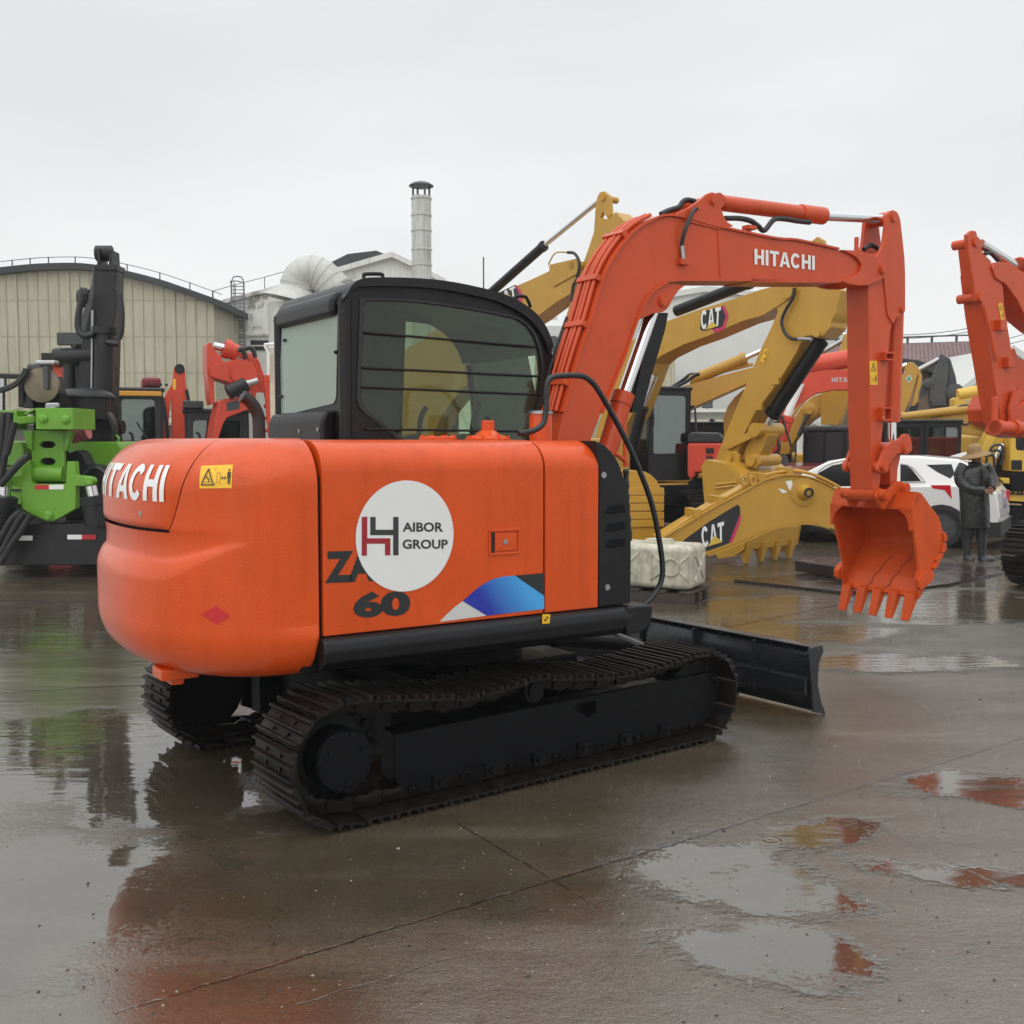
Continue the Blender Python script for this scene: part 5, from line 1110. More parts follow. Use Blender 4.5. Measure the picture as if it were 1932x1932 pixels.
cat_badge(FL, 0, z6((585, 1180), (765, 1132), (765, 1285), (600, 1335)), lo, z6((430, 1325), (450, 1280), (640, 1140), (870, 1000), (888, 1020), (892, 1070), (805, 1300), (640, 1360), (520, 1345)), [z6((892, 1068), (897, 1120), (832, 1290), (803, 1300))], z6((640, 1325), (690, 1240), (755, 1290)))
for pts in (((1240, 820), (1290, 815), (1298, 860), (1275, 895), (1260, 870)), ((1185, 875), (1225, 885), (1258, 905), (1215, 915))):
    mb = MB(); plate(mb, [FL.side(p, -.004) for p in z6(*pts)]); mb.build('torn_sticker', WHITE, lo)
mb = MB(); 
for k, yy in enumerate((.06, .14, .26, .34)):
    pts = [FL.side(p, yy) + Vector((0, 0, .035)) for p in z6((300, 1262), (500, 1130), (700, 1012), (900, 900), (1050, 815), (1150, 780), (1300, 765 - k * 3), (1450, 790), (1600, 858), (1690, 915))]
    mb.tube(pts, .018, 8, 3)
mb.build('hydraulic_pipe', CATY, lb)
mb = MB()
for p in z6((560, 1085), (740, 985), (1060, 805), (1280, 765)): v = FL.side(p, 0); mb.box(v.x - .04, v.x + .04, .0, .42, v.z - .02, v.z + .07); mb.cut()
mb.build('pipe_clamp', CATY, lb, bevel=.004)
for yy in (.02, .34):
    for c in ((922, 815), (992, 812)):
        o_, i_ = [], []
        for k in range(16):
            a = k * pi / 8; q = z6((c[0] + 30 * cos(a), c[1] + 42 * sin(a)))[0]; v = FL.side(q, yy); o_.append((v.x, v.z)); q = z6((c[0] + 14 * cos(a), c[1] + 22 * sin(a)))[0]; v = FL.side(q, yy); i_.append((v.x, v.z))
        MB().holed(o_, [i_[::-1]], yy, yy + .05).build('cylinder_lug', CATY, lb)
# loose bucket seen from its ribbed back
FK = Fr(G(1190, 1088), 8)
kb = root('digger_bucket', FK, 'loose yellow digger bucket with stepped wear plates standing behind the white plastic tank', 'bucket')
prof_k = FK.xz(v4((300, 1480), (600, 1480), (700, 1495), (800, 1550), (880, 1630), (940, 1745), (985, 1750), (1005, 1850), (985, 1865), (990, 1960), (970, 1990), (980, 2090), (955, 2120), (965, 2210), (930, 2240), (950, 2340), (920, 2370), (900, 2600), (300, 2600)), 0)
MB().prism(prof_k, 0, .8).build('bucket_body', CATY, kb, bevel=.02)
mb = MB()
for a in (1745, 1865, 1990, 2120, 2240):
    p0, p1 = FK.side(v4((300, a))[0], 0), FK.side(v4((960, a))[0], 0); mb.box(p0.x, p1.x + .02, -.025, .02, p0.z - .09, p0.z)
mb.build('wear_plate', CATY, kb, bevel=.006)
# ================================================================== white tank on a pallet
FT = Fr(G(1303, 1139), -28)
TANK = mat('milky_plastic', (.60, .57, .45), .5, noise=.5, nscale=9, bump=.45, bscale=14, streak=.4)
tk_ = root('water_tank', FT, 'dirty white moulded plastic tank with a round cap resting on the wooden pallet', 'tank')
MB().box(-1.25, 0, 0, .55, .13, .60).build('tank_body', TANK, tk_, bevel=.07, seg=3, ang=60)
mb = MB(); 
for x in (-.22, -.78):
    mb.tube([(x + .09 * cos(k * pi / 8), -.006, .37 + .09 * sin(k * pi / 8)) for k in range(17)], .012, 6, 1)
    for sx_ in (-1, 1):
        mb.tube([(x + sx_ * .10, -.006, .42), (x + sx_ * .22, -.006, .52), (x + sx_ * .22, -.006, .22), (x + sx_ * .10, -.006, .32)], .012, 6, 1)
mb.tube([(.006, .12, .5), (.006, .43, .22)], .012, 6, 1).tube([(.006, .43, .5), (.006, .12, .22)], .012, 6, 1)
mb.build('moulded_rib', TANK, tk_)
MB().lathe((-.45, .27, .59), (0, 0, 1), [(0, .17), (.03, .17), (.035, .15), (.05, .15), (.05, .02)], 24).build('cap', TANK, tk_)
WOOD = mat('wet_wood', (.055, .040, .030), .6, noise=.5, nscale=12, bump=.6, bscale=30)
pa = root('pallet', FT, 'dark wet wooden pallet under the white plastic tank', 'pallet')
mb = MB()
for y in (0, .23, .46): mb.box(-1.3, .03, y - .04, y + .06, .0, .095)
mb.build('bearer', WOOD, pa, bevel=.004)
mb = MB()
for x in (-1.3, -1.0, -.7, -.4, -.12): mb.box(x, x + .14, -.05, .58, .097, .125)
mb.build('deck_board', WOOD, pa, bevel=.004)
# ================================================================== steel plates on the ground
RUST = mat('wet_rusty_steel', (.035, .022, .018), .22, spec=.7, noise=.5, nscale=4, bump=.5, bscale=25, rvar=.12)
def steel_plate(px, z0, z1_, lb_, name='steel_plate'):
    c = G(*px[0]); f = Fr((c.x, c.y), 0); pts = [f.top(p, z1_) for p in px]; o = MB().prism([(p.x, p.y) for p in pts], z0, z1_, 'z').build(name, RUST, bevel=.004, loc=f.c); return tag(o, lb_, 'steel plate')
steel_plate([(1385, 1093), (1600, 1117), (1720, 1100), (1560, 1080)], .0, .035, 'thin dark steel plate lying on the wet ground just left of the hanging orange bucket')
steel_plate([(1500, 1058), (1580, 1070), (1680, 1062), (1560, 1050)], .04, .17, 'thick rusty steel block raised above the thin plate left of the orange bucket')
steel_plate([(1700, 1112), (1790, 1101), (1895, 1078), (1800, 1062), (1720, 1060)], .0, .03, 'chequered steel plate the person in the straw hat stands on')
# ================================================================== white car
FW = Fr(G(1775, 1034), 150); SC = .88
def fws(p, y): return FW.side(p, y * SC) / SC
car = root('car', FW, 'white estate car parked behind the hanging orange bucket, tail light and blue plate showing', 'car')
CARW = mat('white_car_paint', (.74, .74, .73), .25, coat=.6, spec=.5)
DG = mat('dark_car_glass', (.008, .010, .011), .12, spec=.25); TRIM = mat('car_black_trim', (.015, .015, .016), .5); CHR = STEEL
car.scale = (SC, SC, SC)
W = 1.86; yn = .0
lower = [(-.92, .42), (-.96, .62), (-.93, .80), (-.90, 1.0), (-.80, 1.12), (-.2, 1.14), (1.0, 1.10), (2.3, 1.06), (3.3, .96), (3.65, .78), (3.68, .45), (3.3, .33)]
wells = []
def arch(xc, r=.37): return [(xc + r * cos(k * pi / 10), .33 + r * sin(k * pi / 10)) for k in range(0, 11)]
body = lower + arch(2.86) [0:] + [(2.4, .30), (.45, .30)] + arch(0.0)
MB().prism([(x, z) for x, z in body], -W, yn).build('body', CARW, car, bevel=.035, seg=3, ang=50)
MB().box(-.8, 3.4, -W + .1, -.1, .25, .42).build('underbody', TRIM, car)
def tap(pts, inset): return pts
roofp = [(-.80, 1.10), (-.62, 1.30), (-.42, 1.50), (-.2, 1.60), (.5, 1.66), (1.5, 1.66), (2.1, 1.55), (2.75, 1.2), (2.95, 1.05)]
n_ = len(roofp); vs = [(x, -.06 - .24 * max(0, (z - 1.06)) / .6, z) for x, z in roofp] + [(x, -W + .06 + .24 * max(0, (z - 1.06)) / .6, z) for x, z in roofp]
MB().add(vs, [list(range(n_))[::-1], list(range(n_, 2 * n_))] + [(i, (i + 1) % n_, n_ + (i + 1) % n_, n_ + i) for i in range(n_)]).build('roof', CARW, car, bevel=.05, seg=3, ang=50)
def wl(px, k=.004):
    o = []
    for p in px:
        v = fws(p, -.12)
        for _ in range(3): v = fws(p, -.06 - .24 * max(0, (v.z - 1.06)) / .6 + k)
        o.append(v)
    return o
mb = MB()
plate(mb, wl([(1531, 918), (1545, 892), (1570, 878), (1602, 872), (1608, 920)])); plate(mb, wl([(1612, 870), (1665, 868), (1670, 922), (1612, 921)]))
plate(mb, wl(z7((862, 342), (920, 350), (960, 380), (1040, 482), (862, 485)))); mb.build('side_window', DG, car)
mb = MB(); plate(mb, wl(z7((1085, 342), (1300, 336), (1330, 420), (1290, 460), (1180, 405)))); mb.build('rear_quarter_window', DG, car)
MB().tube(wl(z7((862, 335), (925, 345), (975, 375), (1075, 488), (862, 492)), .008), .010, 6, 1).tube(wl([(1528, 922), (1545, 888), (1572, 873), (1612, 866), (1668, 865)], .008), .010, 6, 2).build('window_trim', CHR, car)
TL = mat('tail_lamp', (.55, .01, .025), .12, coat=.5)
mb = MB(); q = [fws(p, .006) for p in z7((1122, 516), (1292, 516), (1304, 640), (1240, 560), (1140, 545))]; thick(mb, q, (0, -.03, 0))
lampo = mb.build('tail_light', TL, car, bevel=.004)
MB().box(-.96, -.88, -W + .02, -W + .3, .80, 1.0).build('tail_light', TL, car, bevel=.01)
MB().box(-.985, -.5, -W - .004, .006, .24, .50).cut().prism(arch(0, .46)[::-1] + arch(0, .365), -.004, .010).cut().prism(arch(2.86, .46)[::-1] + arch(2.86, .365), -.004, .010).cut().box(.36, 2.5, -.02, .010, .22, .40).build('bumper_trim', TRIM, car, bevel=.01)
MB().box(-.992, -.94, -W + .1, -.1, .50, .52).build('chrome_strip', CHR, car)
mb = MB(); plate(mb, [(-.972, -.7, .74), (-.972, -1.16, .74), (-.972, -1.16, .89), (-.972, -.7, .89)]); pl2 = mb.build('number_plate', mat('plate_blue', (.02, .12, .5), .3), car)
mb = MB(); text_in(mb, '3M1079', [Vector(p) for p in ((-.977, -.73, .865), (-.977, -1.13, .865), (-.977, -1.13, .765), (-.977, -.73, .765))], .02); mb.build('plate_number', WHITE, pl2)
mb = MB(); mb.prism([(-.93, .97), (-.88, .97), (-.885, 1.04), (-.925, 1.03)], -.99, -.88).build('emblem', STEEL, car)
MB().hexa([(-.84, -.2, 1.14), (-.84, -W + .2, 1.14), (-.47, -W + .3, 1.5), (-.47, -.3, 1.5)], [(-.86, -.2, 1.15), (-.86, -W + .2, 1.15), (-.49, -W + .3, 1.51), (-.49, -.3, 1.51)]).build('rear_window', DG, car)
MB().prism([(-.3, 1.62), (.02, 1.645), (-.25, 1.73), (-.32, 1.70)], -W / 2 - .02, -W / 2 + .02).build('roof_antenna', CARW, car, bevel=.01)
for xc in (0, 2.86):
    for sy in (-.03, -W + .25):
        wh = sub_empty('wheel', car)
        MB().lathe((xc, sy, .36), (0, -1, 0), [(0, .22), (.0, .34), (.03, .365), (.19, .365), (.22, .34), (.22, .22)], 30).build('tyre', RUBBER, wh)
        mb = MB().lathe((xc, sy + .002, .36), (0, -1, 0), [(0, .22), (.0, .245), (.15, .245), (.15, .2)], 28)
        for k in range(7): a = k * 2 * pi / 7; mb.cyl((xc, sy - .02, .36), (xc + .22 * cos(a), sy - .01, .36 + .22 * sin(a)), .022, 6)
        mb.build('rim', GREYM, wh)  # rim coloured dark grey to imitate the shadow in the wheel arch
# ================================================================== green and black piling machine on the left
FG = Fr(G(95, 1085), 0)
gm = root('piling_machine', FG, 'bright green and black piling machine at the left edge with red and white reflectors', 'machine')
def GP(name, px, y0, y1, m, bevel=.012, par=None, sp=0): return poly_part(name, FG, px, y0, y1, m, par or gm, bevel, sp)
GP('clamp_bracket', z2((195, 780), (275, 780), (283, 960), (300, 990), (590, 990), (600, 960), (605, 785), (680, 785), (688, 910), (800, 920), (840, 935), (855, 965), (840, 1000), (800, 1012), (688, 1010), (688, 1215), (560, 1290), (470, 1335), (420, 1330), (330, 1285), (195, 1215), (190, 1010), (60, 1005), (20, 990), (12, 960), (30, 930), (70, 918), (190, 905)), -.35, -.22, GREEN)
MB_ = MB().holed(FG.xz(z2((290, 505), (585, 505), (590, 920), (300, 920)), -.1), [FG.xz(rnd(z2((362, 600), (515, 600), (515, 665), (362, 665)), 12, 4), -.1)[::-1], FG.xz(rnd(z2((365, 752), (515, 752), (515, 818), (365, 818)), 12, 4), -.1)[::-1]], -.12, -.06)
MB_.build('slotted_column', GREEN, gm, bevel=.004)
MB().box(*[FG.side(z2((290, 505))[0], 0).x, FG.side(z2((588, 505))[0], 0).x], .05, .1, .75, 2.3).build('column_core', UND, gm)
GP('side_gusset', z2((205, 505), (295, 505), (295, 690), (250, 660)), -.15, -.05, GREEN); GP('side_gusset', z2((580, 505), (662, 505), (600, 690), (580, 700)), -.15, -.05, GREEN)
v0, v1_ = FG.side(z2((300, 900))[0], -.2), FG.side(z2((585, 900))[0], -.2)
MB().cyl(v0, v1_, .10, 20).build('hinge_tube', GREEN, gm)
a, b = FG.side(z2((320, 300))[0], -.45), FG.side(z2((665, 495))[0], -.45)
MB().box(a.x, b.x, -.45, .25, b.z, a.z).build('head_block', GREEN, gm, bevel=.01)
GP('head_flap', z2((215, 345), (320, 300), (322, 315), (230, 358)), -.45, .1, GREEN, .004)
mb = MB()
for c in ((395, 398), (600, 405)): v = FG.side(z2(c)[0], -.45); mb.lathe(v, (0, -1, 0), [(0, .055), (.02, .055), (.03, .03), (.05, .03)], 16).cut()
mb.build('nut', GREEN, gm)
GP('beam', z2((-200, 320), (150, 320), (155, 380), (320, 370), (320, 435), (150, 450), (150, 490), (100, 500), (-200, 490)), -.2, .1, GREEN)
GP('hood', z2((640, 605), (1065, 605), (1115, 680), (1190, 860), (900, 870), (860, 830), (590, 700)), .9, 2.6, GREEN, .03)
GP('hood', z2((-100, 600), (190, 600), (220, 680), (200, 1180), (-100, 1180)), .5, 2.2, GREEN, .03)
mb = MB()
for c in ((920, 830), (40, 825), (40, 868), (150, 1045)): v = FG.side(z2(c)[0], .88 if c[0] > 500 else .48); mb.box(v.x - .07, v.x + .07, v.y - .01, v.y + .03, v.z - .012, v.z + .012)
mb.build('vent_slot', DARKW, gm)
v = FG.side(z2((1042, 585))[0], 1.0); MB().tube([(v.x + .055 * cos(k * pi / 8), v.y, v.z + .055 * sin(k * pi / 8)) for k in range(17)], .018, 8, 1).build('lifting_eye', GREEN, gm)
GP('frame', z2((-300, 1340), (820, 1355), (900, 1300), (1100, 1310), (1100, 1480), (960, 1500), (880, 1730), (-300, 1730)), -.3, 2.2, BLKM, .02)
GP('frame_plate', z2((590, 720), (700, 680), (750, 720), (790, 810), (880, 815), (960, 960), (960, 1300), (590, 1320)), .3, .6, BLKM, .02)
for (q, c1, c2) in ((((92, 1465), (165, 1462), (160, 1505), (92, 1505)), SRED, None), (((160, 1460), (296, 1460), (296, 1504), (160, 1504)), WHITE, None), (((612, 1452), (745, 1452), (745, 1494), (612, 1494)), WHITE, None), (((743, 1452), (872, 1452), (872, 1494), (743, 1494)), SRED, None)):
    mb = MB(); plate(mb, [FG.side(p, -.315) for p in z2(*q)]); mb.build('reflector', c1, gm)
for q, c1 in ((((315, 998), (445, 998), (445, 1040), (315, 1040)), SRED), (((445, 998), (578, 998), (578, 1040), (445, 1040)), WHITE)):
    mb = MB(); plate(mb, [FG.side(p, -.355) for p in z2(*q)]); mb.build('reflector', c1, gm)
for a, b, c in (((-20, 1400), (40, 1100), (45, 1010)), ((880, 1370), (845, 1100), (825, 1010))):
    cylr('stabiliser_cylinder', FG, *z2(a, b, c), -.45, .14, .07, gm, BLKM)
mb = MB()
for c in ((65, 962), (812, 962), (445, 1280)): v = FG.side(z2(c)[0], -.35); mb.lathe(v, (0, -1, 0), [(0, .06), (.03, .06), (.04, .04), (.06, .04)], 18).cut()
mb.build('pin', GREEN, gm)
for pts in (((40, 340), (20, 480), (0, 700), (-60, 900)), ((90, 340), (70, 560), (40, 750), (0, 960)), ((130, 430), (100, 560), (60, 720)), ((270, 730), (180, 800), (90, 900), (0, 1000)), ((220, 1250), (150, 1350), (60, 1520), (0, 1640)), ((280, 1270), (200, 1400), (90, 1560), (0, 1720)), ((190, 1240), (100, 1320), (0, 1500), (-60, 1600))):
    tubes('hydraulic_hose', FG, z2(*pts), -.55, .045, RUBBER, gm)
tubes('hydraulic_hose', FG, z1((790, 1560), (650, 1500), (600, 1540), (590, 1620))[:0] or z2((960, 900), (880, 845), (820, 860), (770, 930), (760, 1100)), .2, .03, RUBBER, gm)
for x in (-2.2, .85):
    v = FG.side(z2((870, 1760))[0], 0) if x > 0 else Vector((-2.2, 0, 0))
    MB().lathe((v.x, .4, .26), (1, 0, 0), [(0, .1), (0, .25), (.1, .28), (.35, .28), (.45, .25), (.45, .1)], 24).build('wheel', RUBBER, gm)
# mast, cylinder and filter of the same machine
FM = Fr((0, FG.c.y + 1.6), 0); mast = sub_frame('mast', FM, FG, gm)
def MP(name, px, y0, y1, m, bevel=.012): return poly_part(name, FM, px, y0, y1, m, mast, bevel)
MP('mast_box', z1((668, 305), (818, 315), (815, 600), (800, 700), (780, 1400), (780, 1520), (520, 1520), (530, 1150), (580, 780), (640, 560), (665, 400)), 0, .3, BLKM, .02)
MP('mast_side', z1((655, 270), (668, 300), (660, 500), (600, 760), (560, 900), (525, 1200), (510, 1200), (520, 950), (530, 760), (600, 560), (640, 420)), .1, .4, GREYM, .01)
MP('mast_ear', z1((680, 160), (700, 165), (705, 300), (680, 300)), .0, .3, BLKM, .01); MP('mast_ear', z1((765, 165), (785, 175), (790, 305), (762, 300)), .0, .3, BLKM, .01)
v = FM.side(z1((680, 200))[0], .15); v2_ = FM.side(z1((785, 200))[0], .15); MB().cyl(v, v2_, .11, 18).build('mast_pin', BLKM, mast)
MP('mast_collar', z1((670, 275), (818, 275), (818, 320), (668, 315)), -.03, .32, BLKM)
v = FM.side(z1((600, 530))[0], .4); MB().cyl(v + Vector((.0, -.2, 0)), v + Vector((.15, -.2, 0)), .13, 18).build('mast_boss', BLKM, mast)
v = FM.side(z1((825, 540))[0], .4); MB().cyl(v + Vector((0, -.2, 0)), v + Vector((-.15, -.2, 0)), .13, 18).build('mast_boss', BLKM, mast)
A_, B_ = FM.side(z1((725, 1290))[0], -.15), FM.side(z1((735, 720))[0], -.15)
mc = MB().cyl(A_, B_, .13, 20).cyl(A_, A_ + (B_ - A_) * .12, .18, 20).cyl(B_ - (B_ - A_) * .08, B_, .17, 20).build('mast_cylinder', BLKM, mast)
MB().cyl(A_, A_ - Vector((0, 0, .35)), .08, 14).build('piston_rod', GREYM, mc)
v, u_ = FM.side(z1((600, 1420))[0], -.1), FM.side(z1((840, 1420))[0], -.1); MB().cyl(v, u_, .13, 20).cyl(u_ + Vector((.0, 0, 0)), u_ + Vector((.06, 0, 0)), .10, 20).build('cross_tube', BLKM, mast, bevel=.01)
for pts in (((600, 490), (585, 450), (570, 530), (550, 640), (550, 730), (590, 780), (660, 765)), ((815, 440), (840, 500), (855, 620), (850, 740), (835, 800)), ((750, 820), (790, 830), (835, 835))):
    tubes('hydraulic_hose', FM, z1(*pts), -.25, .045, RUBBER, mast)
tubes('thin_pipe', FM, z1((650, 600), (648, 900), (645, 1200)), -.05, .02, STEEL, mast)
v = FM.side(z1((590, 1360))[0], -.6); t_ = FM.side(z1((590, 1215))[0], -.6)
MB().cyl(v, t_, .34, 28).lathe(t_, (0, 0, 1), [(0, .40), (.02, .40), (.08, .34), (.12, .22), (.14, .02)], 28).build('air_filter', BLKM, mast, ang=60)
v = FM.side(z1((590, 1450))[0], -.7); MB().lathe(v + Vector((0, .2, 0)), (0, -1, 0), [(0, .40), (.15, .40), (.16, .36), (.12, .34), (.12, .02)], 28).build('filter_ring', BLKM, mast)
MB().tube([FM.side(p, -1.1) for p in z1((500, 1480), (560, 1460), (620, 1445))], .11, 14, 4).build('wrapped_pipe', mat('pink_wrap', (.55, .16, .17), .6, noise=.3, nscale=20, bump=.5), mast)
v, t_ = FM.side(z1((487, 1280))[0], .1), FM.side(z1((487, 930))[0], .1)
MB().cyl(v, t_, .085, 16).cyl(t_ + Vector((-.2, 0, 0)), t_ + Vector((.4, 0, .02)), .13, 16).build('exhaust_stack', BLKM, mast)
v = FM.side(z1((490, 798))[0], .0); MB().box(v.x - .19, v.x + .19, v.y, v.y + .08, v.z - .09, v.z + .09).build('work_lamp', GREYM, mast, bevel=.02); MB().tube([v + Vector((0, .04, -.1)), v + Vector((.15, .04, -.14)), v + Vector((.28, .04, -.12))], .015, 6, 2).build('lamp_bracket', BLKM, mast)
# winch and guard frame on top of the green beam
MP2 = lambda name, px, y0, y1, m, bevel=.01: GP(name, px, y0, y1, m, bevel)
MP2('guard_post', v3((228, 690), (300, 690), (303, 1050), (232, 1060)), .1, .25, BLKM); MP2('guard_beam', v3((-250, 620), (300, 632), (300, 690), (-250, 676)), .1, .25, BLKM)
MP2('winch_stand', v3((300, 1050), (380, 740), (430, 650), (660, 650), (735, 1000), (735, 1060), (300, 1070)), .05, .4, BLKM)
v = FG.side(v3((555, 775))[0], .05); MB().lathe(v, (0, -1, 0), [(0, .22), (.05, .22), (.055, .2), (.06, .02)], 30).build('winch_disc', mat('dull_brass', (.20, .17, .12), .4, metal=.6, noise=.3), gm)
MP2('winch_arm', v3((548, 520), (615, 520), (612, 830), (552, 830)), -.08, -.02, GREYM); v = FG.side(v3((570, 480))[0], -.1)
MB().box(v.x - .12, v.x + .13, v.y, v.y + .15, v.z - .03, v.z + .03).build('shackle', STEEL, gm, bevel=.02); MB().box(v.x - .05, v.x + .06, v.y + .02, v.y + .12, v.z + .0, v.z + .12).build('shackle_block', BLKM, gm, bevel=.01)
MB().cyl(FG.side(v3((380, 580))[0], .1), FG.side(v3((650, 580))[0], .1), .075, 16).build('winch_drum', BLKM, gm)
for pts in (((330, 560), (290, 640), (220, 730), (100, 800), (-40, 840)), ((350, 590), (310, 660), (230, 750), (110, 820), (-40, 860))): tubes('hydraulic_hose', FG, v3(*pts), -.05, .028, RUBBER, gm)
mb = MB()
for k in range(9): v = FG.side(v3((620 + (k % 5) * 28, 1035 + 18 * (k // 5)))[0], -.2); mb.lathe(v, (0, 0, 1), [(-.03, .02), (-.015, .035), (.015, .035), (.03, .02)], 8)
mb.build('chain', STEEL, gm)
# radiator grille at the far left edge
mb = MB()
for k in range(26): a, b = FG.side(v3((-60, 690 + k * 16))[0], .6), FG.side(v3((60 - (k > 6) * 20, 690 + k * 16))[0], .6); mb.box(a.x, b.x, .58, .66, a.z - .008, a.z + .008)
mb.build('radiator_fin', STEEL, gm)
# ================================================================== machines in the left background
def bg(name, D, hd, label, cat, group=None, px=0):
    """frame standing D metres off under photo column px"""
    f = Fr(((px - 966) / F * D, D), hd); return f, root(name, f, label, cat, group)
# red arm tip behind the green machine
f, r = bg('excavator', 17.5, 0, 'red excavator behind the green machine, only its upright arm tip showing', 'excavator', px=105)
aR = poly_part('arm', f, v3((655, 440), (700, 430), (780, 450), (778, 500), (765, 520), (790, 605), (790, 1000), (770, 1045), (740, 1045), (680, 700), (660, 620)), 0, .35, ORG2, r)
v = f.side(v3((718, 470))[0], -.02); MB().cyl((v.x - .18, -.02, v.z), (v.x + .2, -.02, v.z), .10, 14).build('pin', ORG2, r); v = f.side(v3((805, 775))[0], 0); MB().cyl((v.x - .1, .1, v.z), (v.x + .04, .1, v.z), .1, 12).build('boss', ORG2, r)
poly_part('lower_arm', f, [(96, 830), (130, 830), (134, 1000), (90, 1000)], .02, .3, ORG2, r); house(r, -1.2, 1.2, .6, 3.2, .3, 1.5, UND, 'body')  # body coloured black, not red, to keep its puddle reflection dark
simple_track(r, -1.2, 1.2, 1.4, .5, .6, n=24)
# grey cab with maroon air conditioner and yellow visor
f, r = bg('excavator', 17.0, -69, 'excavator with a dark grey cab, amber top edge and maroon roof box', 'excavator', px=262)
a, b = f.face((212, 745), 0), f.face((310, 850), 0)
w0, w1_ = b.y, a.y
w0, w1_ = min(a.y, b.y) , max(a.y, b.y)
cabin(r, -1.5, 0, w0, w1_, .95, 2.48, TOPE, bar=.10, seatx=-.8)
MB().box(-.2, .06, w0 + .02, w1_ - .02, 2.41, 2.49).build('visor', mat('amber_trim', (.7, .33, .05), .4), r, bevel=.02)
MB().box(-.9, -.1, w0 + .45, w1_ - .02, 2.55, 2.72).build('roof_box', mat('maroon_plastic', (.18, .012, .02), .45), r, bevel=.05, seg=3)
mb = MB()
for k in range(4): mb.cyl((-.1, w0 + .55 + k * .09, 2.60), (-.09, w0 + .55 + k * .09, 2.60), .025, 10)
mb.build('roof_box_vent', DARKW, r)
MB().tube([(.02, w0 + .35, 2.0), (.03, w0 + .62, 1.55)], .012, 6, 1).build('wiper', RUBBER, r)
house(r, -3.5, -.2, w0, w1_ + 1.4, .3, .95, TOPE, 'body'); simple_track(r, -3.4, .4, w0 + .3, .5, .6, n=26); simple_track(r, -3.4, .4, w1_ + 1.2, .5, .6, n=26)
# slim orange arm standing upright
f, r = bg('excavator', 19.5, 20, 'orange excavator with a slim upright folded arm beside the amber topped cab', 'excavator', px=330)
aS = poly_part('arm', f, [(328, 694), (333, 690), (345, 690), (350, 700), (350, 716), (353, 740), (352, 830), (347, 860), (325, 860), (324, 740)], 0, .3, ORG2, r)
v = f.side((339, 696), 0); MB().cyl((v.x - .0, -.02, v.z), (v.x, .32, v.z), .09, 12).build('pin', BLKM, aS)
poly_part('boom', f, [(330, 715), (318, 735), (304, 760), (300, 790), (312, 880), (330, 880), (318, 800), (322, 760)], .02, .28, ORG2, r)
tubes('hydraulic_hose', f, [(352, 735), (356, 760), (354, 790)], -.03, .03, RUBBER, r); tubes('steel_pipe', f, [(306, 750), (314, 800), (318, 860)], -.03, .035, BLKM, r)
mb = MB(); plate(mb, [f.side(p, -.006) for p in [(326, 715), (332, 715), (332, 735), (326, 735)]]); mb.build('sticker', YEL, aS)
house(r, -1.5, 1.5, .6, 3.5, .3, 1.4, ORG2, 'body'); simple_track(r, -1.6, 1.6, .9, .5, .6, n=26)
# big orange machine with loaded boom
FO = Fr(((450 - 966) / F * 16.5, 16.5), 205)
r = root('excavator', FO, 'orange excavator with thick folded boom between the tan warehouse and the black cab', 'excavator')
YO = .16
boomO = v5((540, 560), (580, 545), (780, 500), (890, 475), (960, 500), (1040, 620), (1100, 760), (1150, 900), (1130, 1100), (1040, 1180), (960, 1010), (880, 880), (720, 790), (560, 745), (500, 720), (480, 620))
bO = poly_part('boom', FO, boomO, YO, YO - .5, ORG2, r)
poly_part('arm', FO, v5((455, 270), (490, 240), (520, 260), (540, 330), (640, 440), (680, 520), (600, 560), (550, 700), (560, 1100), (510, 1120), (485, 1010), (470, 800), (445, 640), (445, 350)), YO - .05, YO - .45, ORG2, r)
poly_part('lower_boom', FO, v5((620, 1080), (680, 1040), (960, 1015), (1060, 1170), (860, 1250), (730, 1300), (680, 1380), (600, 1620), (510, 1640), (560, 1330)), YO + .12, YO - .4, ORG2, r)
cylr('stick_cylinder', FO, v5((880, 400))[0], v5((680, 320))[0], v5((540, 290))[0], YO - .2, .13, .06, r, ORG2)
cylr('boom_cylinder', FO, v5((1160, 780))[0], v5((1000, 830))[0], v5((740, 950))[0], YO + .2, .05, .11, r, STEEL, BLKM)
poly_part('frame_ladder_side', FO, v5((1240, 700), (1330, 700), (1350, 1560), (1310, 1560), (1250, 830)), YO + .02, YO - .02, ORG2, r)
mb = MB()
for k in range(5): a, b = FO.side(v5((1250, 800 + 170 * k))[0], YO - .1), FO.side(v5((1330, 800 + 170 * k))[0], YO - .1); mb.cyl(a, b, .03, 8).cut()
mb.build('rung', ORG2, r)
for k in range(4): tubes('hydraulic_pipe', FO, v5((900 + 45 * k, 400), (1000 + 50 * k, 500), (1080 + 40 * k, 640), (1130 + 40 * k, 800), (1160 + 25 * k, 950)), YO - .05 - .1 * k, .03, ORG2, r)
for pts in (((890, 370), (920, 335), (960, 360), (1000, 470)), ((990, 335), (1050, 320), (1100, 360), (1130, 460))): tubes('hydraulic_hose', FO, v5(*pts), YO, .035, RUBBER, r)
v = FO.side(v5((960, 680))[0], YO); MB().cyl((v.x, YO + .06, v.z), (v.x, YO - .56, v.z), .2, 18).build('boss', ORG2, bO)
mb = MB(); plate(mb, [FO.side(p, YO + .126) for p in v5((728, 1090), (905, 1060), (905, 1180), (728, 1210))]); mb.build('patch', GREYM, r)
MB().cyl(FO.side(v5((885, 730))[0], YO - .1), FO.side(v5((915, 1010))[0], YO - .1), .045, 12).build('piston_rod', CHROME, r)
FO2 = Fr(((410 - 966) / F * 17.2, 17.2), -73); ho_ = sub_frame('house', FO2, FO, r)
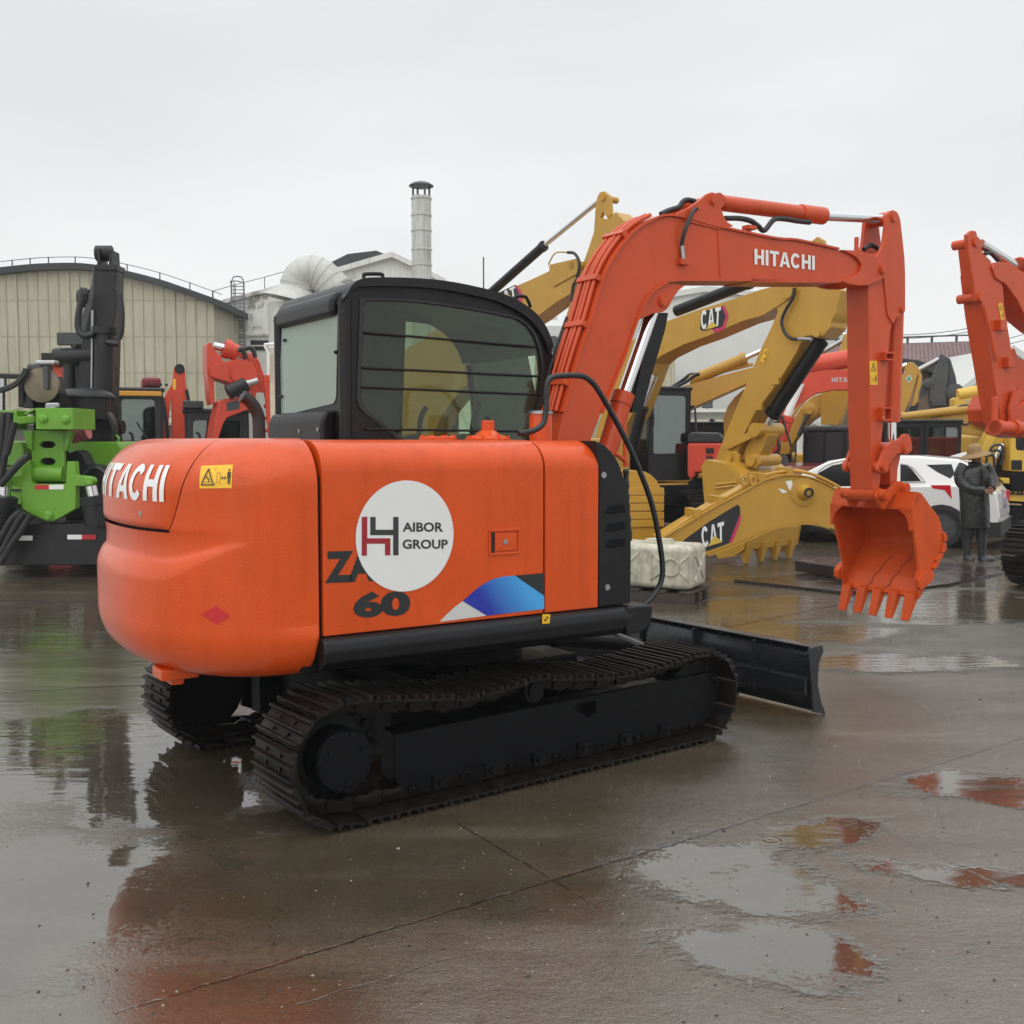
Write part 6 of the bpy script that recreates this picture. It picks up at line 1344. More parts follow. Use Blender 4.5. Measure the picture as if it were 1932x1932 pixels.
a, b = FO2.face((348, 800), 0), FO2.face((470, 800), 0); w0, w1_ = min(a.y, b.y), max(a.y, b.y)
cabin(ho_, -1.4, 0, w0, w1_, .9, 2.15, TOPE, bar=.10, seatx=-.9); house(ho_, -3.2, -.1, w0, w1_ + .8, .3, .9, ORG2, 'body')
simple_track(ho_, -3.0, .5, w0 + .3, .5, .6, n=24); simple_track(ho_, -3.0, .5, w1_ + .5, .5, .6, n=24)
MB().box(-.4, .1, w0 - .02, w0 + .3, 2.22, 2.34).build('work_lamp', GREYM, ho_, bevel=.02)
# ================================================================== machines behind the centre
f = Fr(((1420 - 966) / F * 22, 22), -20)
r = root('excavator', f, 'yellow excavator whose slim boom and ram pass behind the big yellow arm', 'excavator')
bm2 = poly_part('boom', f, v1((370, 995), (480, 960), (800, 870), (1120, 785), (1250, 760), (1200, 880), (1030, 940), (760, 1060), (560, 1150), (480, 1200), (400, 1300), (330, 1300)), 0, .45, CATY, r)
cylr('stick_cylinder', f, v1((570, 905))[0], v1((1040, 710))[0], v1((1240, 620))[0], .1, .12, .055, r, CATY)
for k, pts in enumerate((((370, 990), (520, 920), (600, 860), (640, 850)), ((380, 980), (500, 900), (560, 855), (640, 855)))): tubes('hydraulic_hose', f, v1(*pts), -.03 + .1 * k, .035, RUBBER, r)
for k in range(2): tubes('hydraulic_pipe', f, v1((560, 930), (780, 850 - 5 * k), (900, 815), (1100, 765)), .1 + .15 * k, .035, CATY, r)
poly_part('lower_boom', f, v1((845, 1230), (880, 1130), (940, 1050), (1010, 985), (1100, 960), (1060, 1100), (960, 1300), (850, 1400)), .6, 1.0, CATY, r)
hx = f.side(v1((760, 1300))[0], 0).x
cabin(r, hx - 1.6, hx + 1.5, 1.0, 2.2, 1.0, 2.05, CABB, bar=.12); house(r, hx - 2.2, hx + 2.2, .8, 3.2, .3, 1.0, CATY, 'body'); simple_track(r, hx - 2, hx + 2, 1.2, .5, .6, n=24)
# orange machine in the middle distance
f = Fr(((1500 - 966) / F * 20, 20), -12)
r = root('excavator', f, 'faded orange excavator behind the big yellow arm, pale lettering on its arched boom', 'excavator')
bo = poly_part('boom', f, v1((1560, 830), (1700, 812), (1950, 812), (2200, 830), (2200, 960), (1950, 985), (1800, 985), (1640, 1015), (1500, 1110), (1420, 1200), (1370, 1320), (1310, 1500), (1265, 1540), (1270, 1420), (1350, 1180), (1450, 960)), 0, .45, ORG2, r)
cylr('stick_cylinder', f, v1((1560, 780))[0], v1((2100, 690))[0], v1((2200, 675))[0], .1, .17, .08, r, ORG2)
cylr('boom_cylinder', f, v1((1330, 1420))[0], v1((1390, 1210))[0], v1((1510, 930))[0], -.1, .13, .07, r, ORG2, WHITE)
mb = MB(); text_bold(mb, 'HITACHI', [f.side(p, -.006) for p in v1((1775, 880), (2010, 880), (2010, 920), (1775, 920))]); mb.build('lettering', mat('grey_lettering', (.45, .45, .45), .5), bo)
ho2 = poly_part('house', f, v1((535, 1445), (840, 1445), (1240, 1450), (1268, 1480), (1268, 1680), (1230, 1700), (600, 1700), (600, 1745), (545, 1745), (535, 1700)), -1.0, 1.6, ORG2, r, .05)
poly_part('engine_hood', f, v1((530, 1445), (535, 1360), (600, 1348), (810, 1352), (850, 1400), (860, 1445)), -.9, 1.2, TOPE, r, .05)
mb = MB()
for k in range(5):
    for j in range(6): v = f.side(v1((700 + 11 * j + (k % 2) * 5, 1492 + 9 * k))[0], -1.005); mb.box(v.x - .012, v.x + .012, v.y, v.y + .004, v.z - .012, v.z + .012)
mb.build('vent_hole', DARKW, ho2)
mb = MB(); plate(mb, [f.side(p, -1.005) for p in v1((695, 1550), (755, 1550), (755, 1610), (695, 1610))]); mb.build('grille', mat('dark_red_grille', (.12, .01, .01), .6), ho2)
a = f.side(v1((560, 1750))[0], 0).x; b = f.side(v1((1260, 1750))[0], 0).x
MB().box(a, b, -.8, 1.4, .5, .95).build('undercarriage_frame', UND, r); simple_track(r, a - .3, b + .3, -.6, .5, .62, n=30); simple_track(r, a - .3, b + .3, 1.3, .5, .62, n=30)
poly_part('side_panel', f, v1((1268, 1548), (1390, 1552), (1425, 1660), (1275, 1660)), -.6, -.5, GREYM, r)
for k in range(2): tubes('mirror_stay', f, v1((1315, 1580 - 40 * k), (1318, 1230), (1345, 1215 + 10 * k), (1430, 1480)), -.3, .02, RUBBER, r)
# gooseneck with upright arm, right of it
f = Fr(((1560 - 966) / F * 21.5, 21.5), -25)
r = root('excavator', f, 'yellow excavator with a humped boom and black canopy, left of the hanging orange arm', 'excavator')
bg1 = poly_part('boom', f, v1((1330, 1540), (1340, 1450), (1430, 1260), (1530, 1110), (1620, 1040), (1720, 1010), (1760, 1100), (1690, 1190), (1600, 1250), (1520, 1330), (1450, 1430), (1400, 1540)), 0, .4, CATY, r)
poly_part('arm', f, v1((1690, 990), (1850, 975), (1920, 960), (1900, 1100), (1830, 1290), (1680, 1285)), -.1, .35, CATY, r)
poly_part('arm_top', f, v1((1780, 810), (1800, 700), (1860, 600), (1875, 520), (1900, 500), (1940, 520), (2010, 640), (2010, 900), (1940, 960), (1800, 960)), .3, .7, CATY, r)
MB().cyl(f.side(v1((1630, 700))[0], .4), f.side(v1((1870, 560))[0], .4), .05, 12).build('piston_rod', STEEL, r)
v = f.side(v1((1590, 1165))[0], 0); MB().lathe((v.x, 0, v.z), (0, -1, 0), [(0, .17), (.03, .16), (.05, .08), (.12, .08)], 20).build('boss', CATY, bg1)
MB().cyl(v + Vector((0, -.08, 0)), f.side(v1((1490, 1380))[0], -.08), .04, 10).build('strut', GREYM, r)
for k in range(2): tubes('hydraulic_pipe', f, v1((1345, 1440), (1425, 1240), (1525, 1095), (1620, 1022), (1700, 1000)), .05 + .2 * k, .03, CATY, r)
a, b = f.side(v1((1530, 1600))[0], -.6), f.side(v1((2060, 1290))[0], -.6)
cn = sub_empty('canopy', r)
MB().box(a.x, b.x, -.62, 1.0, b.z - .12, b.z + .0).build('canopy_roof', GREYM, cn, bevel=.05, seg=3)
MB().box(a.x + .03, b.x - .03, -.58, .96, .85, b.z - .12).build('canopy_screen', mat('dark_screen', (.008, .009, .012), .3, noise=.5, nscale=4), cn, bevel=.03)
mb = MB()
for k in range(4): x = a.x + .02 + (b.x - a.x - .04) * k / 3; mb.box(x - .025, x + .025, -.61, -.57, .85, b.z - .1)
mb.build('canopy_post', CABB, cn)
MB().box(a.x - .2, b.x + .2, -.7, 1.6, .35, .85).build('body', UND, r, bevel=.03); simple_track(r, a.x - .1, b.x + .1, -.4, .45, .5, n=24)
# dark red car roof
f = Fr(((1500 - 966) / F * 19.6, 19.6), 105)
r = root('car', f, 'dark red car nearly hidden behind the lying yellow boom, only its roof showing', 'car')
RC = mat('dark_red_car_paint', (.16, .006, .014), .25, coat=.6)
MB().prism([(-2.0, .35), (-2.05, .8), (-1.6, .9), (-.9, 1.0), (-.4, 1.25), (.2, 1.30), (.8, 1.22), (1.4, .95), (2.1, .85), (2.1, .35)], -.8, .8).build('body', RC, r, bevel=.06, seg=3, ang=50)
mb = MB(); plate(mb, [(-.75, .804, .95), (-.35, .804, 1.22), (.2, .804, 1.27), (.75, .804, 1.2), (1.15, .804, .98)]); mb.build('side_window', DG, r)
for x in (-1.3, 1.3): 
    wh = sub_empty('wheel', r); MB().lathe((x, .81, .3), (0, -1, 0), [(0, .2), (0, .3), (.2, .3), (.2, .2)], 20).build('tyre', RUBBER, wh); MB().lathe((x, .815, .3), (0, -1, 0), [(0, .02), (0, .19), (.1, .19), (.1, .1)], 18).build('rim', STEEL, wh)
# ================================================================== right-hand background machines
f = Fr(((1740 - 966) / F * 24.5, 24.5), -15)
r = root('excavator', f, 'yellow excavator arm head with a green cross sticker, right of the hanging orange arm', 'excavator')
hd = poly_part('arm_head', f, v2((535, 480), (600, 390), (625, 290), (650, 270), (700, 275), (750, 320), (760, 360), (735, 460), (700, 560), (660, 700), (600, 830), (560, 840), (535, 810)), 0, .3, CATY, r, .02)
poly_part('arm_back', f, v2((700, 275), (770, 350), (800, 430), (790, 520), (760, 620), (755, 700), (740, 760), (670, 780), (720, 560), (750, 440)), .05, .6, CATY, r, .03)
GX = mat('green_decal', (.01, .28, .18), .4)
mb = MB(); c = (652, 456)
plate(mb, [f.side(p, -.005) for p in v2((618, 440), (640, 440), (642, 418), (668, 420), (666, 440), (688, 445), (684, 470), (664, 470), (662, 494), (638, 492), (640, 470), (618, 468))]); mb.build('cross_sticker', WHITE, hd)
mb = MB(); plate(mb, [f.side(p, -.009) for p in v2((624, 446), (644, 446), (646, 425), (662, 426), (660, 447), (681, 450), (679, 464), (659, 464), (657, 487), (643, 486), (645, 464), (624, 462))]); mb.build('cross', GX, hd)
MB().cyl(f.side(v2((440, 370))[0], .2), f.side(v2((630, 300))[0], .2), .06, 12).build('piston_rod', CHROME, r)
poly_part('quick_hitch', f, v2((660, 770), (745, 710), (760, 740), (745, 800), (700, 860), (650, 850)), .05, .5, BLKM, r)
poly_part('boom', f, v2((535, 820), (600, 835), (560, 900), (540, 1300), (300, 1300), (300, 900)), .1, .5, CATY, r); house(r, -2.8, .4, .8, 3.2, .3, 1.4, CATY, 'body'); simple_track(r, -2.8, .6, 1.2, .5, .6, n=24)
f = Fr(((1790 - 966) / F * 26, 26), -15)
r = root('excavator', f, 'dark grey excavator arm with a tapered head standing in front of the tiled roof', 'excavator')
poly_part('arm', f, v2((875, 830), (880, 560), (915, 440), (960, 330), (985, 240), (1000, 185), (1030, 182), (1060, 240), (1090, 320), (1080, 480), (1060, 700), (1050, 830)), 0, .4, GREYM, r, .03)
poly_part('arm_side', f, v2((1040, 200), (1110, 230), (1140, 330), (1170, 430), (1195, 600), (1160, 640), (1140, 780), (1060, 830), (1080, 480), (1090, 330)), .3, .8, GREYM, r, .04)
poly_part('boom', f, v2((770, 680), (780, 560), (830, 470), (900, 450), (900, 600)), .1, .6, GREYM, r)
MB().cyl(f.side(v2((660, 410))[0], .2), f.side(v2((985, 240))[0], .2), .07, 12).build('piston_rod', STEEL, r)
mb = MB()
for c, rr_ in (((870, 505), .12), ((1160, 600), .2)): v = f.side(v2(c)[0], 0); mb.lathe(v, (0, -1, 0), [(-.1, rr_), (.03, rr_), (.05, rr_ * .5)], 16).cut()
mb.build('boss', GREYM, r)
tubes('hydraulic_hose', f, v2((885, 700), (900, 750), (1000, 745), (1060, 760), (1080, 830)), -.05, .03, RUBBER, r)
house(r, -1.5, 2.0, .9, 3.2, .3, 1.5, GREYM, 'body'); poly_part('lower_arm', f, v2((875, 830), (1050, 830), (1060, 1400), (860, 1400)), 0, .35, GREYM, r); simple_track(r, -1.6, 2.2, 1.3, .5, .6, n=24)
# boom with blue letters
f = Fr(((1880 - 966) / F * 23.5, 23.5), -8)
r = root('excavator', f, 'lemon yellow excavator boom with blue letters, its end hidden by the right-hand orange arm', 'excavator')
bk_ = poly_part('boom', f, v2((1150, 680), (1180, 660), (1600, 590), (1900, 590), (1900, 740), (1600, 760), (1440, 790), (1150, 790)), 0, .4, YELK, r)
cylr('stick_cylinder', f, v2((1190, 640))[0], v2((1600, 560))[0], v2((1800, 520))[0], .1, .14, .07, r, YELK)
mb = MB(); text_bold(mb, 'KO', [f.side(p, -.006) for p in v2((1462, 735), (1545, 722), (1545, 768), (1462, 783))]); mb.build('lettering', mat('blue_ink', (.015, .02, .16), .4), bk_)
mb = MB(); text_in(mb, '206', [f.side(p, -.006) for p in v2((1280, 690), (1440, 668), (1440, 730), (1280, 755))], .03); mb.build('faded_number', mat('faded_grey', (.42, .40, .34), .6), bk_)
house(r, -1.5, 2.5, .8, 3.4, .3, 1.5, YELK, 'body'); poly_part('boom_foot', f, v2((1440, 780), (1700, 750), (1650, 1100), (1500, 1400), (1400, 1400)), .05, .35, YELK, r); simple_track(r, -1.6, 2.2, 1.3, .5, .6, n=24)
# long yellow boom above the black cab
f = Fr(((1740 - 966) / F * 21, 21), -6)
r = root('excavator', f, 'yellow excavator with a wide black cab right behind the white car roof', 'excavator')
bl_o = poly_part('boom', f, v2((300, 900), (540, 870), (700, 850), (1000, 820), (1300, 800), (1400, 815), (1500, 860), (1570, 930), (1620, 1040), (1560, 1085), (1480, 1085), (1230, 1060), (1000, 1030), (540, 1020), (300, 1020)), 0, .4, CATY, r)
cylr('stick_cylinder', f, v2((1290, 790))[0], v2((560, 880))[0], v2((300, 900))[0], -.02, .085, .05, r, CATY)
for k in range(2): tubes('hydraulic_pipe', f, v2((500, 925), (800, 895), (1000, 850), (1300, 805)), -.04 + .2 * k, .03, CATY, r)
tubes('hydraulic_hose', f, v2((1150, 790), (1270, 750), (1340, 780), (1400, 800), (1510, 800)), -.05, .03, RUBBER, r); tubes('thin_hose', f, v2((1220, 945), (1290, 960), (1350, 900), (1400, 830)), -.03, .018, RUBBER, r)
v = f.side(v2((1420, 905))[0], 0); MB().lathe((v.x, 0, v.z), (0, -1, 0), [(0, .2), (.02, .19), (.06, .08), (.1, .07)], 20).build('boss', CATY, bl_o); MB().cyl((v.x + .05, -.08, v.z - .05), f.side(v2((1540, 1080))[0], -.08), .055, 12).build('piston_rod', CHROME, r)
a, b = f.side(v2((370, 1340))[0], -1.0), f.side(v2((1235, 945))[0], -1.0)
cx_m = a.x + (b.x - a.x) * .52
cabin(r, a.x, cx_m, -1.0, .1, a.z - .5, b.z, CABB, bar=.07, name='cab', sill=.08); cabin(r, cx_m + .01, b.x, -1.0, .1, a.z - .5, b.z, CABB, bar=.07, name='cab_extension', sill=.08)
house(r, a.x - .3, b.x + .5, -.9, 2.2, .3, a.z - .5, CATY, 'body'); simple_track(r, a.x, b.x, -.7, .5, .5, n=26)
# far right yellow excavator
f = Fr(((1900 - 966) / F * 20, 20), -4)
r = root('excavator', f, 'bright yellow excavator at the right edge behind the person, with rows of vent holes', 'excavator')
poly_part('boom', f, v2((1560, 1040), (1640, 1030), (1770, 1080), (1700, 1130), (1640, 1290), (1600, 1460), (1480, 1500), (1380, 1390), (1400, 1330)), 0, .4, YELK, r)
for k in range(5): tubes('hydraulic_pipe', f, v2((1560 + 18 * k, 1030), (1480 + 18 * k, 1200), (1405 + 18 * k, 1360)), -.04, .022, YELK, r)
poly_part('boom_foot', f, v2((1400, 1370), (1470, 1380), (1540, 1470), (1560, 1580), (1500, 1640), (1440, 1500)), -.1, .3, YELK, r)
bd = poly_part('house', f, v2((1765, 1090), (1800, 1060), (2050, 1050), (2200, 1050), (2200, 1490), (1770, 1480)), -.3, 2.4, YELK, r, .04)
mb = MB(); plate(mb, [f.side(p, -.304) for p in v2((1830, 1060), (1990, 1060), (1990, 1250), (1850, 1245), (1832, 1220))]); mb.build('house_window', DG, bd)
mb = MB()
for j in range(6):
    for i in range(5):
        v = f.side(v2((1798 + 21 * i, 1366 + 17 * j))[0], -.302); mb.box(v.x - .028, v.x + .028, v.y - .002, v.y + .004, v.z - .02, v.z + .02)
mb.build('vent_hole', DARKW, bd)
poly_part('lower_screen', f, v2((1775, 1480), (2200, 1488), (2200, 1700), (1775, 1700)), -.28, 2.2, UND, r)
poly_part('tool_box', f, v2((1600, 1560), (1765, 1550), (1768, 1615), (1600, 1610)), -.4, .3, YELK, r, .02); poly_part('tool_box', f, v2((1748, 1705), (2200, 1710), (2200, 1830), (1750, 1805)), -.5, .3, YELK, r, .02)
poly_part('step', f, v2((1690, 1835), (1900, 1840), (1900, 1855), (1690, 1850)), -.6, -.1, mat('tan_board', (.3, .2, .1), .6), r)
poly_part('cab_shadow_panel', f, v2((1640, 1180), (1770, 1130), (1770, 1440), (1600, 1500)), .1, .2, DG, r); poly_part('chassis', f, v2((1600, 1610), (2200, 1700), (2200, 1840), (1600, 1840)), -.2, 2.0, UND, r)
for pts in (((1540, 1300), (1560, 1220), (1620, 1185), (1680, 1200), (1690, 1300)), ((1530, 1310), (1580, 1250), (1660, 1260), (1690, 1330), (1660, 1400)), ((1510, 1310), (1510, 1500), (1560, 1510)), ((1515, 1305), (1575, 1300), (1590, 1330), (1588, 1480), (1560, 1520))): tubes('looped_hose', f, v2(*pts), -.3, .024, RUBBER, r)
MB().cyl(f.side(v2((1600, 1330))[0], -.1), f.side(v2((1690, 1180))[0], -.1), .05, 12).build('piston_rod', CHROME, r)
simple_track(r, f.side((1850, 940), 0).x, f.side((1932, 940), 0).x + 2.5, -.3, .5, .72, n=34); simple_track(r, f.side((1850, 940), 0).x, f.side((1932, 940), 0).x + 2.5, 2.0, .5, .72, n=34)
# ================================================================== orange excavator entering at the right edge
FR = Fr(G(1925, 1103), 212)
r = root('excavator', FR, 'orange excavator coming in from the right edge, its arm bent over beside the person', 'excavator')
YR = 1.15
armR = z5((1440, 340), (1460, 318), (1500, 320), (1540, 310), (1575, 300), (1600, 330), (1615, 400), (1640, 460), (1690, 520), (1740, 600), (1780, 700), (1790, 850), (1830, 1080), (1880, 1450), (1900, 1640), (1780, 1660), (1740, 1500), (1690, 1200), (1640, 980), (1600, 820), (1560, 760), (1530, 830), (1500, 740), (1460, 540))
ar = poly_part('arm', FR, z5((1605, 600), (1690, 530), (1740, 600), (1780, 700), (1790, 850), (1830, 1080), (1880, 1450), (1900, 1640), (1780, 1680), (1740, 1500), (1690, 1200), (1640, 900)), YR, YR - .2, BOOMO, r)
poly_part('arm_lug', FR, z5((1525, 330), (1560, 300), (1590, 305), (1608, 370), (1640, 460), (1700, 520), (1680, 560), (1650, 640), (1630, 720), (1620, 800), (1590, 800), (1570, 660), (1540, 480)), YR + .01, YR - .03, BOOMO, ar)
poly_part('arm_lug', FR, z5((1525, 330), (1560, 300), (1590, 305), (1608, 370), (1640, 460), (1700, 520), (1680, 560), (1650, 640), (1630, 720), (1620, 800), (1590, 800), (1570, 660), (1540, 480)), YR - .17, YR - .21, BOOMO, ar)
poly_part('arm_web', FR, z5((1550, 420), (1600, 430), (1640, 520), (1640, 700), (1610, 760), (1580, 690)), YR - .03, YR - .17, BOOMO, ar)
mb = MB(); v = FR.side(z5((1578, 385))[0], YR); mb.cyl((v.x, YR + .03, v.z), (v.x, YR - .22, v.z), .045, 16); mb.cut(); v = FR.side(z5((1612, 770))[0], YR); mb.cyl((v.x, YR + .03, v.z), (v.x, YR - .22, v.z), .045, 16); mb.build('pin', BOOMO, ar)
bor = poly_part('boom', FR, z5((1700, 560), (1720, 530), (1760, 520), (1820, 530), (1932, 600), (2100, 700), (2300, 850), (2300, 1150), (2050, 1000), (1932, 900), (1880, 790), (1800, 680), (1730, 640)), YR + .02, YR - .22, BOOMO, r)
poly_part('arm_nose', FR, z5((1845, 1300), (1840, 1150), (1855, 1125), (1870, 1150), (1885, 1200), (1932, 1210), (2000, 1210), (2000, 1500), (1900, 1500)), YR - .2, YR - .4, BOOMO, r)
cylr('bucket_cylinder', FR, z5((1590, 830))[0], z5((1700, 1290))[0], z5((1780, 1640))[0], YR - .13, .095, .05, r, BOOMO)
cylr('stick_cylinder', FR, z5((2100, 640))[0], z5((1880, 560))[0], z5((1620, 395))[0], YR - .13, .09, .045, r, BOOMO)
tubes('hydraulic_hose', FR, z5((1645, 470), (1690, 460), (1740, 510), (1760, 520)), YR - .1, .02, RUBBER, r); tubes('hydraulic_pipe', FR, z5((1640, 830), (1680, 1000), (1730, 1220)), YR + .04, .02, BOOMO, r)
q = z5((1742, 815), (1770, 812), (1790, 925), (1762, 930)); mb = MB(); plate(mb, [FR.side(p, YR + .004) for p in q]); s_ = mb.build('warning_sticker', YEL, ar)
mb = MB(); mq = quadmap(*[FR.side(p, YR + .007) for p in q]); picto(lambda u, v: mq(.08 + u / .5 * .84, 1 - v * .5) if u < .5 else mq(.05 + (u - .5) / .5 * .9, .5 - v * .5), mb, False); mb.build('pictogram', DARKD, s_)
for c in ((1745, 970), (1800, 1230)): v = FR.side(z5(c)[0], YR); MB().box(v.x - .05, v.x + .05, YR, YR + .06, v.z - .05, v.z + .05).build('hose_bracket', BOOMO, ar, bevel=.005)
poly_part('rocker_link', FR, z5((1860, 1430), (1910, 1425), (1932, 1450), (1890, 1520), (1875, 1600), (1880, 1680), (1840, 1690), (1830, 1560)), YR + .06, YR + .02, BOOMO, r); poly_part('rocker_link', FR, z5((1720, 1480), (1745, 1460), (1745, 1680), (1715, 1690), (1720, 1600)), YR + .06, YR + .02, BOOMO, r)
poly_part('bucket_side', FR, z5((1670, 1560), (1720, 1450), (1745, 1600), (1740, 1690), (1690, 1650)), YR - .25, YR - .5, BOOMO, r, .02)
v, u_ = FR.side(z5((1720, 1685))[0], YR + .1), FR.side(z5((2050, 1700))[0], YR + .1); MB().cyl(v, u_, .065, 16).cyl(v, v + (u_ - v) * .08, .078, 16).cyl(v + (u_ - v) * .35, v + (u_ - v) * .42, .085, 16).build('link_pin', BOOMO, r)
poly_part('link_body', FR, z5((1870, 1560), (1932, 1500), (2100, 1500), (2100, 1760), (1932, 1760), (1850, 1735), (1830, 1720)), YR - .05, YR - .35, BOOMO, r, .02)
tx = FR.side((1902, 1070), .35).x
simple_track(r, -3.0, .35, .22, .5, .70, n=34); simple_track(r, -3.0, .35, 2.05, .5, .70, n=34)
house(r, -4.2, -1.2, .9, 2.6, .95, 1.8, ORG2, 'house'); MB().box(-2.8, -.6, .4, 1.8, .35, .95).build('undercarriage_frame', UND, r)
cabin(r, -2.6, -1.4, 1.7, 2.6, 1.3, 2.7, CABB)
# ================================================================== the person in the straw hat
FP = Fr(G(1836, 1057), 0)
per = root('person', FP, 'person in a straw hat, dark raincoat and rubber boots standing with hands folded', 'person')
SKIN = mat('skin', (.28, .13, .08), .55, noise=.15, nscale=20); COAT = mat('wet_raincoat', (.022, .026, .025), .32, spec=.5, noise=.4, nscale=9, bump=.9, bscale=14)
_n = COAT.node_tree.nodes
for q in _n:
    if q.type == 'BUMP': q.inputs['Distance'].default_value = .018
BOOT = mat('rubber_boot', (.03, .032, .032), .3); STRAW = mat('straw', (.33, .20, .08), .7, noise=.3, nscale=30, bump=.5); TROU = mat('dark_trousers', (.01, .011, .014), .7); HAIR = mat('hair', (.01, .008, .007), .6)
def wp(x, y): return ((x - 640) / 791, (1520 - y) / 791)
def skin_body():
    me = bpy.data.meshes.new('person_body')
    P3 = lambda x, y, d=0: (wp(x, y)[0], d, wp(x, y)[1])
    V = [P3(650, 900), P3(640, 700), P3(640, 520), P3(640, 445), P3(645, 405, -.01), P3(640, 350, -.02), P3(640, 310, -.01),
         P3(580, 900, .03), P3(570, 1200, .04), P3(588, 1480, .04), P3(600, 1505, -.06),
         P3(715, 900, -.02), P3(725, 1200, -.03), P3(720, 1480, -.03), P3(800, 1508, -.09),
         P3(480, 500, .02), P3(475, 640, -.02), P3(560, 715, -.15), P3(690, 722, -.22), P3(775, 490, .0), P3(805, 610, -.06), P3(770, 690, -.16), P3(730, 715, -.22)]
    R_ = [.13, .12, .13, .06, .05, .085, .07, .085, .06, .045, .035, .085, .06, .045, .035, .055, .045, .038, .026, .055, .045, .036, .026]
    Eg = [(0, 1), (1, 2), (2, 3), (3, 4), (4, 5), (5, 6), (0, 7), (7, 8), (8, 9), (9, 10), (0, 11), (11, 12), (12, 13), (13, 14), (2, 15), (15, 16), (16, 17), (17, 18), (2, 19), (19, 20), (20, 21), (21, 22)]
    me.from_pydata(V, Eg, []); o = bpy.data.objects.new('body', me); col.objects.link(o)
    m = o.modifiers.new('s', 'SKIN'); m.use_smooth_shade = True
    bmm = bmesh.new(); bmm.from_mesh(me); lay = bmm.verts.layers.skin.verify()
    for v, rr_ in zip(bmm.verts, R_): v[lay].radius = (rr_, rr_)
    bmm.verts.ensure_lookup_table(); bmm.verts[0][lay].use_root = True; bmm.to_mesh(me); bmm.free()
    o.modifiers.new('d', 'SUBSURF').levels = 2; o.modifiers['d'].render_levels = 2
    me.materials.append(SKIN); o.parent = per; return o
body_o = skin_body()
def rings(mb, rs, n=20, wav=0):
    vs = []; m = len(rs)
    for j, (x, y, z, rx, ry) in enumerate(rs):
        for k in range(n): a = 2 * pi * k / n; w_ = 1 + wav * sin(5 * a + j * 1.3) * (1 - j / m); vs.append((x + rx * w_ * cos(a), y + ry * w_ * sin(a), z))
    return mb.add(vs, [(j * n + i, j * n + (i + 1) % n, (j + 1) * n + (i + 1) % n, (j + 1) * n + i) for j in range(m - 1) for i in range(n)] + [list(range(n))[::-1], list(range((m - 1) * n, m * n))])
mb = MB(); rings(mb, [(.015, 0, .475, .205, .15), (.01, 0, .6, .205, .155), (-.005, 0, .8, .205, .155), (-.02, 0, 1.0, .205, .15), (-.015, 0, 1.15, .225, .145), (-.01, 0, 1.26, .225, .13), (-.005, 0, 1.32, .175, .115), (.0, 0, 1.36, .09, .08)], 28, .035)
def T3(x, y, d): a = wp(x, y); return (a[0], d, a[1])
mb.tube([T3(520, 455, .01), T3(470, 540, .0), T3(470, 640, -.03), T3(545, 705, -.11), T3(610, 716, -.17), T3(675, 720, -.21)], lambda t: .092 - .036 * t, 14, 5)
mb.tube([T3(735, 455, .0), T3(785, 530, -.01), T3(805, 610, -.06), T3(780, 675, -.13), T3(752, 705, -.19)], lambda t: .092 - .034 * t, 14, 5)
mb.build('raincoat', COAT, per, ang=80)
mb = MB(); rings(mb, [(.005, -.005, 1.33, .11, .09), (-.005, .015, 1.395, .095, .08), (-.01, .03, 1.405, .085, .07)], 20); mb.build('collar', COAT, per, ang=80)
mb = MB(); thick(mb, [Vector(T3(x, y, -.155)) for x, y in ((655, 480), (668, 480), (690, 800), (700, 1130), (686, 1130), (675, 800))], (0, .02, 0)); mb.build('coat_placket', COAT, per)
mb = MB(); rings(mb, [(-.077, .02, .30, .07, .08), (-.075, .02, .50, .085, .09)]); rings(mb, [(.1, -.02, .30, .07, .08), (.095, -.02, .50, .085, .09)]); mb.build('trousers', TROU, per, ang=80)
for (x, d, tx_, ty) in ((-.075, .03, .03, -.13), (.105, -.03, .17, -.10)):
    mb = MB(); rings(mb, [(x, d, .0, .05, .055), (x, d, .06, .052, .058), (x - .003, d, .13, .052, .058), (x - .005, d, .25, .066, .072), (x - .005, d, .37, .072, .078)], 18)
    rings(mb, [(x + tx_ * .4, d + ty * .4, .0, .05 + abs(tx_) * .4, .05 + abs(ty) * .4), (x + tx_ * .4, d + ty * .4, .035, .048 + abs(tx_) * .4, .048 + abs(ty) * .4), (x + tx_ * .3, d + ty * .3, .075, .04 + abs(tx_) * .2, .04 + abs(ty) * .2)], 18)
    mb.build('boot', BOOT, per, ang=70)
# face: nose, eyes, mouth, ear; hair; hands with fingers; hat
hc_ = Vector(T3(640, 345, -.02))
mb = MB(); mb.tube([hc_ + Vector((.075, -.03, .03)), hc_ + Vector((.095, -.04, .0)), hc_ + Vector((.082, -.035, -.012))], .012, 8, 3); mb.build('nose', SKIN, body_o)
mb = MB(); 
for d in (Vector((.072, -.055, .02)), Vector((.085, -.005, .02))): mb.lathe(hc_ + d, (.8, -.5, 0), [(-.01, .004), (0, .011), (.005, .004)], 10)
mb.tube([hc_ + Vector((.06, -.065, -.045)), hc_ + Vector((.078, -.045, -.045)), hc_ + Vector((.082, -.02, -.045))], .005, 6, 2); mb.build('eyes_and_mouth', HAIR, body_o)
mb = MB(); mb.lathe(hc_ + Vector((-.01, -.085, -.005)), (0, -1, 0), [(0, .022), (.012, .026), (.018, .012)], 12); mb.build('ear', SKIN, body_o)
mb = MB(); rings(mb, [(-.045, .02, 1.43, .05, .06), (-.045, .02, 1.49, .065, .085), (-.04, .02, 1.56, .07, .085), (-.02, .01, 1.59, .04, .05)]); mb.build('hair', HAIR, per, ang=80)
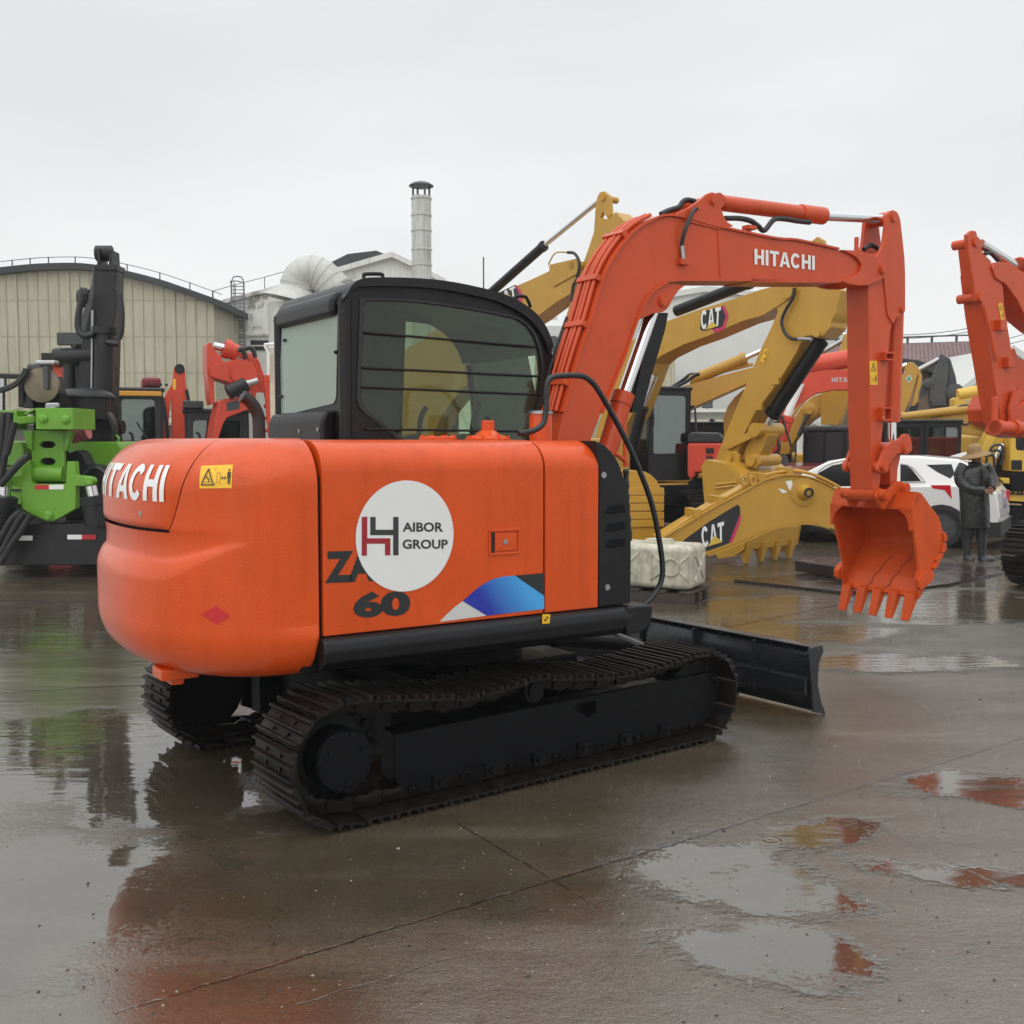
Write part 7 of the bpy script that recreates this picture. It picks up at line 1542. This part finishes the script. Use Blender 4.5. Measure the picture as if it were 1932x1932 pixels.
for hx_, hz_, s_ in ((690, 722, 1), (735, 712, -1)):
    mb = MB(); h0 = Vector(T3(hx_, hz_, -.225)); mb.lathe(h0 + Vector((-.03 * s_, 0, 0)), (s_, -.25, -.5), [(-.005, .012), (.01, .03), (.05, .034), (.075, .028), (.08, .01)], 12)
    for k in range(4): b0 = h0 + Vector((.02 * s_, -.02, .015 - .014 * k)); mb.tube([b0, b0 + Vector((.03 * s_, -.022, -.02)), b0 + Vector((.045 * s_, -.008, -.045 + .004 * k))], .0085, 6, 3)
    b0 = h0 + Vector((-.005 * s_, -.02, .02)); mb.tube([b0, b0 + Vector((.02 * s_, -.03, .015)), b0 + Vector((.04 * s_, -.03, .01))], .009, 6, 3)
    mb.build('hand', SKIN, body_o, ang=80)
tl = Vector((.27, 0, 1)).normalized(); hb_ = Vector(T3(628, 318, .0)); ax_h = Vector((-.24, -.05, 1)).normalized()
MB().lathe(hb_, ax_h, [(-.035, .212), (-.025, .212), (.0, .15), (.008, .115), (.03, .105), (.075, .10), (.115, .085), (.14, .05), (.147, .01), (.135, .01), (.10, .075), (.03, .095), (.0, .10), (-.01, .15)], 36).build('straw_hat', STRAW, per, ang=70)
# ================================================================== buildings
def wallmat(name, c, c2, streak=.5, sc_=1.2, patch=None):
    m = mat(name, c, .85, noise=.3, nscale=sc_, streak=streak, bump=.3, bscale=8, c2=c2); return m
def ribmat(name, c, pitch=.32):
    m = mat(name, c, .6, noise=.18, nscale=.6, streak=.5); t = m.node_tree; b = t.nodes['Principled BSDF']; return m
CLAD = ribmat('tan_cladding', (.42, .395, .29)); CLADL = mat('tan_lean_to', (.38, .37, .28), .6, noise=.25, streak=.4)
DARKR = mat('dark_roof', (.03, .032, .035), .7, noise=.3)
WW = mat('weathered_white_wall', (.66, .66, .62), .85, noise=.1, nscale=1.4, streak=.45, c2=(.60, .60, .57))
t = WW.node_tree; b0 = t.nodes['Principled BSDF']; src = b0.inputs['Base Color'].links[0].from_socket
co = t.nodes.new('ShaderNodeTexCoord'); a1 = t.nodes.new('ShaderNodeTexNoise'); a1.inputs['Scale'].default_value = .55; a1.inputs['Detail'].default_value = 12; a1.inputs['Roughness'].default_value = .72; t.links.new(co.outputs['Object'], a1.inputs['Vector'])
r1_ = t.nodes.new('ShaderNodeMapRange'); r1_.inputs[1].default_value = .56; r1_.inputs[2].default_value = .60; t.links.new(a1.outputs[0], r1_.inputs[0])
x1_ = t.nodes.new('ShaderNodeMix'); x1_.data_type = 'RGBA'; t.links.new(r1_.outputs[0], x1_.inputs['Factor']); t.links.new(src, x1_.inputs[6]); x1_.inputs[7].default_value = (.26, .25, .20, 1); t.links.new(x1_.outputs[2], b0.inputs['Base Color'])
PALE = mat('pale_wall', (.60, .60, .57), .85, noise=.08, nscale=.4, streak=.12)
GALV = mat('pale_duct_metal', (.52, .52, .49), .5, metal=.0, noise=.2, nscale=1.5, streak=.35)
FWH = Fr((-13.5, 42), 0)
wh_ = root('warehouse', FWH, 'wide warehouse with tan ribbed cladding and a shallow curved dark roof at the left', 'warehouse')
ar_ = [(-260, 345), (0, 330), (180, 312), (350, 300), (600, 300), (830, 335), (1130, 408), (1400, 500), (1565, 560)]
topw = FWH.xz(z1(*ar_), 0)
ridge = sp2(topw, 4)
wr = FWH.side(z1((1510, 600))[0], 0)
wallpts = [(x, z - .12) for x, z in ridge if x < wr.x] + [(wr.x, 0), (ridge[0][0], 0)]
MB().prism(wallpts, 0, 26).build('wall', CLAD, wh_)
mb = MB(); x = ridge[0][0]
def zr(x):
    for i in range(len(ridge) - 1):
        if ridge[i][0] <= x <= ridge[i + 1][0]: u = (x - ridge[i][0]) / (ridge[i + 1][0] - ridge[i][0]); return ridge[i][1] * (1 - u) + ridge[i + 1][1] * u
    return ridge[-1][1]
k = 0
while x < wr.x - .1:
    big = k % 5 == 0; mb.box(x - (.05 if big else .02), x + (.05 if big else .02), -.06 if big else -.04, .0, 2.9, zr(x) - .15); x += .41; k += 1
mb.build('cladding_rib', CLAD, wh_)
mb = MB()
for zz in (4.35, 5.75, 7.15): mb.box(ridge[0][0], wr.x, -.012, .0, zz, zz + .035)
mb.build('cladding_joint', mat('cladding_joint_line', (.30, .28, .20), .7), wh_)
rt = [Vector(p) for p in ridge]; rl = [(x, z + .12) for x, z in ridge] + [(x, z - .12) for x, z in ridge][::-1]
MB().prism(rl, -.35, 26.4).build('roof', DARKR, wh_)
MB().tube([(x, -.1, z + .38) for x, z in ridge], .014, 6, 1).build('roof_railing', GREYM, wh_)
mb = MB()
for i in range(0, len(ridge), 3): x, z = ridge[i]; mb.cyl((x, -.1, z + .05), (x, -.1, z + .40), .025, 6)
mb.build('railing_post', GREYM, wh_)
lz = FWH.side((200, 745), 0).z; l2 = FWH.side((200, 765), -5).z
mb = MB().hexa([(ridge[0][0], 0, 2.95), (wr.x, 0, 2.95), (wr.x, 0, 2.85), (ridge[0][0], 0, 2.85)], [(ridge[0][0], -5, 2.35), (wr.x + .5, -5, 2.35), (wr.x + .5, -5, 2.25), (ridge[0][0], -5, 2.25)])
for k in range(30): x = ridge[0][0] + .4 + k * .85; mb.hexa([(x, 0, 3.0), (x + .06, 0, 3.0), (x + .06, 0, 2.95), (x, 0, 2.95)], [(x, -5, 2.4), (x + .06, -5, 2.4), (x + .06, -5, 2.35), (x, -5, 2.35)]) if x < wr.x else None
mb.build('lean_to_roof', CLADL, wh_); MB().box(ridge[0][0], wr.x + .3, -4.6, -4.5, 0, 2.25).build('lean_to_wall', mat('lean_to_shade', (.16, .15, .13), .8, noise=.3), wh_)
# weathered white building with a gable
FH = Fr((-8.5, 46), 0)
wb = root('factory_building', FH, 'weathered white factory building with peeling paint and a small gable behind the black cab', 'building')
par = FH.xz(z1((1500, 580), (1640, 545), (1932, 465), (1932, 465)), 0)[:3] + FH.xz(z3((100, 925), (262, 880), (560, 880), (620, 880)), 0)
px1 = FH.side((560, 560), 0).x
wl_ = FH.xz([(403, 574), (445, 562), (500, 548), (545, 535), (590, 527), (600, 527)], 0)
MB().prism(wl_ + [(wl_[-1][0], 0), (wl_[0][0], 0)], 0, 8).build('wall', WW, wb)
MB().prism([(x, z + .05) for x, z in wl_] + [(x, z - .12) for x, z in wl_][::-1], -.15, 8.1).build('coping', WW, wb)
MB().tube([(x, -.05, z + .55) for x, z in wl_], .014, 6, 1).build('roof_railing', GREYM, wb)
mb = MB()
for x, z in wl_: mb.cyl((x, -.05, z), (x, -.05, z + .55), .02, 6)
mb.build('railing_post', GREYM, wb)
a, b = FH.side(z1((1760, 810))[0], -.05), FH.side(z1((1932, 880))[0], -.05); MB().box(a.x, b.x + .6, -.05, .1, b.z, a.z).build('window', DG, wb)
a, b = FH.side(z1((1580, 760))[0], -.1), FH.side(z1((1932, 800))[0], -.1); MB().box(a.x, b.x + 1.2, -.12, .1, a.z - .1, a.z).box(a.x, b.x + 1.2, -.08, .1, a.z - .55, a.z - .5).build('ledge', WW, wb)
gab = FH.xz(z3((600, 768), (1000, 652), (1135, 715), (1375, 842), (1375, 842)), 3)[:4]
MB().prism(gab + [(gab[-1][0], 0), (gab[0][0], 0)], 3, 14).build('gable_wall', WW, wb)
g2_ = [(x, z + .12) for x, z in gab] + [(x, z - .12) for x, z in gab][::-1]; MB().prism(g2_, 2.7, 14.2).build('gable_coping', WW, wb)
dr = FH.xz(z3((560, 742), (710, 668), (905, 645), (955, 665), (640, 768)), 5); MB().prism(dr, 4, 12).build('dark_roof_part', DARKR, wb)
# ladder with safety hoops
mb = MB(); la_, lb2 = FH.side(z1((1612, 400))[0], -.6), FH.side(z1((1700, 400))[0], -.6); zb = FH.side(z1((1640, 935))[0], -.6).z
ld = root('ladder', Fr((FH.c.x, FH.c.y), 0), 'grey caged ladder climbing the weathered white wall', 'ladder')
for x in (la_.x, lb2.x): mb.cyl((x, -.3, zb), (x, -.3, la_.z), .035, 8)
LGR = mat('weathered_grey_steel', (.16, .165, .17), .6)
mb.build('rail', LGR, ld)
mb = MB()
for k in range(22): z = zb + (la_.z - zb) * k / 22; mb.cyl((la_.x, -.3, z), (lb2.x, -.3, z), .02, 6)
mb.build('rung', LGR, ld); mb = MB(); xm = (la_.x + lb2.x) / 2; rr_ = (lb2.x - la_.x) / 2
for z in (la_.z, la_.z - 1.5, la_.z - 3.0, la_.z - 4.5): mb.tube([(xm - rr_ * cos(k * pi / 8), -.3 - .6 * sin(k * pi / 8), z + .0) for k in range(9)], .025, 6, 1)
mb.cyl((xm, -.9, zb + 1), (xm, -.9, la_.z), .025, 6); mb.tube([(la_.x, -.3, la_.z), (la_.x + .1, -.3, la_.z + .25), (lb2.x - .1, -.3, la_.z + .25), (lb2.x, -.3, la_.z)], .03, 6, 2); mb.build('hoop', LGR, ld)
# duct and chimney
FD = Fr((-6.5, 40), 0)
du = root('duct', FD, 'fat white segmented duct bending over above the black cab roof', 'duct')
A = [FD.side(p, 0) for p in z3((240, 1300), (240, 990))]; 
MB().cyl((A[0].x + .1, 0, 0), (A[1].x + .1, 0, A[1].z), .68, 24).build('duct_base', GALV, du)
c1 = FD.side(z3((310, 975))[0], 0); c2_ = FD.side(z3((330, 885))[0], 0); MB().cyl((c1.x, 0, c1.z), (c2_.x, 0, c2_.z), 1.15, 28, .66).build('duct_cone', GALV, du)
el = [FD.side(p, 0) for p in z3((335, 890), (345, 830), (400, 780), (470, 785), (540, 830), (600, 900))]
mb = MB().tube(el, .64, 24, 5); mb.build('duct_elbow', GALV, du, ang=50)
mb = MB(); es = spline(el, 5)
for i in range(0, len(es) - 1, 3): d = (es[i + 1] - es[i]).normalized(); mb.cyl(es[i] - d * .03, es[i] + d * .03, .66, 24)
mb.build('duct_band', GALV, du)
mb = MB().cyl((el[-1].x + .1, 0, 0), el[-1] + Vector((.1, 0, .2)), .64, 20); mb.build('duct_drop', GALV, du)
FCh = Fr(((795 - 966) / F * 40, 40), 0)
ch = root('chimney', FCh, 'tall round pale metal chimney with stained bands and a flat rain cap', 'chimney')
cb_, ct_ = FCh.side(z3((1204, 840))[0], 0), FCh.side(z3((1204, 240))[0], 0); rc_ = (FCh.side(z3((1273, 400))[0], 0).x - FCh.side(z3((1135, 400))[0], 0).x) / 2
x0c = (FCh.side(z3((1273, 400))[0], 0).x + FCh.side(z3((1135, 400))[0], 0).x) / 2
STK = mat('stained_chimney', (.56, .56, .54), .5, noise=.1, nscale=1, streak=.95, c2=(.36, .36, .34))
MB().cyl((x0c, 0, 0), (x0c, 0, ct_.z), rc_, 32).build('shaft', STK, ch)
mb = MB()
for yy in (255, 372, 480, 612, 722): z = FCh.side(z3((1204, yy))[0], 0).z; mb.lathe((x0c, 0, z), (0, 0, 1), [(-.035, rc_), (-.035, rc_ + .025), (.035, rc_ + .025), (.035, rc_)], 32)
mb.build('band', GALV, ch); mb = MB(); zt_ = FCh.side(z3((1204, 150))[0], 0).z
for k in range(4): a = k * pi / 2 + .5; mb.cyl((x0c + rc_ * .9 * cos(a), rc_ * .9 * sin(a), ct_.z), (x0c + rc_ * .9 * cos(a), rc_ * .9 * sin(a), zt_), .04, 8)
mb.build('cap_post', GREYM, ch)
MB().lathe((x0c, 0, zt_ - .1), (0, 0, 1), [(0, rc_ * 1.24), (.03, rc_ * 1.26), (.12, rc_ * .9), (.18, rc_ * .3), (.19, .02)], 36).build('rain_cap', GREYM, ch, ang=60)
fr_ = Fr(((913 - 966) / F * 50, 50), 0); lr = root('lightning_rod', fr_, 'thin lightning rod on the skyline between the chimney and the yellow excavator', 'rod')
MB().cyl((0, 0, fr_.side((913, 560), 0).z), (0, 0, fr_.side((913, 485), 0).z), .035, 6).cyl((0, 0, 0), (0, 0, fr_.side((913, 560), 0).z), .08, 6).build('rod', GREYM, lr)
fs_ = Fr(((1040 - 966) / F * 48, 48), 0); si = root('silo', fs_, 'small white round silo showing between the cab and the orange boom', 'silo')
zt_ = fs_.side((1040, 605), 0).z; MB().lathe((0, 0, 0), (0, 0, 1), [(0, .75), (zt_ - .3, .75), (zt_, .25), (zt_ + .15, .25), (zt_ + .15, .02)], 24).build('silo_body', PALE, si); MB().lathe((.05, -.76, zt_ - 1.1), (0, -1, 0), [(0, .35), (.08, .35), (.08, .02)], 20).build('hatch', GREYM, si)
# white bin frame left of the cab
fw_ = Fr(((512 - 966) / F * 24, 24), 0); wf = root('tank_cage', fw_, 'white metal frame and cream tank at the edge of the black cab', 'frame')
CRE = mat('cream_paint', (.6, .55, .42), .5, noise=.2)
a, b = fw_.side(z1((1880, 900))[0], 0), fw_.side(z1((1990, 1045))[0], 0); MB().box(a.x, b.x + .4, 0, 1, .0, a.z).build('tank_body', CRE, wf, bevel=.02)
MB().tube([fw_.side(p, -.1) for p in z1((1858, 840), (1885, 900), (1885, 1080))], .035, 6, 1).tube([fw_.side(p, -.1) for p in z1((1858, 842), (1990, 830))], .035, 6, 1).tube([fw_.side(p, -.1) for p in z1((1885, 862), (1990, 852))], .03, 6, 1).build('frame_bar', WHITE, wf)
# pale factory behind the middle
FM2 = Fr((13, 50), 0)
pf = root('factory_building', FM2, 'long pale grey factory wall behind the yellow booms in the middle', 'building')
wv = FM2.xz(v1((430, 480), (1100, 400), (1560, 520), (1700, 590), (1800, 650), (1932, 720)), 0)
wv = FM2.xz([(1240, 560), (1330, 545), (1480, 560), (1540, 600), (1590, 640), (1660, 700)], 0)
MB().prism(wv + [(wv[-1][0], 0), (wv[0][0], 0)], 0, 12).build('wall', PALE, pf)
MB().prism([(x, z + .1) for x, z in wv] + [(x, z - .15) for x, z in wv][::-1], -.2, 12.2).build('coping', PALE, pf)
a, b = FM2.side(v1((200, 990))[0], -3), FM2.side(v1((430, 780))[0], -3)
t2 = sub_empty('ribbed_annex', pf); MB().box(a.x - 4, b.x, -3, -.1, 0, b.z + .2).build('annex_wall', CLAD, t2)
mb = MB(); 
for k in range(14): x = b.x - .15 - k * .42; mb.box(x, x + .08, -3.06, -3, 0, b.z + .2)
mb.build('annex_rib', CLAD, t2)
lowr = FM2.side(v1((510, 1180))[0], -6); MB().box(lowr.x - 2, lowr.x + 12, -6, -3.2, 0, lowr.z).build('low_shed', mat('shed_grey', (.45, .46, .45), .7, noise=.2, streak=.2), pf); MB().box(lowr.x - 2.2, lowr.x + 12.2, -6.3, -3, lowr.z, lowr.z + .15).build('low_roof', PALE, pf)
s2_ = FM2.side(v1((510, 1240))[0], -9); MB().box(s2_.x - 2, s2_.x + 4.5, -9, -6.4, 0, s2_.z).build('cream_shed', mat('cream_wall', (.52, .50, .38), .7, noise=.15), pf)
f3 = Fr((FM2.side(v1((725, 1110))[0], -5.5).x + FM2.c.x, FM2.c.y - 5), 0); fl_ = root('flood_light', f3, 'small flood light on a post above the low shed roof', 'lamp')
zl = f3.side(v1((725, 1112))[0], 0).z; MB().cyl((0, 0, 0), (0, 0, zl - .1), .05, 8).build('post', GREYM, fl_); MB().box(-.22, .22, -.1, .1, zl - .15, zl + .15).build('lamp_head', GREYM, fl_, bevel=.02)
# tiled-roof house at the right
FTi = Fr(((1800 - 966) / F * 38, 38), -20)
ti = root('tiled_building', FTi, 'white walled building under a maroon tiled roof behind the grey excavator arm', 'building')
TILE = mat('maroon_tile', (.22, .135, .135), .75, noise=.3, nscale=3)
t = TILE.node_tree; b0 = t.nodes['Principled BSDF']; co = t.nodes.new('ShaderNodeTexCoord'); br_ = t.nodes.new('ShaderNodeTexWave'); br_.bands_direction = 'X'; br_.inputs['Scale'].default_value = 1.1; t.links.new(co.outputs['Object'], br_.inputs['Vector'])
wz = t.nodes.new('ShaderNodeTexWave'); wz.bands_direction = 'Z'; wz.inputs['Scale'].default_value = 1.8; wz.wave_profile = 'SAW'; t.links.new(co.outputs['Object'], wz.inputs['Vector'])
ad = t.nodes.new('ShaderNodeMath'); ad.operation = 'ADD'; t.links.new(br_.outputs['Fac'], ad.inputs[0]); t.links.new(wz.outputs['Fac'], ad.inputs[1])
bp = t.nodes.new('ShaderNodeBump'); bp.inputs['Distance'].default_value = .12; bp.inputs['Strength'].default_value = 1; t.links.new(ad.outputs[0], bp.inputs['Height']); t.links.new(bp.outputs[0], b0.inputs['Normal'])
A = FTi.side((1690, 665), 0); Bq = FTi.side(v2((1435, 75))[0], 0)
rz0 = A.z; xr = FTi.side(v2((1450, 75))[0], 3.5).x; xl = A.x - 4
zr_ = FTi.side(v2((1440, 72))[0], 3.5).z
ze = FTi.side(v2((1180, 315))[0], 0).z
zL = FTi.side((1690, 664), 3.5).z
mb = MB().hexa([(xl, -.2, ze), (xr, -.2, ze), (xr, -.2, ze + .12), (xl, -.2, ze + .12)], [(xl, 3.5, zr_), (xr, 3.5, zr_), (xr, 3.5, zr_ + .12), (xl, 3.5, zr_ + .12)]).build('roof', TILE, ti)
mb = MB().hexa([(xl, 7.2, ze), (xr, 7.2, ze), (xr, 7.2, ze + .12), (xl, 7.2, ze + .12)], [(xl, 3.5, zr_), (xr, 3.5, zr_), (xr, 3.5, zr_ + .12), (xl, 3.5, zr_ + .12)]).build('roof', TILE, ti)
MB().box(xl + .2, xr - .2, 0, 7, 0, ze).build('wall', WW, ti); MB().prism([(0, ze), (7, ze), (3.5, zr_)], xr - .25, xr - .05, 'x').build('gable_wall', WW, ti)
MB().tube([(xl, 3.5, zr_ + .35), (xr, 3.5, zr_ + .35)], .03, 6, 1).build('ridge_wire', GREYM, ti)
mb = MB()
for k in range(9): x = xl + (xr - xl) * k / 8; mb.cyl((x, 3.5, zr_), (x, 3.5, zr_ + .35), .05, 6)
mb.build('ridge_post', GREYM, ti)
F4 = Fr(((1870 - 966) / F * 33, 33), 0)
w4 = root('factory_building', F4, 'stained white gable wall at the right behind the orange arm', 'building')
gp4 = F4.xz(v2((1150, 330), (1440, 160), (1780, 20), (1921, 130), (2200, 330)), 0)
gp4 = F4.xz([(1795, 748), (1835, 718), (1880, 688), (1905, 660), (1935, 680), (2040, 760)], 0)
MB().prism(gp4 + [(gp4[-1][0], 0), (gp4[0][0], 0)], 0, 9).build('wall', PALE, w4); MB().prism([(x, z + .12) for x, z in gp4] + [(x, z - .1) for x, z in gp4][::-1], -.25, 9.2).build('coping', PALE, w4)
F5 = Fr(((1720 - 966) / F * 30, 30), 0); w5_ = root('shed', F5, 'old timber shed with a dark rusty roof left of the grey excavator arm', 'shed')
pts5 = F5.xz(v2((380, 240), (540, 245), (700, 265), (860, 320), (930, 380)), 0); MB().prism(pts5 + [(x, z - .2) for x, z in pts5][::-1], -.4, 6).build('roof', DARKR, w5_)
MB().prism([(x, z - .2) for x, z in pts5] + [(pts5[-1][0], 0), (pts5[0][0], 0)], 0, 5).build('wall', mat('timber_cladding', (.16, .11, .08), .85, noise=.4, nscale=2, streak=.6), w5_)
# power lines
for k, (ya_, yb_) in enumerate([(615, 560), (622, 568), (650, 600), (660, 612)]):
    fpw = Fr((0, 60 + k), 0); a, b = fpw.side((1560, ya_ - 20 + 25), 0), fpw.side((2050, yb_ - 20 + 5), 0)
    pts = [a.lerp(b, u / 12) - Vector((0, 0, 1.2 * 4 * (u / 12) * (1 - u / 12))) for u in range(13)]
    o = MB().tube([p + fpw.c for p in pts], .022, 5, 1).build('power_line', GREYM); tag(o, 'thin overhead power line sagging across the sky at the right', 'power line', 'power lines across the sky')
# far skyline ground closure: a low perimeter wall
pw = MB().box(-90, 90, 70, 70.4, 0, 2.2).build('perimeter_wall', PALE); tag(pw, 'low pale perimeter wall far behind the machines', 'wall')
# small debris on the wet ground
random.seed(3)
DEB = mat('dark_pebble', (.02, .018, .015), .6); deb2 = mat('pale_pebble', (.22, .2, .17), .6)
pb_ = MB(); pb_.cur = 0
for k in range(700):
    d_ = 2.4 + 9 * random.random() ** 1.8; g = Vector((random.uniform(-.52, .52) * d_, d_, 0))
    s_ = random.uniform(.002, .006) * (1 if random.random() < .95 else 2.0)
    pb_.cur = 0 if random.random() < .8 else 1
    pb_.add([(g.x - s_, g.y - s_ * .7, 0), (g.x + s_, g.y - s_ * .8, 0), (g.x + s_ * .8, g.y + s_, 0), (g.x - s_ * .9, g.y + s_ * .6, 0), (g.x, g.y, s_ * .9)], [(0, 1, 4), (1, 2, 4), (2, 3, 4), (3, 0, 4), (3, 2, 1, 0)])
tag(pb_.build('gravel', [DEB, deb2]), 'loose grit scattered over the wet concrete', 'gravel', kind='stuff')
# the rainy air
hz = bpy.data.materials.new('rainy_air'); hz.use_nodes = True; t = hz.node_tree; t.nodes.clear()
o = t.nodes.new('ShaderNodeOutputMaterial'); v = t.nodes.new('ShaderNodeVolumePrincipled'); v.inputs['Color'].default_value = (.95, .96, .97, 1); v.inputs['Density'].default_value = .0010; v.inputs['Anisotropy'].default_value = 0
t.links.new(v.outputs[0], o.inputs['Volume'])
tag(MB().box(-141, 141, -41, 161, -1, 14.5).build('haze', hz), kind='stuff')
